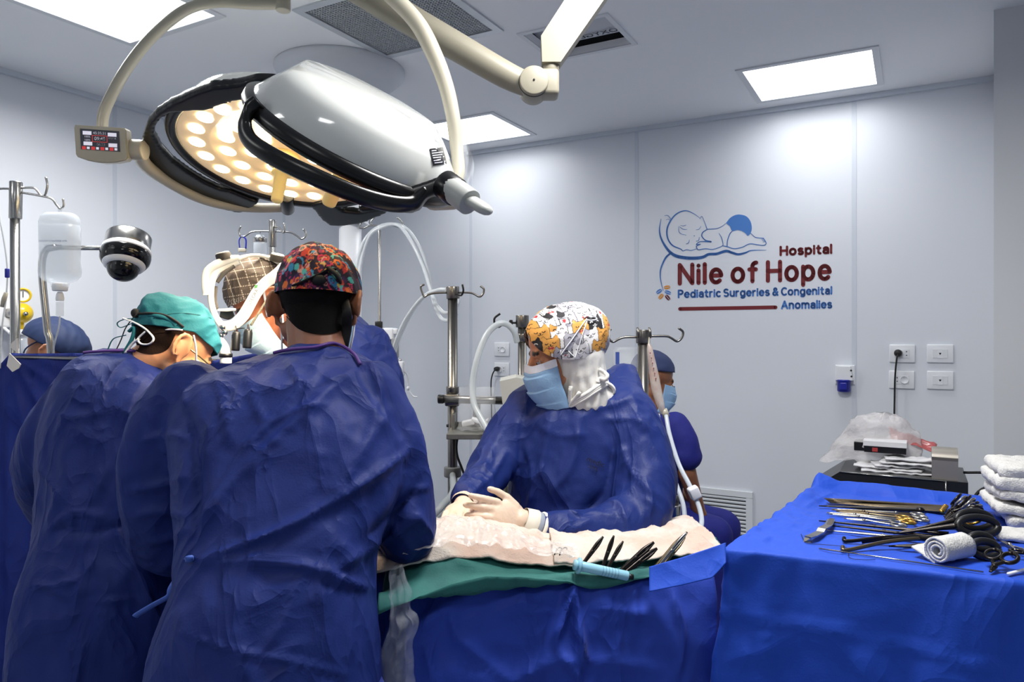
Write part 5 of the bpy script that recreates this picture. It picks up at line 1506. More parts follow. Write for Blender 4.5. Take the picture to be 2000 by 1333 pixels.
mk('waist_tie', tube(spline(ties, 6), .007, 8, True, .35), M('tie_blue', (74, 104, 190), .6), gM_o)
for w, dvec, sd in ((wrM[0], (.75, .6, -.2), (0, 0, 1)), (wrM[1], (-.7, .65, -.2), (0, 0, 1))):
    mk('glove', hand(w, dvec, sd, (0, -1, .6)), m_glove, man)
# hair, cap, ties
def el_back(az):
    return -8 - 20 * math.cos(math.radians(wrapd(az + 90)))
cap_u = lambda V, c, A, s, cen: ((((V - c) @ A.T) / s) - np.array(cen))
vf = sheet_on_head(cM, AM, hsM, (0, -.008, .045), (.086, .108, .099), 0, 360, el_back, 90, 330, 90, .006, 5, None, True)
lc = cap_u(vf[0], cM, AM, hsM, (0, -.008, .045))
C = shape_print(lc[:, 0] * 1.25, lc[:, 2] + lc[:, 1] * .25, 11, (34, 20, 44), 430, [(214, 66, 52), (236, 120, 50), (222, 52, 96), (240, 196, 80), (64, 150, 190), (150, 40, 90), (200, 60, 60), (90, 190, 180), (232, 170, 150), (60, 30, 80)], .0045, .0115, ((-.125, .125), (-.08, .14)))
capM = mk('cap', vf, M('print_cloth', (200, 200, 200), .7, vcol='print', bump=(200, .1)), man, cols=C)
bC = bvh_of(vf)
m_tieb = M('tie_black', (14, 12, 14), .7)
tp = [hit(bC, x, y, .006) for x, y in ((575, 560), (600, 548), (622, 538), (640, 530), (652, 528))]
mk('cap_tie', tube(spline(tp, 6), .006, 8, True, .4), m_tieb, capM)
yk = hit(bC, 650, 535)[1]
mk('cap_tie', tube(spline([hit(bC, 640, 526, .008), hit(bC, 655, 545, .010), hit(bC, 668, 570, .012), P(676, 600, yk + .01), P(677, 640, yk + .02), P(670, 672, yk + .02), P(663, 700, yk + .03)], 6), [.012] * 37, 10, True, .4), m_tieb, capM)
mk('cap_knot', ell(hit(bC, 622, 548, .006), (.016, .012, .012)), m_tieb, capM)
kb = hit(bC, 610, 575)[1]
for pts in ([(606, 580), (602, 602), (598, 632)], [(618, 580), (632, 600), (646, 622)]):
    w = np.array([P(x, y, kb - .012) for x, y in pts]); w2 = spline(w, 5)
    vt = tube(w2, np.interp(np.linspace(0, 1, len(w2)), [0, 1], [.006, .011]), 8, True, .3)
    mk('cap_tail', vt, M('tail_print', (44, 36, 66), .7, var=(90, (150, 70, 60), .1)), capM)
for x0 in (548, 694):
    mk('mask_strap', tube([P(x0, 622, 1.63), P(x0 + (2 if x0 < 600 else -4), 655, 1.62), P(x0 + (3 if x0 < 600 else -12), 690, 1.60)], .0022, 8), m_strap, man)
face_mask('mask', cM, AM, hsM, man, m_mask, False)

# ================================================================== person with the teal cap
man2 = thing('person', np.array([-.98, 1.75, 0]), 'person in blue gown bending to the right, wearing a teal cap and glasses', 'person')
cL = P(334, 689, 1.86); AL = head_axes(44, -32, 4); hsL = 1.02
hip, kn, an = std_legs(P(205, 1300, 1.66)[0], 1.68)
shL = [P(170, 800, 1.80), P(360, 800, 1.88)]; elL = [P(85, 930, 1.80), P(400, 1000, 1.86)]; wrL = [P(190, 1010, 2.0), P(450, 1010, 2.05)]
body(man2, cL, AL, hsL, P(268, 735, 1.84), shL, elL, wrL, hip, kn, an, (206, 146, 104), beard=(96, 62, 44))
lower_clothes(man2, hip, kn, an)
bodyL = BB['last']
rows = [(684, 205, 285, 1.845, .06), (694, 180, 286, 1.84, .09), (708, 160, 304, 1.83, .12), (735, 142, 352, 1.82, .15), (775, 125, 405, 1.81, .17), (830, 108, 430, 1.80, .18), (900, 100, 432, 1.78, .18), (980, 98, 420, 1.76, .18),
        (1040, 96, 400, 1.74, .175), (1090, 78, 385, 1.72, .175), (1140, 62, 378, 1.71, .18), (1220, 52, 372, 1.70, .185), (1333, 48, 366, 1.69, .19), (1500, 46, 362, 1.69, .195), (1620, 44, 360, 1.69, .20)]
gL = join(torso(rows), limb([(172, 775, 1.80, .085), (120, 840, 1.79, .085), (92, 900, 1.79, .072), (92, 960, 1.82, .066), (112, 1000, 1.88, .058), (190, 1010, 1.99, .042)]),
          limb([(370, 780, 1.86, .07), (395, 880, 1.86, .068), (405, 980, 1.86, .062), (430, 1005, 1.95, .052), (450, 1010, 2.04, .042)]))
SL = [([(300, 720), (250, 800), (220, 900), (180, 1000)], 14, .009), ([(330, 760), (300, 860), (250, 980)], 14, .010), ([(370, 770), (340, 880), (290, 1000)], 12, .009), ([(180, 720), (140, 790), (110, 850)], 10, .008), ([(100, 810), (160, 815), (210, 800)], 8, .007),
      ([(90, 1040), (140, 1005), (200, 1010)], 9, .010), ([(95, 1030), (180, 1040), (250, 1020)], 12, -.010), ([(160, 1060), (150, 1130), (110, 1140)], 9, .006), ([(55, 1140), (100, 1150), (130, 1170)], 7, .007), ([(170, 1020), (175, 1100), (150, 1180)], 9, .006), ([(180, 1175), (270, 1172), (330, 1172)], 6, .005),
      ([(240, 760), (200, 840), (180, 920)], 9, .006), ([(205, 720), (190, 790), (150, 860)], 9, .006), ([(60, 900), (110, 960), (90, 1030)], 12, .007), ([(250, 900), (235, 960), (240, 1010)], 8, .006)]
vL = cloth(gL, .0085, .010, 5.0, SL, 3, (1, 1, .65), 9.0, sc=1.5, post=0)
gL_o = mk('gown', vL, m_gown, man2)
bL = bvh_of(vL)
mk('collar_trim', tube(spline([hit(bL, x, y, .006) for x, y in ((164, 694), (180, 692), (210, 690), (240, 689), (265, 690), (288, 698), (302, 709), (312, 718))], 6), .0035, 8), m_trim, gL_o)
for w, dvec in ((wrL[0], (.8, .5, -.2)), (wrL[1], (.6, .6, -.3))):
    mk('glove', hand(w, dvec, (0, 0, 1), (0, -1, .5)), m_glove, man2)
mk('hair', thick(sheet_on_head(cL, AL, hsL, (0, -.010, .045), (.0775, .0985, .093), 195, 372, lambda az: -50 + 44 * max(0, math.cos(math.radians(az - 10))), -4, 60, 24, .0008, 2), .004), M('hair_brown', (40, 28, 22), .95, spec=.1, bump=(420, .25)), man2)
hair_patch(bodyL, [(258, 630), (285, 630), (318, 636), (344, 642)], [(250, 676), (275, 690), (305, 692), (328, 682), (342, 656)], MATS['hair_brown'], man2, .004)
def el_teal(az):
    d = wrapd(az - 90)
    return 3 - 22 * max(0, -math.cos(math.radians(d))) - 3 * max(0, math.cos(math.radians(d)))
def bulge_teal(az, el):
    d = math.radians(wrapd(az + 90)); e = math.radians(el - 12)
    return 1 + .13 * math.exp(-(d / .55) ** 2 - ((e - .25) / .45) ** 2) + .014 * math.sin(7 * math.radians(az) + 5 * e)
m_teal = M('cap_teal', (15, 96, 106), .8, bump=(180, .12))
vf = sheet_on_head(cL, AL, hsL, (0, -.008, .045), (.084, .108, .098), 0, 360, el_teal, 90, 160, 60, .009, 8, bulge_teal)
capL = mk('cap', thick(vf, .002), m_teal, man2)
bC2 = bvh_of(vf)
mk('cap_seam', tube(spline([hit(bC2, x, y, .0006) for x, y in ((300, 622), (330, 614), (360, 612), (390, 616), (412, 622))], 6), .0012, 6), M('seam_teal', (18, 92, 100), .7), capL)
mk('cap_fold', tube(spline([hit(bC2, x, y, -.002) for x, y in ((272, 618), (300, 616), (325, 622), (345, 636))], 6), .006, 8), m_teal, capL)
mk('cap_band', tube(spline([hit(bC2, x, y, .003) for x, y in ((268, 614), (290, 613), (318, 616), (340, 626), (358, 640))], 6), .003, 8), m_tieb, man2)
mk('toggle', ell(hit(bC2, 268, 612, .004), (.011, .011, .012)), m_tieb, man2)
yt = hit(bC2, 275, 620)[1]
for pts, r_, mt, nm in (([(266, 614), (246, 640), (236, 665), (224, 690)], .0022, m_tieb, 'cord'), ([(258, 632), (236, 640), (229, 632), (240, 625), (262, 622)], .0024, m_teal, 'cap_loop'), ([(252, 648), (262, 640), (258, 662), (242, 690)], .0075, m_teal, 'cap_tail'), ([(246, 655), (222, 662), (212, 680), (210, 692)], .0025, m_teal, 'cap_tail'),
                       ([(240, 622), (262, 630), (280, 640), (292, 650), (300, 662), (292, 672), (276, 672), (270, 662), (284, 648)], .0045, m_strap, 'mask_tie'), ([(272, 662), (258, 672), (244, 690)], .006, m_strap, 'mask_tie')):
    mk(nm, tube(spline([P(x, y, yt - .008) for x, y in pts], 6), r_, 8, True, .5), mt, man2)
face_mask('mask', cL, AL, hsL, man2, m_maskl, False)
yl = HL(cL, AL, hsL, (.085, .0, 0))[1]
mk('mask_strap', tube(spline([P(292, 650, yl + .01), P(330, 644, yl - .012), P(356, 645, yl - .012)], 6), .0042, 8, True, .5), m_strap, man2)
mk('mask_strap', tube(spline([P(378, 655, yl - .012), P(382, 675, yl - .010), P(383, 700, yl + .0), P(378, 720, yl + .01), P(372, 735, yl + .01)], 6), .0045, 8, True, .5), m_strap, man2)
m_gold = M('gold_frame', (170, 140, 90), .25, .9)
mk('glasses_temple', tube([HL(cL, AL, hsL, (.083, -.01, .012)), HL(cL, AL, hsL, (.082, .04, .006)), HL(cL, AL, hsL, (.070, .105, -.002))], .0022, 8), m_gold, man2)
for sx in (-1, 1):
    lc_ = HL(cL, AL, hsL, (sx * .036, .112, -.012))
    grm = mk('glasses_rim', tube([lc_ + .027 * math.cos(t) * AL[0] + .019 * math.sin(t) * AL[2] for t in np.linspace(0, 6.2832, 25)], .0018, 6), m_gold, man2)
    mk('glasses_lens', prism([lc_ + .026 * math.cos(t) * AL[0] + .018 * math.sin(t) * AL[2] for t in np.linspace(0, 6.2832, 17)[:-1]], AL[1] * .002), M('lens_glass', (220, 226, 230), .05, alpha=.2, spec=.8), grm, smooth=False)

# ================================================================== surgeon with the headlight
sur = thing('person', np.array([-.62, 2.42, 0]), 'surgeon in blue gown facing us with mask, dark cap and magnifying loupes', 'person')
cS = P(522, 592, 2.25); AS = head_axes(-116, -34, 0); hsS = 1.04
hip, kn, an = std_legs(-.58, 2.50)
shS = [P(712, 705, 2.42), P(588, 710, 2.42)]; elS = [P(744, 858, 2.36), P(532, 860, 2.36)]; wrS = [P(690, 960, 2.05), P(560, 960, 2.05)]
body(sur, cS, AS, hsS, P(575, 668, 2.38), shS, elS, wrS, hip, kn, an, (196, 120, 84))
lower_clothes(sur, hip, kn, an)
rows = [(612, 640, 690, 2.46, .06), (622, 610, 705, 2.46, .10), (640, 585, 722, 2.45, .13), (670, 560, 745, 2.45, .16), (710, 545, 762, 2.44, .17), (770, 540, 766, 2.44, .17), (860, 540, 760, 2.45, .17), (1000, 545, 750, 2.47, .16), (1200, 540, 750, 2.49, .16), (1430, 535, 755, 2.5, .17)]
gS = join(torso(rows), limb([(722, 675, 2.43, .075), (742, 730, 2.41, .075), (748, 790, 2.39, .070), (745, 860, 2.36, .06), (690, 950, 2.08, .042)]), limb([(575, 690, 2.42, .06), (545, 780, 2.40, .06), (530, 860, 2.36, .055), (560, 955, 2.08, .042)]))
SS = [([(690, 640), (735, 690), (745, 770)], 9, .008), ([(680, 660), (700, 720), (690, 780)], 8, .007), ([(720, 640), (765, 700), (775, 770)], 6, -.006), ([(735, 740), (770, 735)], 6, .007), ([(730, 710), (765, 690)], 6, .006)]
mk('gown', cloth(gS, .010, .009, 6, SS, 3, (1, 1, .8), 15.), m_gown, sur)
for w in wrS: mk('glove', hand(w, (-.2, -.9, -.3), (-.8, .2, .3), (0, -.3, 1)), m_glove, sur)
V = face_mask('mask', cS, AS, hsS, sur, m_maskl, False, 1.05, -.018, -.135)
def el_s(az): return -6 + 8 * math.sin(math.radians(az))
vf = sheet_on_head(cS, AS, hsS, (0, -.010, .045), (.083, .108, .098), 0, 360, el_s, 90, 300, 90, .008, 4)
lc = cap_u(vf[0], cS, AS, hsS, (0, -.008, .045))
g1 = lc[:, 1] * 1.0 + lc[:, 2] * .35; g2 = lc[:, 2] - lc[:, 1] * .45
C = np.tile(lin((78, 66, 58)), (len(lc), 1))
C[(np.abs((g1 / .026) % 1 - .5) < .024) | (np.abs((g2 / .026) % 1 - .5) < .024)] = lin((196, 184, 168))
C[(g2 < -.02) & (np.sin(g1 * 900) * np.sin(g2 * 1400) > .55)] = lin((200, 190, 180))
mk('cap', vf, MATS['print_cloth'], sur, cols=C)
bS = bvh_of(vf)
LS = lambda *p: HL(cS, AS, hsS, p)
mk('mask_strap', tube(spline([LS(-.066, .03, -.03), LS(-.084, .012, .01), LS(-.088, -.006, .05)], 6), .004, 8, True, .5), m_strap, sur)
mk('mask_strap', tube(spline([LS(-.06, .03, -.11), LS(-.078, .0, -.06), LS(-.088, -.022, -.01), LS(-.086, -.03, .03)], 6), .003, 8, True, .5), m_strap, sur)
# loupes
lo_ = thing('loupe_glasses', P(475, 680, 2.08), 'black magnifying loupes on thin glasses worn over the surgeon\'s mask', 'loupes')
for sx in (-1, 1):
    b0 = P(485, 644, 2.075) if sx < 0 else P(462, 649, 2.085); ax_ = nrm([-.03, -.12, -1.0])
    mk('loupe_barrel', lathe(b0, ax_, [(.001, 0), (.0105, 0), (.0115, .006), (.0125, .010), (.0125, .050), (.0115, .054), (.001, .054)], 20), m_blackc, lo_)
    mk('rim', tube([(P(485, 642, 2.085) if sx < 0 else P(460, 645, 2.10)) + .024 * math.cos(t) * AS[0] + .012 * math.sin(t) * UP for t in np.linspace(0, 6.2832, 21)], .0014, 6), m_blackc, lo_)
mk('lens', prism([P(485, 642, 2.085) + .023 * math.cos(t) * AS[0] + .011 * math.sin(t) * UP for t in np.linspace(0, 6.2832, 17)[:-1]], AS[1] * .002), M('lens_pink', (206, 150, 158), .1, alpha=.5), lo_, smooth=False)
mk('temple', tube(spline([P(490, 636, 2.085), P(505, 612, 2.10), P(522, 585, 2.125), P(540, 566, 2.16)], 6), .005, 8, True, .6), M('temple_camo', (74, 70, 54), .6, var=(200, (120, 112, 90), .15)), lo_)
mk('bridge', tube([P(462, 643, 2.10), P(478, 641, 2.09)], .0016, 6), m_blackc, lo_)
# headlight
hl = thing('surgical_headlight', P(470, 640, 2.2), 'white surgical headlight headset with padded band and light pod on the surgeon', 'headlight')
m_hw = M('headset_white', (234, 232, 224), .35, coat=.2)
def band(pts, wpx, tpx, nm, mat, lab=None):
    """flat strip facing us: pts (px, py, Y)"""
    w = spline([P(*q) for q in pts], 8)
    T, N, B = frames(w)
    view = nrm(w.mean(0) - np.array([0, 0, CAMZ]))
    k = w[:, 1].mean() / F_PX
    V = []
    ww = np.interp(np.linspace(0, 1, len(w)), np.linspace(0, 1, len(wpx)), wpx) * k / 2
    for i in range(len(w)):
        s_ = nrm(np.cross(T[i], view)); d_ = nrm(np.cross(s_, T[i]))
        for a in np.linspace(0, 2 * math.pi, 12, endpoint=False):
            V.append(w[i] + s_ * ww[i] * math.copysign(abs(math.cos(a)) ** .6, math.cos(a)) + d_ * tpx * k / 2 * math.copysign(abs(math.sin(a)) ** .8, math.sin(a)))
    Vv, Fs = gridmesh(np.array(V), 12, len(w), True)
    return mk(nm, (Vv, Fs + [tuple(range(12)), tuple(len(V) - 12 + j for j in range(12))]), mat, hl, label=lab), w
band([(440, 638, 2.10), (458, 634, 2.10), (476, 616, 2.10), (490, 592, 2.115), (503, 570, 2.125), (520, 552, 2.135), (540, 538, 2.14), (556, 520, 2.17)], [20, 22, 22, 21, 21, 22, 24, 20], 6, 'side_band', m_hw)
band([(466, 508, 2.14), (440, 517, 2.12), (420, 532, 2.10), (413, 556, 2.09), (412, 585, 2.085), (418, 612, 2.085), (430, 632, 2.09), (446, 639, 2.10)], [20, 22, 17, 13, 12, 12, 14, 18], 12, 'front_shell', m_hw)
band([(402, 577, 2.075), (400, 556, 2.075), (404, 532, 2.085), (422, 518, 2.10), (445, 508, 2.12), (466, 504, 2.14)], [12, 13, 15, 18, 17, 12], 14, 'lamp_arm', m_hw)
band([(462, 507, 2.14), (486, 500, 2.17), (510, 500, 2.19), (535, 508, 2.20), (556, 522, 2.20)], [10, 7, 7, 8, 10], 10, 'top_strap', m_hw)
band([(458, 520, 2.12), (438, 534, 2.11), (424, 552, 2.105)], [7, 9, 7], 8, 'pad', M('pad_grey', (96, 90, 84), .8))
band([(422, 560, 2.105), (420, 585, 2.1), (424, 604, 2.10)], [6, 7, 6], 8, 'pad', MATS['pad_grey'])
band([(426, 606, 2.10), (442, 606, 2.10), (460, 605, 2.10)], [5, 6, 5], 6, 'brow_band', m_hw)
band([(430, 613, 2.105), (445, 615, 2.11), (456, 612, 2.11)], [14, 20, 12], 4, 'brow_pad', m_blackc)
for x, y, Y in ((437, 503, 2.12), (541, 506, 2.19)):
    kd = nrm([.25 if x > 500 else -.25, -.15, 1])
    kp = P(x, y, Y)
    mk('knob', join(lathe(kp - kd * .008, kd, [(.021 * (1 + .03 * (-1) ** j), 0) for j in (0,)] + [(.0215, .002), (.0215, .018), (.019, .021)], 28)), M('knob_dark', (58, 52, 46), .6), hl)
    mk('knob_cap', lathe(kp - kd * .008, kd, [(.019, .0205), (.018, .0235), (.001, .024)], 28), m_hw, hl)
for q in ((434, 640, 2.08), (438, 650, 2.08), (430, 656, 2.08)):
    mk('hinge', lathe(P(*q), (0, -1, 0), [(.001, -.006), (.008, -.006), (.009, 0), (.005, .005), (.001, .005)], 16), m_steel, hl)
mk('light_pod', tube(spline([P(408, 652, 2.10), P(424, 664, 2.09), P(436, 680, 2.08), P(441, 696, 2.08), P(441, 710, 2.08)], 6), [.013] * 5 + [.0165] * 20, 18), m_hw, hl)
mk('pod_ring', cyl(P(441, 691, 2.08), P(441, 698, 2.08), .0185, 24), m_blackc, hl)
w0 = P(486, 602, 2.098); w1 = P(505, 565, 2.118); ex_ = nrm(w1 - w0); ey_ = nrm(np.cross(np.array([0, -1, 0.15]), ex_)); ey_ = ey_ if ey_[2] > 0 else -ey_
tw = (w0 + w1) / 2
mk('brand_print', text_vf('INTEGRA', .0145, tw - np.array([0, .0085, 0]), ex_, ey_), M('print_green_black', (50, 50, 50), .6), hl, smooth=False)
for dx, dy in ((0, 0), (3.2, -1), (.8, -3.2), (4, -4)):
    mk('clover_leaf', ell(P(498 + dx, 562 + dy, 2.108), (.0026, .0012, .0026), None, 10, 6), M('print_green', (60, 150, 60), .6), hl)

# ================================================================== scrub nurse
nur = thing('person', np.array([.2, 2.22, 0]), 'scrub nurse in blue gown with cat-print cap, white headscarf and blue mask', 'person')
cN = P(1098, 690, 2.12); AN = head_axes(-100, -17, 0); hsN = 1.0
hip, kn, an = std_legs(.21, 2.26)
shN = [P(1210, 830, 2.14), P(1060, 810, 2.2)]; elN = [P(1232, 1018, 1.965), P(966, 905, 2.10)]; wrN = [P(1040, 1027, 1.84), P(905, 985, 1.92)]
body(nur, cN, AN, hsN, P(1128, 775, 2.2), shN, elN, wrN, hip, kn, an, (196, 132, 96), ears=False)
eyes(cN, AN, hsN, nur)
lower_clothes(nur, hip, kn, an)
rows = [(712, 1196, 1240, 2.27, .03), (724, 1180, 1248, 2.26, .06), (745, 1130, 1252, 2.24, .11), (768, 1075, 1256, 2.22, .14), (790, 1030, 1262, 2.21, .155), (820, 1008, 1270, 2.20, .165), (870, 998, 1280, 2.19, .175), (930, 994, 1284, 2.18, .18), (1000, 995, 1280, 2.18, .18), (1080, 995, 1278, 2.18, .18), (1200, 990, 1280, 2.20, .18), (1420, 985, 1285, 2.22, .19)]
gN = join(torso(rows), limb([(1215, 810, 2.14, .095), (1248, 880, 2.08, .092), (1262, 950, 2.02, .088), (1245, 1010, 1.95, .080), (1180, 1036, 1.90, .068), (1110, 1040, 1.86, .056), (1062, 1036, 1.845, .044)]),
          limb([(1040, 800, 2.2, .085), (1000, 850, 2.16, .075), (965, 905, 2.10, .066), (935, 950, 2.02, .056), (912, 975, 1.95, .045)]))
SN = [([(1080, 800), (1060, 900), (1030, 1000)], 14, .010), ([(1130, 820), (1120, 900), (1080, 960)], 14, .009), ([(1010, 820), (1005, 880), (1010, 960)], 10, .007), ([(1230, 760), (1260, 840), (1290, 900)], 10, .008), ([(1200, 870), (1180, 960), (1130, 1010)], 12, -.012), ([(1210, 860), (1240, 930), (1300, 980)], 10, .008),
      ([(1070, 1010), (1130, 1000), (1200, 1010)], 9, .008), ([(1060, 1050), (1120, 1035), (1160, 1010)], 8, .007), ([(1090, 1060), (1170, 1060), (1250, 1040)], 9, .008), ([(1250, 970), (1290, 1000), (1280, 1050)], 9, .007), ([(1180, 820), (1240, 820), (1270, 850)], 8, .007), ([(985, 830), (950, 900), (930, 960)], 8, .007), ([(990, 880), (960, 930), (925, 960)], 7, .007),
      ([(1025, 870), (1040, 930), (1035, 1000)], 9, .006), ([(1160, 800), (1200, 790), (1240, 770)], 8, .006), ([(1050, 830), (1090, 850), (1150, 850)], 10, .005)]
vN = cloth(gN, .0085, .009, 5.5, SN, 3, (1, 1, .75), 21., sc=1.5, post=0)
gN_o = mk('gown', vN, m_gown2, nur)
bN = bvh_of(vN)
# gown print
def stuck_text(txt, size, px, py, ex2, b, mat, parent, nm='gown_print'):
    o = hit(b, px, py); ex_ = nrm(P(px + 20 * ex2[0], py + 20 * ex2[1], o[1]) - o); ez = nrm(np.cross(ex_, [0, 1, 0])); ez = ez if ez[2] > 0 else -ez
    V, Fs = text_vf(txt, size, o, ex_, ez)
    q = proj(V)
    V = np.array([hit(b, x, y, .005) for x, y in q])
    return mk(nm, (V, Fs), mat, parent, smooth=False)
m_ink = M('gown_ink', (10, 11, 26), .6)
stuck_text('medic', .021, 1163, 903, (.93, .36), bN, m_ink, gN_o)
stuck_text('XXL', .015, 1159, 915, (.93, .36), bN, m_ink, gN_o)
# gloves and cuffs
gl = hand(P(1022, 1018, 1.83), P(950, 1000, 1.76) - P(1022, 1018, 1.83), (.1, .2, 1), (.2, -.9, .35), 1.02, (10, 18, 22, 26), .0095, 30)
mk('glove', gl, m_glove, nur)
gl2 = hand(P(908, 985, 1.92), P(880, 1012, 1.78) - P(908, 985, 1.92), (1, 0, .2), (-.2, -.4, .9), 1.0, (15, 20, 22, 25), .009, 40)
mk('glove', gl2, m_glove, nur)
ca, cb = P(1060, 1036, 1.845), P(1016, 1016, 1.828); cd = nrm(cb - ca)
mk('glove_cuff', lathe(cb - cd * .005, -cd, [(.034, .0), (.037, .012), (.041, .032), (.040, .033), (.036, .02)], 28), m_cuff, nur)
mk('gown_cuff', lathe(ca + cd * .03, -cd, [(.037, -.006), (.039, .0), (.040, .012), (.037, .014)], 28), M('cuff_grey', (150, 158, 172), .8), nur)
mk('glove_roll', lathe(ca + cd * .016, -cd, [(.040, 0), (.044, .003), (.044, .009), (.040, .012)], 28), m_cuff, nur)
ca, cb = P(914, 976, 1.95), P(904, 988, 1.91); cd = nrm(cb - ca)
mk('glove_cuff', lathe(cb, -cd, [(.034, .0), (.038, .02), (.042, .05), (.040, .05)], 28), m_glove, nur)
# headscarf
rows = [(640, 1085, 1172, 2.13, .088), (665, 1070, 1178, 2.13, .097), (692, 1070, 1180, 2.13, .100), (720, 1078, 1182, 2.135, .099), (748, 1086, 1188, 2.14, .097), (772, 1090, 1200, 2.15, .104), (792, 1098, 1196, 2.155, .106), (804, 1108, 1180, 2.165, .095)]
V, Fs = remesh(torso(rows), .006, 3)
N = vnormals(V, Fs); q = proj(V)
ang_ = np.arctan2(V[:, 1] - 2.15, V[:, 0] - P(1130, 700, 2.15)[0])
V = V + N * (.0035 * np.sin(ang_ * 26 + 3 * pn(V * 14)) * np.clip((q[:, 1] - 690) / 60, 0, 1) + .003 * pn(V * 30))[:, None]
mk('headscarf', (V, Fs), M('scarf_white', (222, 220, 214), .85, bump=(300, .12)), nur)
bH = bvh_of((V, Fs))
for k in range(3):
    mk('scarf_band', tube(spline([hit(bH, x, y + 5 * k, .004) for x, y in ((1092, 786), (1115, 782), (1140, 770), (1165, 755), (1182, 742))], 6), .006, 10, True, .8), MATS['scarf_white'], nur)
kx = hit(bH, 1172, 736)[1] - .012
mk('scarf_knot', tube(spline([P(1170, 722, kx), P(1180, 728, kx), P(1186, 734, kx - .01), P(1182, 742, kx - .01), P(1172, 740, kx), P(1168, 748, kx)], 6), .006, 10), MATS['scarf_white'], nur)
mk('scarf_knot', tube(spline([P(1176, 745, kx + .03), P(1192, 752, kx + .03), P(1199, 762, kx + .035), P(1194, 772, kx + .04)], 6), .009, 10, True, .6), MATS['scarf_white'], nur)
# mask
mv = face_mask('mask', cN, AN, hsN * 1.04, nur, m_mask, True, 1.05, -.008, -.138)
# cap with the cat print
def el_n(az):
    d = wrapd(az - 90)
    return -36 + 70 * math.exp(-(d / 46.0) ** 2) - 18 * math.exp(-(wrapd(az + 90) / 62.0) ** 2)
def bulge_n(az, el):
    b = math.exp(-(wrapd(az + 90) / 75.0) ** 2) * math.exp(-((el - 5) / 45.0) ** 2)
    return 1 + .20 * b
vf = sheet_on_head(cN, AN, hsN, (0, -.016, .042), (.108, .120, .100), 0, 360, el_n, 90, 440, 150, .004, 6, bulge_n, True)
lc = cap_u(vf[0], cN, AN, hsN, (0, -.012, .042))
C = cat_print((lc[:, 1] * 1.0 + .01 * np.sin(lc[:, 2] * 20) + (lc[:, 0] > 0) * .31) / 1.5, (lc[:, 2] * 1.1 - .12 * lc[:, 1] + .25 * np.maximum(lc[:, 0] + .06, 0) - .02) / 1.5)
mk('cap', vf, MATS['print_cloth'], nur, cols=C)
bNC = bvh_of(vf)
for a, b_ in (((1079, 716), (1145, 624)), ((1109, 742), (1146, 626))):
    pts = []
    for k in np.linspace(0, 1, 9):
        x = a[0] + (b_[0] - a[0]) * k; y = a[1] + (b_[1] - a[1]) * k
        p1 = hit(bNC, x, y, .003); p2 = hit(bH, x, y, .003)
        pts.append(p1 if p1[1] < p2[1] else p2)
    pts = np.array(pts); pts[:, 1] = np.minimum(pts[:, 1], np.linspace(pts[0, 1], pts[-1, 1], len(pts)) + .004)
    pts = np.array([P(*proj(p[None])[0], p[1]) for p in pts])
    mk('mask_strap', tube(pts, .0017, 8), m_strap, nur)
mk('mask_bow', tube(spline([hit(bNC, 1140, 622, .004), hit(bNC, 1150, 618, .008), hit(bNC, 1164, 624, .004), hit(bNC, 1152, 628, .008), hit(bNC, 1143, 626, .004)], 6), .0018, 8), m_strap, nur)

# ================================================================== seated person
sea = thing('person', np.array([.66, 3.25, 0]), 'seated person in short-sleeved dark blue scrubs behind the mast', 'person')
YS = 3.22
cZ = P(1272, 746, YS); AZ = head_axes(80, -14, 0)
hip = [P(1262, 1010, YS + .12), P(1270, 1020, YS - .10)]; kn = [P(1410, 1030, YS + .12), P(1392, 1045, YS - .10)]
an = [np.array([kn[0][0] + .02, kn[0][1], .09]), np.array([kn[1][0] + .02, kn[1][1], .09])]
shZ = [P(1268, 830, YS + .17), P(1322, 840, YS - .14)]; elZ = [P(1290, 940, YS + .20), P(1342, 925, YS - .16)]; wrZ = [P(1360, 990, YS + .12), P(1366, 1000, YS - .12)]
hz = hand(wrZ[1], kn[1] - wrZ[1], (0, -.3, 1), (.3, -.4, .8), 1.0, (12, 16, 18, 20), .0095)
body(sea, cZ, AZ, 1.0, P(1268, 815, YS), shZ, elZ, wrZ, hip, kn, an, (140, 92, 66), .0065, extra=[hz])
m_scr_ = M('scrubs_royal', (26, 32, 122), .75, bump=(200, .1))
rows = [(806, 1250, 1300, YS, .06), (818, 1238, 1318, YS, .12), (840, 1228, 1330, YS, .17), (890, 1226, 1332, YS, .18), (960, 1226, 1328, YS, .18), (1020, 1226, 1322, YS, .19)]
mk('scrub_top', cloth(join(torso(rows), limb([(1318, 832, YS - .13, .062), (1334, 862, YS - .15, .066), (1340, 890, YS - .16, .068)]), limb([(1268, 830, YS + .15, .06), (1275, 870, YS + .18, .065), (1280, 890, YS + .19, .066)])), .011, .005, 9, (), 2, (1, 1, 1), 31.), m_scr_, sea)
for k in (0, 1):
    mk('trouser_leg', cloth(join(capsule(hip[k], .115, kn[k], .085), capsule(kn[k], .085, an[k] + UP * .04, .06)), .012, .004, 9, (), 2, (1, 1, 1), 33.), m_scr_, sea)
    mk('shoe', remesh(join(ell(an[k] + [.06, 0, -.04], (.13, .05, .045)), box(an[k] + [.06, 0, -.068], (.25, .085, .03), None, .01)), .008, 2), m_shoe, sea)
mk('cap', thick(sheet_on_head(cZ, AZ, 1.0, (0, -.008, .045), (.082, .104, .096), 0, 360, lambda az: 4 + 8 * math.sin(math.radians(az)), 90, 60, 24, .003, 4), .002), M('cap_navy', (44, 56, 96), .75), sea)
face_mask('mask', cZ, AZ, 1.0, sea, m_mask, False)
eyes(cZ, AZ, 1.0, sea)
st = thing('stool', np.array([P(1265, 1000, YS)[0], YS, 0]), 'round stool under the seated person', 'stool')
sz_ = hip[0][2] - .13
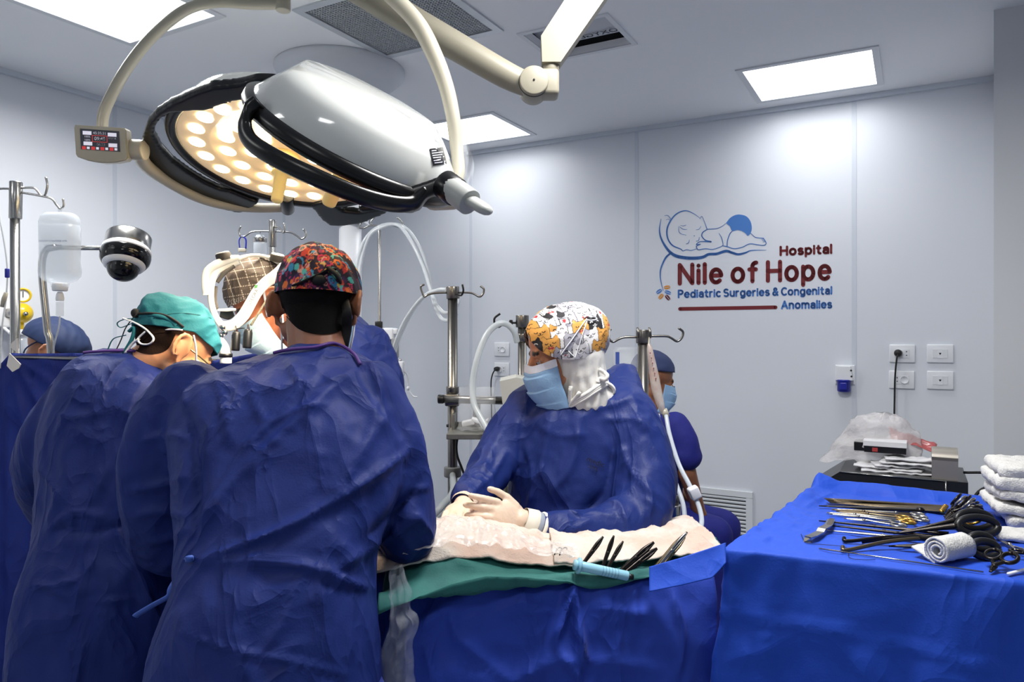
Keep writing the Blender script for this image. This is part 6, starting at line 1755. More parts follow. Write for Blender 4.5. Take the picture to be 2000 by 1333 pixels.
mk('seat', lathe((st.location.x, YS, sz_ - .06), UP, [(.001, 0), (.17, 0), (.18, .02), (.17, .05), (.001, .055)], 32), m_blackc, st)
mk('post', cyl((st.location.x, YS, .05), (st.location.x, YS, sz_ - .05), .025, 20), m_steel, st)
star_base(st.location.x, YS, m_steel, st)

# ================================================================== person behind the screen (only the navy cap shows)
ane = thing('person', np.array([-1.85, 2.98, 0]), 'person behind the blue screen, only a dark navy cap showing', 'person')
cA_ = P(98, 690, 2.95); AA = head_axes(60, -30, 0)
xx = cA_[0] - .08
hip, kn, an = std_legs(xx, 2.98)
shA = [np.array([xx - .1, 3.12, 1.22]), np.array([xx + .1, 2.84, 1.22])]
elA = [p + np.array([.02, 0, -.28]) for p in shA]; wrA = [p + np.array([.18, .05, -.06]) for p in elA]
body(ane, cA_, AA, 1.0, np.array([xx, 2.98, 1.30]), shA, elA, wrA, hip, kn, an, (170, 118, 90), .008, extra=[hand(w, (1, .1, -.1), (0, 0, 1), (0, -1, .3)) for w in wrA])
def bz(a): return capsule(a[0], a[1], a[2], a[3])
mk('scrub_top', cloth(join(capsule((xx, 2.98, 1.16), .16, (xx, 2.98, .85), .16), *[capsule(shA[k] - UP * .02, .085, elA[k] + UP * .08, .075) for k in (0, 1)]), .012, .004, 9, (), 2), m_trous, ane)
lower_clothes(ane, hip, kn, an)
def bulge_a(az, el): return 1 + .16 * math.exp(-(wrapd(az - 60) / 60.0) ** 2 - ((el - 10) / 40.0) ** 2)
mk('cap', thick(sheet_on_head(cA_, AA, 1.0, (0, -.006, .043), (.094, .122, .104), 0, 360, -12, 90, 90, 32, .006, 12, bulge_a), .002), M('cap_dark_navy', (34, 50, 88), .7), ane)
mk('cap_tie', tube(spline([P(72, 668, 2.87), P(60, 674, 2.87), P(50, 682, 2.87), P(46, 690, 2.87)], 5), .003, 8), MATS['cap_dark_navy'], ane)
# ------------------------------------------------------------------ operating table
m_screen = M('screen_blue', (27, 43, 116), .65, spec=.22, bump=(240, .08), crease=(4.5, .018, (1, 1, .6)))
m_drape = M('drape_blue', (42, 68, 168), .65, spec=.25, sheen=.05, bump=(240, .08), crease=(4.5, .022, (1, 1, .7)))
m_drapeb = M('drape_bright_blue', (32, 76, 190), .6, spec=.3, sheen=.05, bump=(240, .08), crease=(3.6, .014, (1, 1, .8)))
m_green = M('drape_green', (44, 110, 104), .75, bump=(240, .1), var=(16, (34, 92, 90), .2))
m_towel = M('towel_white', (206, 199, 190), .9, bump=(220, .35), var=(9, (204, 178, 164), .13))
m_towelw = M('towel_clean', (206, 205, 202), .9, bump=(260, .4))
def YF_(x): return 1.50 + (x - 1000) * .00031        # front edge of the table top at column px x
tb = thing('operating_table', np.array([-.1, 1.75, 0]), 'operating table under the blue and green drapes', 'table')
mk('table_top', box((-.15, 1.79, .95), (.92, .32, .05), None, .02), m_blackc, tb)
mk('column', box((-.12, 1.76, .50), (.26, .26, .86), None, .03), m_steel, tb)
mk('base', box((-.12, 1.76, .05), (.8, .38, .10), None, .03), m_steel, tb)

def sheet(fn, nu, nv):
    V = np.array([fn(i / (nu - 1), j / (nv - 1)) for j in range(nv) for i in range(nu)])
    return gridmesh(V, nu, nv)
def prof(pts, v):
    """point at fraction v along a polyline of (Y, z) with rounded corners"""
    return pts[int(round(v * (len(pts) - 1)))]
def op_drape():
    nu, nv = 190, 150
    V = []
    base = spline([(2.0, .50), (1.99, .80), (1.985, .96), (1.95, 1.0), (1.85, 1.005), (1.72, 1.005), (1.60, 1.012), (1.535, 1.018), (1.505, 1.0), (1.495, .95), (1.485, .85), (1.47, .6), (1.455, .28)], 14)
    L = np.concatenate([[0], np.cumsum(np.linalg.norm(np.diff(base, axis=0), axis=1))]); L /= L[-1]
    for j in range(nv):
        v = j / (nv - 1)
        y = np.interp(v, L, base[:, 0]); z = np.interp(v, L, base[:, 1])
        for i in range(nu):
            u = i / (nu - 1)
            x = -.70 + 1.145 * u
            t = np.clip((1.75 - y) / .25, 0, 1)
            yy = y + t * (.17 * max(x, -.08) + .12 * np.clip((-.22 - x) / .15, 0, 1))
            if z < .99 and y < 1.6:           # hanging front: long soft folds
                k = np.clip((.99 - z) / .35, 0, 1)
                yy += k * (.022 * math.sin(x * 13 + .6) + .013 * math.sin(x * 29 + 1.2) - .02)
            V.append((x, yy, z))
    V = np.array(V)
    V, Fs = gridmesh(V, nu, nv)
    N = vnormals(V, Fs)
    if N[nu * (nv // 3) + nu // 2][2] < 0: Fs = [f[::-1] for f in Fs]; N = -N
    V = V + N * (.011 * crumple(V, 5, 3))[:, None]
    st = [([(1122, 1140), (1100, 1200), (1084, 1248)], 9, .024), ([(1122, 1140), (1130, 1220), (1142, 1292)], 10, .020), ([(1082, 1250), (1110, 1300), (1140, 1333)], 10, .012), ([(815, 1230), (880, 1180), (990, 1140)], 14, .016), ([(880, 1190), (900, 1250), (1000, 1330)], 14, .012),
          ([(1000, 1330), (1100, 1290), (1290, 1305)], 18, .010), ([(1150, 1180), (1280, 1210), (1320, 1290)], 16, .010), ([(960, 1200), (1010, 1195), (1100, 1185)], 8, .007), ([(1190, 1215), (1280, 1190)], 10, .008), ([(1310, 1150), (1330, 1240), (1320, 1330)], 12, .015), ([(830, 1260), (850, 1333)], 10, .012), ([(1240, 1140), (1240, 1240)], 10, .007)]
    V = creases(V, vnormals(V, Fs), [(a, b, c * 1.8) for a, b, c in st])
    N = vnormals(V, Fs)
    return smooth_vf((V + N * (.0012 * crumple(V + 3, 26, 2))[:, None], Fs), 1, .3)
od = op_drape()
mk('table_drape', thick(od, .0015), m_drape, label='large dark blue drape hanging down the front of the operating table', cat='drape')

# white cloths over the patient
def zc_white(x):
    return np.interp(x, [700, 800, 860, 885, 940, 1000, 1060, 1110, 1200, 1300, 1390, 1500], [1.06, 1.09, 1.108, 1.112, 1.105, 1.080, 1.052, 1.036, 1.028, 1.030, 1.034, 1.03])
def white_cloth(x0, x1, seed, nu=130, nv=60, dz=0.0, y0=1.56, y1=1.90, amp=.010):
    V = []
    for j in range(nv):
        v = j / (nv - 1)
        for i in range(nu):
            x = x0 + (x1 - x0) * i / (nu - 1)
            Y = YF_(x) + .05 + (y1 - y0) * v
            k = math.sin(math.pi * np.clip((v + .18) / 1.2, 0, 1)) ** .8
            z = 1.022 + (zc_white(x) - 1.022) * k + .004
            X_ = (x - 1000) / F_PX * 1.74
            V.append((X_, Y, z + dz))
    V, Fs = gridmesh(np.array(V), nu, nv)
    N = vnormals(V, Fs)
    if N[:, 2].mean() < 0: Fs = [f[::-1] for f in Fs]; N = -N
    V[:, 2] += np.abs(amp * crumple(V + seed, 9, 3)) + .004 * pn(V * 40 + seed)
    return V, Fs
mk('patient_cover', thick(white_cloth(690, 1110, 2.0), .004), m_towel, label='white stained cloth over the patient under the clear film', cat='cloth')
mk('surgical_towel', thick(white_cloth(1075, 1400, 6.0, dz=.009, amp=.014), .004), m_towel, label='crumpled white towel under the dark clamps at the table foot', cat='towel')

# green drape along the near edge
def green():
    nu, nv = 170, 46
    hem = lambda x: np.interp(x, [740, 790, 830, 880, 950, 1040, 1110, 1126, 1150, 1180, 1230, 1280, 1420], [1200, 1178, 1162, 1140, 1124, 1128, 1136, 1144, 1150, 1149, 1136, 1124, 1104])
    crest = lambda x: np.interp(x, [740, 800, 850, 900, 950, 1000, 1050, 1100, 1420], [1.03, 1.062, 1.080, 1.082, 1.066, 1.050, 1.040, 1.032, 1.03])
    V = []
    for i in range(nu):
        x = 740 + (1425 - 740) * i / (nu - 1)
        ye = YF_(x)
        h = P(x, hem(x), ye - .022)
        X1 = h[0]
        zt = crest(x)
        pts = spline([(1.78, 1.028), (ye + .20, min(zt, 1.05)), (ye + .11, zt), (ye + .05, zt - .012 - .3 * max(0, zt - 1.05)), (ye + .0, 1.034 - .1 * max(0, zt - 1.05)), (ye - .020, 1.022), (ye - .026, h[2])], 9)
        L = np.concatenate([[0], np.cumsum(np.linalg.norm(np.diff(pts, axis=0), axis=1))]); L /= L[-1]
        for j in range(nv):
            v = j / (nv - 1)
            Y = np.interp(v, L, pts[:, 0]); z = np.interp(v, L, pts[:, 1])
            V.append(((x - 1000) / F_PX * ye * (1 + .25 * (Y - ye)), Y, z))
    V = np.array(V).reshape(nu, nv, 3).transpose(1, 0, 2).reshape(-1, 3)
    V, Fs = gridmesh(V, nu, nv)
    N = vnormals(V, Fs)
    if N[:, 2].mean() < 0: Fs = [f[::-1] for f in Fs]; N = -N
    V = V + N * (.005 * crumple(V + 9, 8, 3) + .002)[:, None]
    V = creases(V, vnormals(V, Fs), [([(860, 1080), (930, 1110), (1000, 1120)], 10, .008), ([(820, 1120), (900, 1100), (960, 1110)], 9, .006), ([(1000, 1115), (1060, 1118), (1120, 1132)], 7, .008), ([(1130, 1135), (1180, 1142), (1250, 1120)], 7, .006), ([(920, 1070), (960, 1092), (1010, 1108)], 7, .006)])
    return V, Fs
gv = green()
mk('green_drape', thick(gv, .002), m_green, label='green cotton drape folded over the near edge of the operating table', cat='drape')

# clear film over the field
V = []
nu, nv = 110, 60
for j in range(nv):
    v = j / (nv - 1)
    for i in range(nu):
        u = i / (nu - 1)
        x = 800 + (1125 - 800) * u
        Y = YF_(x) + .02 + .09 * u * (1 - v) * 0 + (.30 - .20 * u) * v
        k = math.sin(math.pi * np.clip((v + .25) / 1.25, 0, 1)) ** .8
        z = 1.048 + (zc_white(x) - 1.03) * k * (1 - .15 * u) + .012
        V.append(((x - 1000) / F_PX * (YF_(x) + .12), Y, z))
V, Fs = gridmesh(np.array(V), nu, nv)
V[:, 2] += np.abs(.016 * crumple(V + 4, 11, 3)) + .004 * pn(V * 60)
m_filmw = M('field_film', (236, 228, 222), .1, alpha=.38, spec=1.0, bump=(34, 1.0))
mk('clear_film', (V, Fs), m_filmw, label='crumpled clear plastic film over the operating field', cat='film')
# hanging clear bag
V = []
for (x, y, w, d) in spline([(775, 1116, 12, .03), (777, 1140, 17, .03), (781, 1165, 20, .032), (783, 1190, 18, .03), (786, 1205, 24, .034), (782, 1230, 26, .035), (774, 1265, 30, .038), (768, 1300, 36, .04), (762, 1345, 44, .042), (758, 1420, 46, .042)], 6):
    for a in np.linspace(0, 2 * math.pi, 40, endpoint=False):
        V.append(P(x + w * math.cos(a) * (1 + .12 * math.sin(5 * a)), y, 1.40) + [0, d * math.sin(a) * (1 + .25 * math.sin(7 * a + y * .01)), 0])
V = np.array(V); V += np.stack([pn(V * 30), pn(V * 30 + 7), pn(V * 30 + 17)], 1) * .008
mk('fluid_bag', gridmesh(V, 40, len(V) // 40, True), M('fluid_film', (226, 232, 244), .08, alpha=.13, spec=.9, bump=(40, .4)), label='clear plastic fluid pouch hanging beside the gown at the table', cat='bag')

# clamps sticking out of the towel
m_inst = M('instrument_dark', (52, 48, 46), .25, .9)
m_insts = M('instrument_steel', (168, 164, 156), .2, 1.0)
m_instg = M('instrument_gold', (206, 156, 62), .22, 1.0)
m_instb = M('instrument_brown', (112, 98, 76), .3, .9)
def clamp_up(a, b, r, mat, label, ring=True):
    """ring-handled clamp standing out of the cloth: a = (px, py, Y) low end, b = high end"""
    A_, B_ = P(*a), P(*b); d = nrm(B_ - A_); L = np.linalg.norm(B_ - A_); sd = nrm(np.cross(d, [0, 1, 0]))
    e = thing('surgical_clamp', A_, label, 'clamp', 'clamps on the operating table')
    for s_ in (-1, 1):
        w = [A_ - d * .02, A_ + d * L * .4 + sd * s_ * r * .35, A_ + d * L * .75 + sd * s_ * r * .5, B_ + sd * s_ * r * .15]
        mk('shaft', tube(spline(w, 5), np.interp(np.linspace(0, 1, 16), [0, .6, 1], [r * .62, r * .6, r * .3]), 10, True, .8), mat, e)
    q = A_ - d * .022
    mk('pivot', ell(A_ + d * L * .45, (r * .8, r * .8, r * .8), None, 12, 8), mat, e)
    return e
for k, (a, b, r, mt, lab) in enumerate((
        ((1138, 1103, 1.56), (1178, 1049, 1.60), .0055, m_inst, 'single dark clamp leaning right beside the syringe plunger'),
        ((1177, 1109, 1.56), (1199, 1047, 1.60), .0050, m_inst, 'slim dark clamp standing steeply, first of a pair'),
        ((1186, 1111, 1.56), (1217, 1058, 1.60), .0050, m_inst, 'slim dark clamp standing behind the steep one'),
        ((1212, 1116, 1.56), (1277, 1060, 1.60), .0075, m_inst, 'broad dark clamp lying low, upper one of two'),
        ((1222, 1118, 1.56), (1283, 1072, 1.60), .0075, m_inst, 'broad dark clamp lying low, lower one of two'),
        ((1280, 1108, 1.58), (1334, 1046, 1.62), .0050, m_instb, 'bronze toned clamp, lowest in the bundle at the flap'),
        ((1286, 1106, 1.58), (1342, 1040, 1.62), .0055, m_insts, 'bright steel clamp topmost in the bundle at the flap'),
        ((1296, 1104, 1.60), (1338, 1050, 1.64), .0050, m_instb, 'bronze clamp rearmost in the bundle at the flap'))):
    clamp_up(a, b, r, mt, lab)
for x0, lab in ((1086, 'small dark curved needle stuck in the towel'), (1096, 'second small curved needle stuck in the towel')):
    mk('suture_needle', tube(spline([P(x0 - 4, 1088, 1.60), P(x0, 1076, 1.61), P(x0 + 8, 1070, 1.62), P(x0 + 12, 1074, 1.62)], 6), .0014, 8), m_inst, label=lab, cat='needle')
e = thing('syringe', P(1180, 1120, 1.545), 'pale blue syringe with a black plunger tip on the green drape', 'syringe')
s0, s1 = P(1132, 1106, 1.525), P(1226, 1126, 1.545); sd = nrm(s1 - s0)
m_syr = M('syringe_blue', (160, 214, 236), .2, alpha=.85, spec=.6)
mk('barrel', cyl(s0, s1, .0105, 24, bev=.002), m_syr, e)
mk('flange', cyl(s0 - sd * .004, s0, .017, 20), m_syr, e)
mk('plunger', cyl(s0 - sd * .012, s0 - sd * .006, .011, 20), m_syr, e)
mk('tip', cyl(s1, s1 + sd * .012, .006, 16), m_blackc, e)
mk('graduation', join(*[lathe(s0 + sd * (.05 + .007 * k), sd, [(.0107, 0), (.0108, .0006)], 20, None, 0, 6.28) for k in range(6)]), M('print_navy', (40, 60, 120), .6), e, kind='stuff')

# ------------------------------------------------------------------ instrument table
HT = 1.09
FLc, FRc, BRc, BLc = (np.array(q) for q in ((.4535, 1.535, 0), (1.175, 1.245, 0), (1.50, 1.86, 0), (.895, 2.10, 0)))
it = thing('instrument_table', (FLc + FRc + BRc + BLc) / 4, 'instrument table hidden under a bright blue drape', 'table')
cen = (FLc + FRc + BRc + BLc) / 4
inn = lambda q, k: cen + (q - cen) * k
mk('table_top', prism([inn(q, .93) + UP * (HT - .035) for q in (FLc, FRc, BRc, BLc)], UP * .025), m_steel, it, smooth=False)
for q in (FLc, FRc, BRc, BLc): mk('leg', cyl(inn(q, .86), inn(q, .86) + UP * (HT - .035), .014, 14), m_steel, it)
def it_drape():
    n = 280
    cs = [FLc, FRc, BRc, BLc]
    base = []
    per = n // 4
    rr = .05
    for k in range(4):
        a, b = cs[k], cs[(k + 1) % 4]
        for i in range(per): base.append(a + (b - a) * i / per)
    base = np.array(base)
    for _ in range(5): base = (np.roll(base, 1, 0) + base * 2 + np.roll(base, -1, 0)) / 4
    out = base - cen; out /= np.linalg.norm(out, axis=1)[:, None]
    rows = []
    for k in np.linspace(.03, 1, 70):
        p = cen + (base - cen) * k
        z = np.full(n, HT)
        rows.append(np.stack([p[:, 0], p[:, 1], z], 1))
    ang = np.arange(n) / n
    for k in np.linspace(0, 1, 6)[1:]:
        p = base + out * .012 * math.sin(k * 1.57)
        rows.append(np.stack([p[:, 0], p[:, 1], np.full(n, HT - .012 * (1 - math.cos(k * 1.57)))], 1))
    for k in np.linspace(0, 1, 60)[1:]:
        fl = .012 + .07 * k ** 1.2 + k ** .8 * (.016 * np.sin(ang * 2 * math.pi * 15 + 1) + .010 * np.sin(ang * 2 * math.pi * 31 + 2))
        p = base + out * fl[:, None]
        rows.append(np.stack([p[:, 0], p[:, 1], np.full(n, HT - .012 - .80 * k)], 1))
    V, Fs = gridmesh(np.concatenate(rows), n, len(rows), True)
    # raised rim along the far and the left side
    def dline(a, b):
        d = nrm(b - a); w = V - a; w[:, 2] = 0
        return np.linalg.norm(w - (w @ d)[:, None] * d, axis=1), (w @ d) / np.linalg.norm(b - a)
    d1, t1 = dline(BLc, BRc); d2, t2 = dline(FLc, BLc)
    top = V[:, 2] > HT - .02
    V[:, 2] += top * (.034 * np.clip(1 - d1 / .035, 0, 1) ** .7 * np.clip(1.15 - t1, 0, 1) + .022 * np.clip(1 - d2 / .05, 0, 1) * np.clip((t2 - .35) * 2.2, 0, 1))
    N = vnormals(V, Fs)
    if N[40 * n][2] < 0: Fs = [f[::-1] for f in Fs]; N = -N
    left = np.clip(1 - d2 / .22, 0, 1)
    V = V + N * ((.0025 + .007 * left) * crumple(V + 2, 8, 3) + .004 * (~top) * crumple(V + 5, 4, 2))[:, None]
    st = [([(1395, 1195), (1550, 1215), (1700, 1248), (1850, 1285), (2000, 1325)], 7, .014), ([(1560, 960), (1500, 1010), (1440, 1060)], 9, .010), ([(1600, 985), (1540, 1030), (1480, 1060)], 8, .009), ([(1640, 960), (1600, 975), (1560, 1000)], 7, .008), ([(1520, 1060), (1570, 1040), (1600, 1010)], 6, .005), ([(1740, 1110), (1735, 1200)], 6, .003), ([(1430, 1100), (1420, 1200), (1380, 1330)], 12, .010), ([(1480, 1230), (1520, 1333)], 18, .010), ([(1640, 1240), (1690, 1333)], 20, .008), ([(1416, 1075), (1600, 1095), (1800, 1118), (2000, 1140)], 7, .004)]
    V = creases(V, vnormals(V, Fs), st)
    return V, Fs
iv = it_drape()
mk('instrument_drape', thick(iv, .0015), m_drapeb, label='bright blue drape over the instrument table falling in folds', cat='drape')
bI = bvh_of(iv)
def on_t(px, py, off=.0):
    """point on the draped table top"""
    o = Vector((0, 0, CAMZ)); d = Vector(((px - 1000) / F_PX, 1.0, -(py - HOR) / F_PX)).normalized()
    h = bI.ray_cast(o, d)
    p = G(px, py, HT)
    z = HT + .001
    g = bI.ray_cast(Vector((p[0], p[1], 2.0)), Vector((0, 0, -1)))
    if g[0] is not None and g[0].z > HT - .03: z = g[0].z
    p = G(px, py, z + off)
    return p
# flap clipped across to the operating table
V = []
for j in range(24):
    v = j / 23
    for i in range(40):
        u = i / 39
        x = 1268 + (1418 - 1268) * u; y0 = np.interp(x, [1268, 1330, 1390, 1418], [1108, 1090, 1070, 1062]); y1 = np.interp(x, [1268, 1330, 1390, 1418], [1156, 1145, 1130, 1100])
        V.append(P(x, y0 + (y1 - y0) * v, np.interp(u, [0, 1], [1.545, 1.53]) - .03 * v))
V = np.array(V); V, Fs = gridmesh(V, 40, 24); N = vnormals(V, Fs); N = N if N[:, 1].mean() < 0 else -N
V = V + N * (.004 * crumple(V + 1, 9, 2))[:, None]
mk('drape_flap', thick((V, Fs), .002), m_drapeb, label='loose flap of bright blue drape bridging the two tables', cat='drape')

def Z7(zx, zy): return 1560 + zx / 4.545, 920 + zy / 4.545
def forceps(a, b, w, mats, label, name='forceps', group='instruments laid out in rows'):
    """long tweezers: tip a, closed end b (crop px)"""
    A_, B_ = on_t(*Z7(*a), .006), on_t(*Z7(*b), .008); d = nrm(B_ - A_); s_ = nrm(np.cross(d, UP)); L = np.linalg.norm(B_ - A_)
    e = thing(name, A_, label, 'forceps', group)
    for k in (-1, 1):
        pts = [A_ + s_ * k * .0012, A_ + d * L * .5 + s_ * k * .0035, A_ + d * L * .85 + s_ * k * .003, B_ + s_ * k * .0012]
        sp = spline(pts, 5); mk('blade', tube(sp, np.interp(np.linspace(0, 1, len(sp)), [0, .3, .9, 1], [w * .35, w * .8, w, w * .8]), 8, True, .45, UP), mats[0], e)
    mk('grip_end', ell(B_ - d * .004, (w * 1.3, w * 1.3, w * 1.0), None, 12, 8), mats[1], e)
    return e
def ringed(a, b, rmat, smat, label, ring=.0125, w=.0038, cat='scissors', name='surgical_scissors', lift=.0, group='instruments laid out in rows', tilt=0.0, open_=.012):
    """scissors / needle holder: tip a, ring centre b (crop px)"""
    A_, B_ = on_t(*Z7(*a), .005), on_t(*Z7(*b), .006 + lift); d = nrm(B_ - A_); s_ = nrm(np.cross(d, UP)); L = np.linalg.norm(B_ - A_); u_ = nrm(np.cross(s_, d))
    e = thing(name, A_, label, cat, group)
    pv = A_ + d * L * .38
    for k in (-1, 1):
        end = B_ + s_ * k * open_ - d * ring
        sp = spline([A_ + s_ * -k * .0008, pv + s_ * -k * .001 + u_ * k * .0012, pv + d * L * .2 + s_ * k * open_ * .5 + u_ * k * .001, end], 6)
        shf = mk('shaft', tube(sp, np.interp(np.linspace(0, 1, len(sp)), [0, .35, 1], [w * .4, w, w * .9]), 8, True, .7), smat, e)
        rc_ = B_ + s_ * k * (open_ + ring * .15)
        up_ = nrm(u_ * math.sin(tilt) + s_ * math.cos(tilt) * 1.0)
        mk('finger_ring', tube([rc_ + d * ring * 1.25 * math.cos(t) + up_ * ring * math.sin(t) for t in np.linspace(0, 6.2832, 25)], w * .9, 8), rmat, shf)
    mk('pivot', cyl(pv - u_ * .003, pv + u_ * .004, w * 1.1, 12), smat, e)
    return e
ordn = ['farthest', 'second', 'third', 'fourth', 'fifth']
for k in range(5):
    forceps((225 + 12 * k, 245 + 9 * k), (1318 - 8 * k, 318 + 11 * k), .0058, (m_instb, m_instg), '%s long bronze forceps with gilded end, by the drape\'s raised rim' % ordn[k])
forceps((180, 312), (1095, 352), .0085, (m_inst, m_inst), 'dark tweezers with a broad black grip in front of the gilded forceps')
forceps((300, 338), (880, 372), .0035, (m_insts, m_insts), 'slim steel tweezers beside the dark tweezers')
ringed((290, 345), (1062, 398), m_insts, m_instb, 'bronze scissors with two steel rings, next to the dark tweezers', .0115)
ringed((330, 360), (1085, 428), m_insts, m_instb, 'bronze scissors with steel rings, behind the gilded needle holders', .0115)
ringed((245, 372), (925, 425), m_instg, m_insts, 'steel needle holder with gold rings, rear one of two', .0115, cat='needle holder', name='needle_holder')
ringed((270, 385), (968, 448), m_instg, m_insts, 'steel needle holder with gold rings, front one of two', .0115, cat='needle holder', name='needle_holder')
ringed((400, 424), (882, 474), m_insts, m_insts, 'short steel scissors with steel rings in front of the gold rings', .0125)
# retractor
def slab(pts, w, t, mat, parent, nm):
    p = np.array([on_t(*Z7(x, y), z) for x, y, z in pts]); V = []
    T, N, B = frames(p)
    for i in range(len(p)):
        sd = nrm(np.cross(T[i], UP)); nn = np.cross(sd, T[i])
        V += [p[i] + sd * w / 2, p[i] - sd * w / 2, p[i] - sd * w / 2 - nn * t, p[i] + sd * w / 2 - nn * t]
    Vv, Fs = gridmesh(np.array(V), 4, len(p), True)
    return mk(nm, (Vv, Fs + [(0, 1, 2, 3), tuple(len(V) - 4 + j for j in range(4))[::-1]]), mat, parent, smooth=False)
e = thing('retractor', on_t(*Z7(160, 560)), 'flat bent steel retractor lying across the shaft tips', 'retractor')
slab([(80, 632, .002), (80, 585, .012), (130, 570, .014), (190, 540, .014), (205, 510, .014), (262, 480, .014), (290, 430, .012)], .017, .003, m_insts, e, 'blade')
slab([(268, 480, .014), (290, 430, .016), (296, 420, .004)], .010, .004, m_instb, e, 'hook')
# long shafts with black rings
for a, b, lab, lf, mt in (((180, 445), (1330, 560), 'long dark scissors reaching the retractor, rear of three', .012, m_inst), ((300, 490), (1360, 600), 'long dark scissors under the retractor, middle of three', .006, m_inst), ((250, 530), (1400, 640), 'long dark scissors under the retractor, front of three', .004, m_insts)):
    A_, B_ = on_t(*Z7(*a), .005), on_t(*Z7(*b), .006 + lf); d = nrm(B_ - A_); s_ = nrm(np.cross(d, UP)); L = np.linalg.norm(B_ - A_)
    e = thing('surgical_scissors', A_, lab, 'scissors', 'long dark scissors')
    for k in (-1, 1):
        sp = spline([A_, A_ + d * L * .5 + s_ * k * .002, B_ + s_ * k * .006], 6)
        mk('shaft', tube(sp, np.interp(np.linspace(0, 1, len(sp)), [0, .4, 1], [.0014, .003, .0034]), 8), mt, e)
    mk('pivot', cyl(A_ + d * L * .45 - UP * .003, A_ + d * L * .45 + UP * .004, .0035, 12), mt, e)
# bundle of ringed clamps with the rings standing at the right
rings = [((1290, 410), (1440, 262), m_inst, .020), ((1300, 420), (1475, 285), m_insts, .022), ((1300, 430), (1500, 310), m_inst, .024), ((1310, 430), (1530, 335), m_insts, .026), ((1320, 430), (1545, 365), m_inst, .028), ((1230, 500), (1480, 400), m_instg, .034), ((1200, 530), (1540, 420), m_instg, .036)]
rl = ['first', 'second', 'third', 'fourth', 'fifth', 'sixth', 'seventh']
for k, (a, b, mt, z) in enumerate(rings):
    ringed(a, b, mt, m_inst, '%s clamp from the rim in the fanned bundle of ringed handles' % rl[k], .0150, .0034, 'clamp', 'surgical_clamp', z, 'fanned bundle of ringed clamps', .9, .010)
def big_ring(a, b, rx, ry, label, z=.02, w=.0078, tips=None):
    A_, B_ = on_t(*Z7(*a), .008), on_t(*Z7(*b), z); d = nrm(B_ - A_); s_ = nrm(np.cross(d, UP))
    e = thing('surgical_scissors', A_, label, 'scissors', 'scissors with large black rings')
    kk = B_[1] / F_PX
    v1 = np.array([1.0, 0, 0]) * rx / 4.545 * kk; v2 = nrm([0, .45, .9]) * ry / 4.545 * kk
    mk('finger_ring', tube([B_ + v1 * math.cos(t) + v2 * math.sin(t) for t in np.linspace(0, 6.2832, 37)], w, 10), m_blackc, e)
    c2 = B_ + np.array([.012, .03, .005])
    mk('finger_ring', tube([c2 + v1 * .9 * math.cos(t) + v2 * math.sin(t) for t in np.linspace(0, 6.2832, 37)], w, 10), m_blackc, e)
    for k, sft in ((-1, B_ - v1 * 1.02), (1, c2 - v1 * .92)):
        mk('shaft', tube(spline([sft, sft + (A_ - sft) * .35 + s_ * .003 * k, A_], 6), np.interp(np.linspace(0, 1, 13), [0, .5, 1], [.0075, .005, .0018]), 8), m_inst, e)
    return e
big_ring((840, 560), (1590, 492), 175, 78, 'large black-ringed scissors on top of the bundle', .040)
big_ring((800, 670), (1650, 695), 115, 68, 'black-ringed scissors lying lower, behind the rolled towel', .022)
for a, b, lab in (((440, 625), (1270, 600), 'curved dark dissector with a hooked tip'), ((430, 705), (1260, 590), 'thick dark dissector beside the hooked one'), ((560, 632), (1250, 610), 'flat dark dissector between the curved ones')):
    A_, B_ = on_t(*Z7(*a), .006), on_t(*Z7(*b), .018); m_ = (A_ * .55 + B_ * .45) + UP * .006
    hk = [A_ + np.array([-.004, .012, .004])] if 'hooked' in lab else []
    mk('dissector', tube(spline(hk + [A_, m_, B_], 8), .0042, 8), m_instb if 'thick' in lab else m_inst, label=lab, cat='dissector')
# thin rod, thread, white rod, loose clamps
A_, B_ = on_t(*Z7(180, 690), .004), on_t(*Z7(1640, 900), .004)
mk('guide_rod', tube([A_, (A_ + B_) / 2, B_], .0016, 8), m_insts, label='thin steel rod along the near edge of the instrument table', cat='rod')
mk('suture_thread', tube(spline([on_t(*Z7(*q), .003) for q in ((20, 560), (70, 640), (200, 655), (420, 680), (450, 770), (560, 790), (680, 790))], 8), .0006, 6), m_hole, label='fine black suture thread curling over the drape', cat='thread')
mk('white_rod', tube([on_t(*Z7(1860, 918), .005), on_t(*Z7(2050, 868), .005)], .0032, 10), m_whitep, label='white plastic rod at the near right of the drape', cat='rod')
ringed((1790, 620), (2010, 720), m_inst, m_insts, 'dark ringed clamp lying below the folded towels', .013, .0034, 'clamp', 'surgical_clamp', .008, 'loose clamps by the towels')
ringed((1700, 900), (1800, 760), m_inst, m_inst, 'dark clamp standing out beyond the rolled towel', .013, .0045, 'clamp', 'surgical_clamp', .02, 'loose clamps by the towels')
# rolled towel: spiral
e = thing('rolled_towel', on_t(*Z7(1230, 820)), 'white towel rolled up among the dark scissors', 'towel')
A_ = on_t(*Z7(1225, 830), .0); axd = nrm(on_t(*Z7(1520, 770)) - A_); up_ = UP; sd = nrm(np.cross(axd, UP))
if sd[0] > 0: sd = -sd
V = []
nt, nl = 90, 14
Rr = .0245
for i in range(nl):
    l = i / (nl - 1)
    for k in range(nt):
        f = k / (nt - 1)
        th = f * 2 * math.pi * 3.2 - 1.2
        r = .005 + (Rr - .005) * min(f / .92, 1)
        p = A_ + up_ * (Rr + .002) + axd * (.085 * l) + sd * r * math.cos(th) * -1 + up_ * r * math.sin(th)
        if f > .92: p = p + sd * (f - .92) * 1.0 + up_ * -(f - .92) * .12
        V.append(p)
V = np.array(V); V += np.stack([pn(V * 60), pn(V * 60 + 4), pn(V * 60 + 8)], 1) * .0016
tv = gridmesh(V, nt, nl)
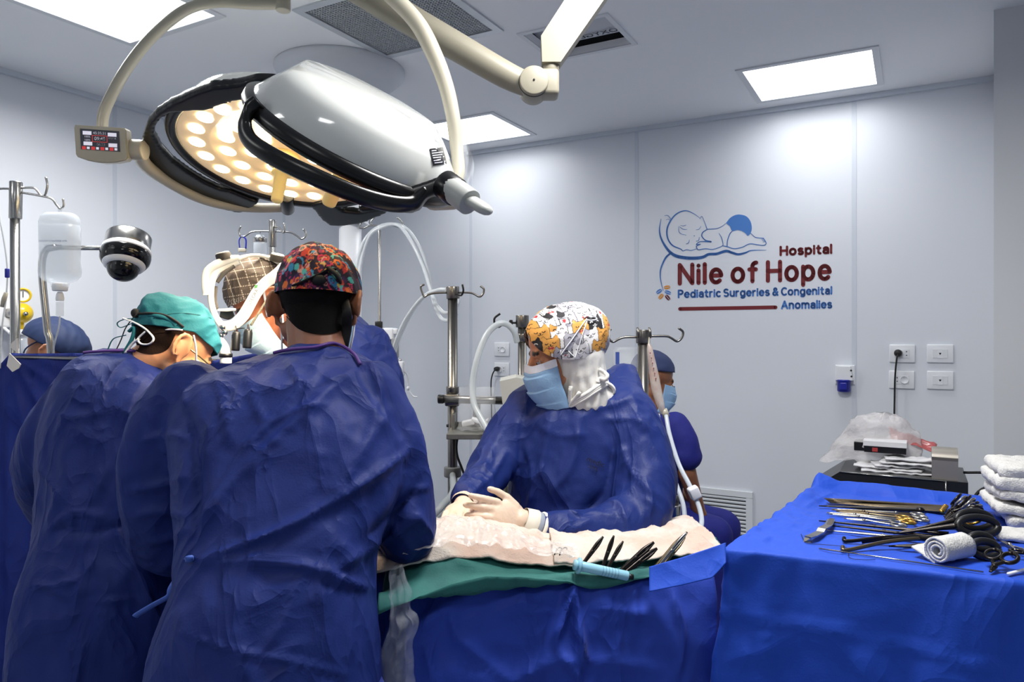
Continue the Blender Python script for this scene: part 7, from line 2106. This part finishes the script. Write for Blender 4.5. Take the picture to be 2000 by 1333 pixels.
mk('towel_roll', thick(tv, .0045), m_towelw, e)
# folded towels
fdir = nrm(FRc - FLc); sdir = np.array([-fdir[1], fdir[0], 0])
tc = G(1985, 1030, HT)
labs = ['lowest folded white towel of the stack beside the instruments', 'second folded white towel from the bottom of the stack', 'third folded white towel from the bottom of the stack', 'fourth folded white towel from the bottom, with a rolled edge', 'topmost folded white towel of the stack']
for k in range(5):
    hgt = (.026, .024, .028, .030, .028)[k]
    zz = HT + .006 + .0285 * k
    off = (.02, -.004, .006, .0, .008)[k]
    c_ = tc + fdir * (.085 + off) + sdir * .05; c_ = np.array([c_[0], c_[1], zz + hgt / 2])
    parts = [box(c_ + UP * dz, (.25, .19, hgt * .55), (fdir, sdir, UP), hgt * .26) for dz in (-hgt * .24, hgt * .24)]
    parts.append(cyl(c_ - fdir * .118 - sdir * .088, c_ - fdir * .118 + sdir * .088, hgt * .52, 16))
    V, Fs = remesh(join(*parts), .0055, 2)
    N = vnormals(V, Fs)
    V = V + N * (.0055 * pn(V * 30 + 5 * k) + .002 * pn(V * 80))[:, None]
    V[:, 2] += .006 * pn(V[:, [0, 1, 1]] * 14 + k)
    mk('folded_towel', (V, Fs), m_towelw, label=labs[k], cat='towel', group='stack of folded towels')
V, Fs = remesh(join(box(G(1985, 1062, HT) + [.06, .02, .010], (.17, .09, .016), (fdir, sdir, UP), .007)), .005, 2)
mk('folded_towel', (V + vnormals(V, Fs) * (.004 * pn(V * 40))[:, None], Fs), m_towelw, label='loose white towel end in front of the stack', cat='towel', group='stack of folded towels')

# ------------------------------------------------------------------ anaesthetic screen
def screen():
    nu, nv = 150, 90
    V = []
    for j in range(nv):
        v = j / (nv - 1)
        for i in range(nu):
            u = i / (nu - 1)
            px = -150 + 720 * u
            Y = 2.33 + .30 * np.clip((px - 20) / 540, 0, 1) + .05 * np.clip((20 - px) / 170, 0, 1)
            yt = np.interp(px, [-150, -60, 0, 20, 60, 160, 300, 420, 500, 570], [860, 770, 712, 690, 691, 690, 694, 704, 690, 700])
            top = P(px, yt, Y)
            z = top[2] + (.25 - top[2]) * v
            f = v ** .7 * (.020 * math.sin(px * .055) + .012 * math.sin(px * .11 + 1))
            V.append((top[0] * (1 + .02 * v), Y + f, z))
    V, Fs = gridmesh(np.array(V), nu, nv)
    N = vnormals(V, Fs)
    if N[:, 1].mean() > 0: Fs = [f[::-1] for f in Fs]; N = -N
    V = V + N * (.005 * crumple(V, 6, 3))[:, None]
    V = creases(V, vnormals(V, Fs), [([(25, 700), (60, 760), (110, 840), (190, 960)], 12, .020), ([(20, 710), (40, 800), (60, 900)], 12, .018), ([(28, 700), (90, 740), (150, 800)], 10, .012), ([(10, 720), (15, 850), (20, 1000)], 12, .014), ([(60, 700), (120, 720), (150, 760)], 9, .007)])
    return V, Fs
sv = screen()
mk('screen_drape', thick(sv, .0015), m_screen, label='dark blue screen drape stretched between poles at the head end', cat='drape')
bSc = bvh_of(sv)
e = thing('surgical_tape', P(28, 720, 2.3), 'white tape holding the screen drape to the drip stand', 'tape')
m_tape = M('tape_white', (214, 210, 206), .5)
for pts in ([(33, 661), (34, 690), (17, 676)], [(18, 690), (40, 712), (36, 720), (24, 727), (13, 715)]):
    mk('tape_strip', prism([P(x, y, 2.315) for x, y in pts], (0, .004, 0)), m_tape, e, smooth=False)
t_ = P(560, 700, 2.63)
e = thing('screen_pole', np.array([t_[0], 2.66, 0]), 'steel pole holding up the far end of the blue screen drape', 'pole')
mk('pole', cyl((t_[0], 2.66, .03), (t_[0], 2.66, t_[2] - .01), .012, 16), m_steel, e)
star_base(t_[0], 2.66, m_steel, e)
mk('cross_bar', cyl(P(22, 698, 2.335), P(560, 708, 2.645), .007, 12), m_steel, e)
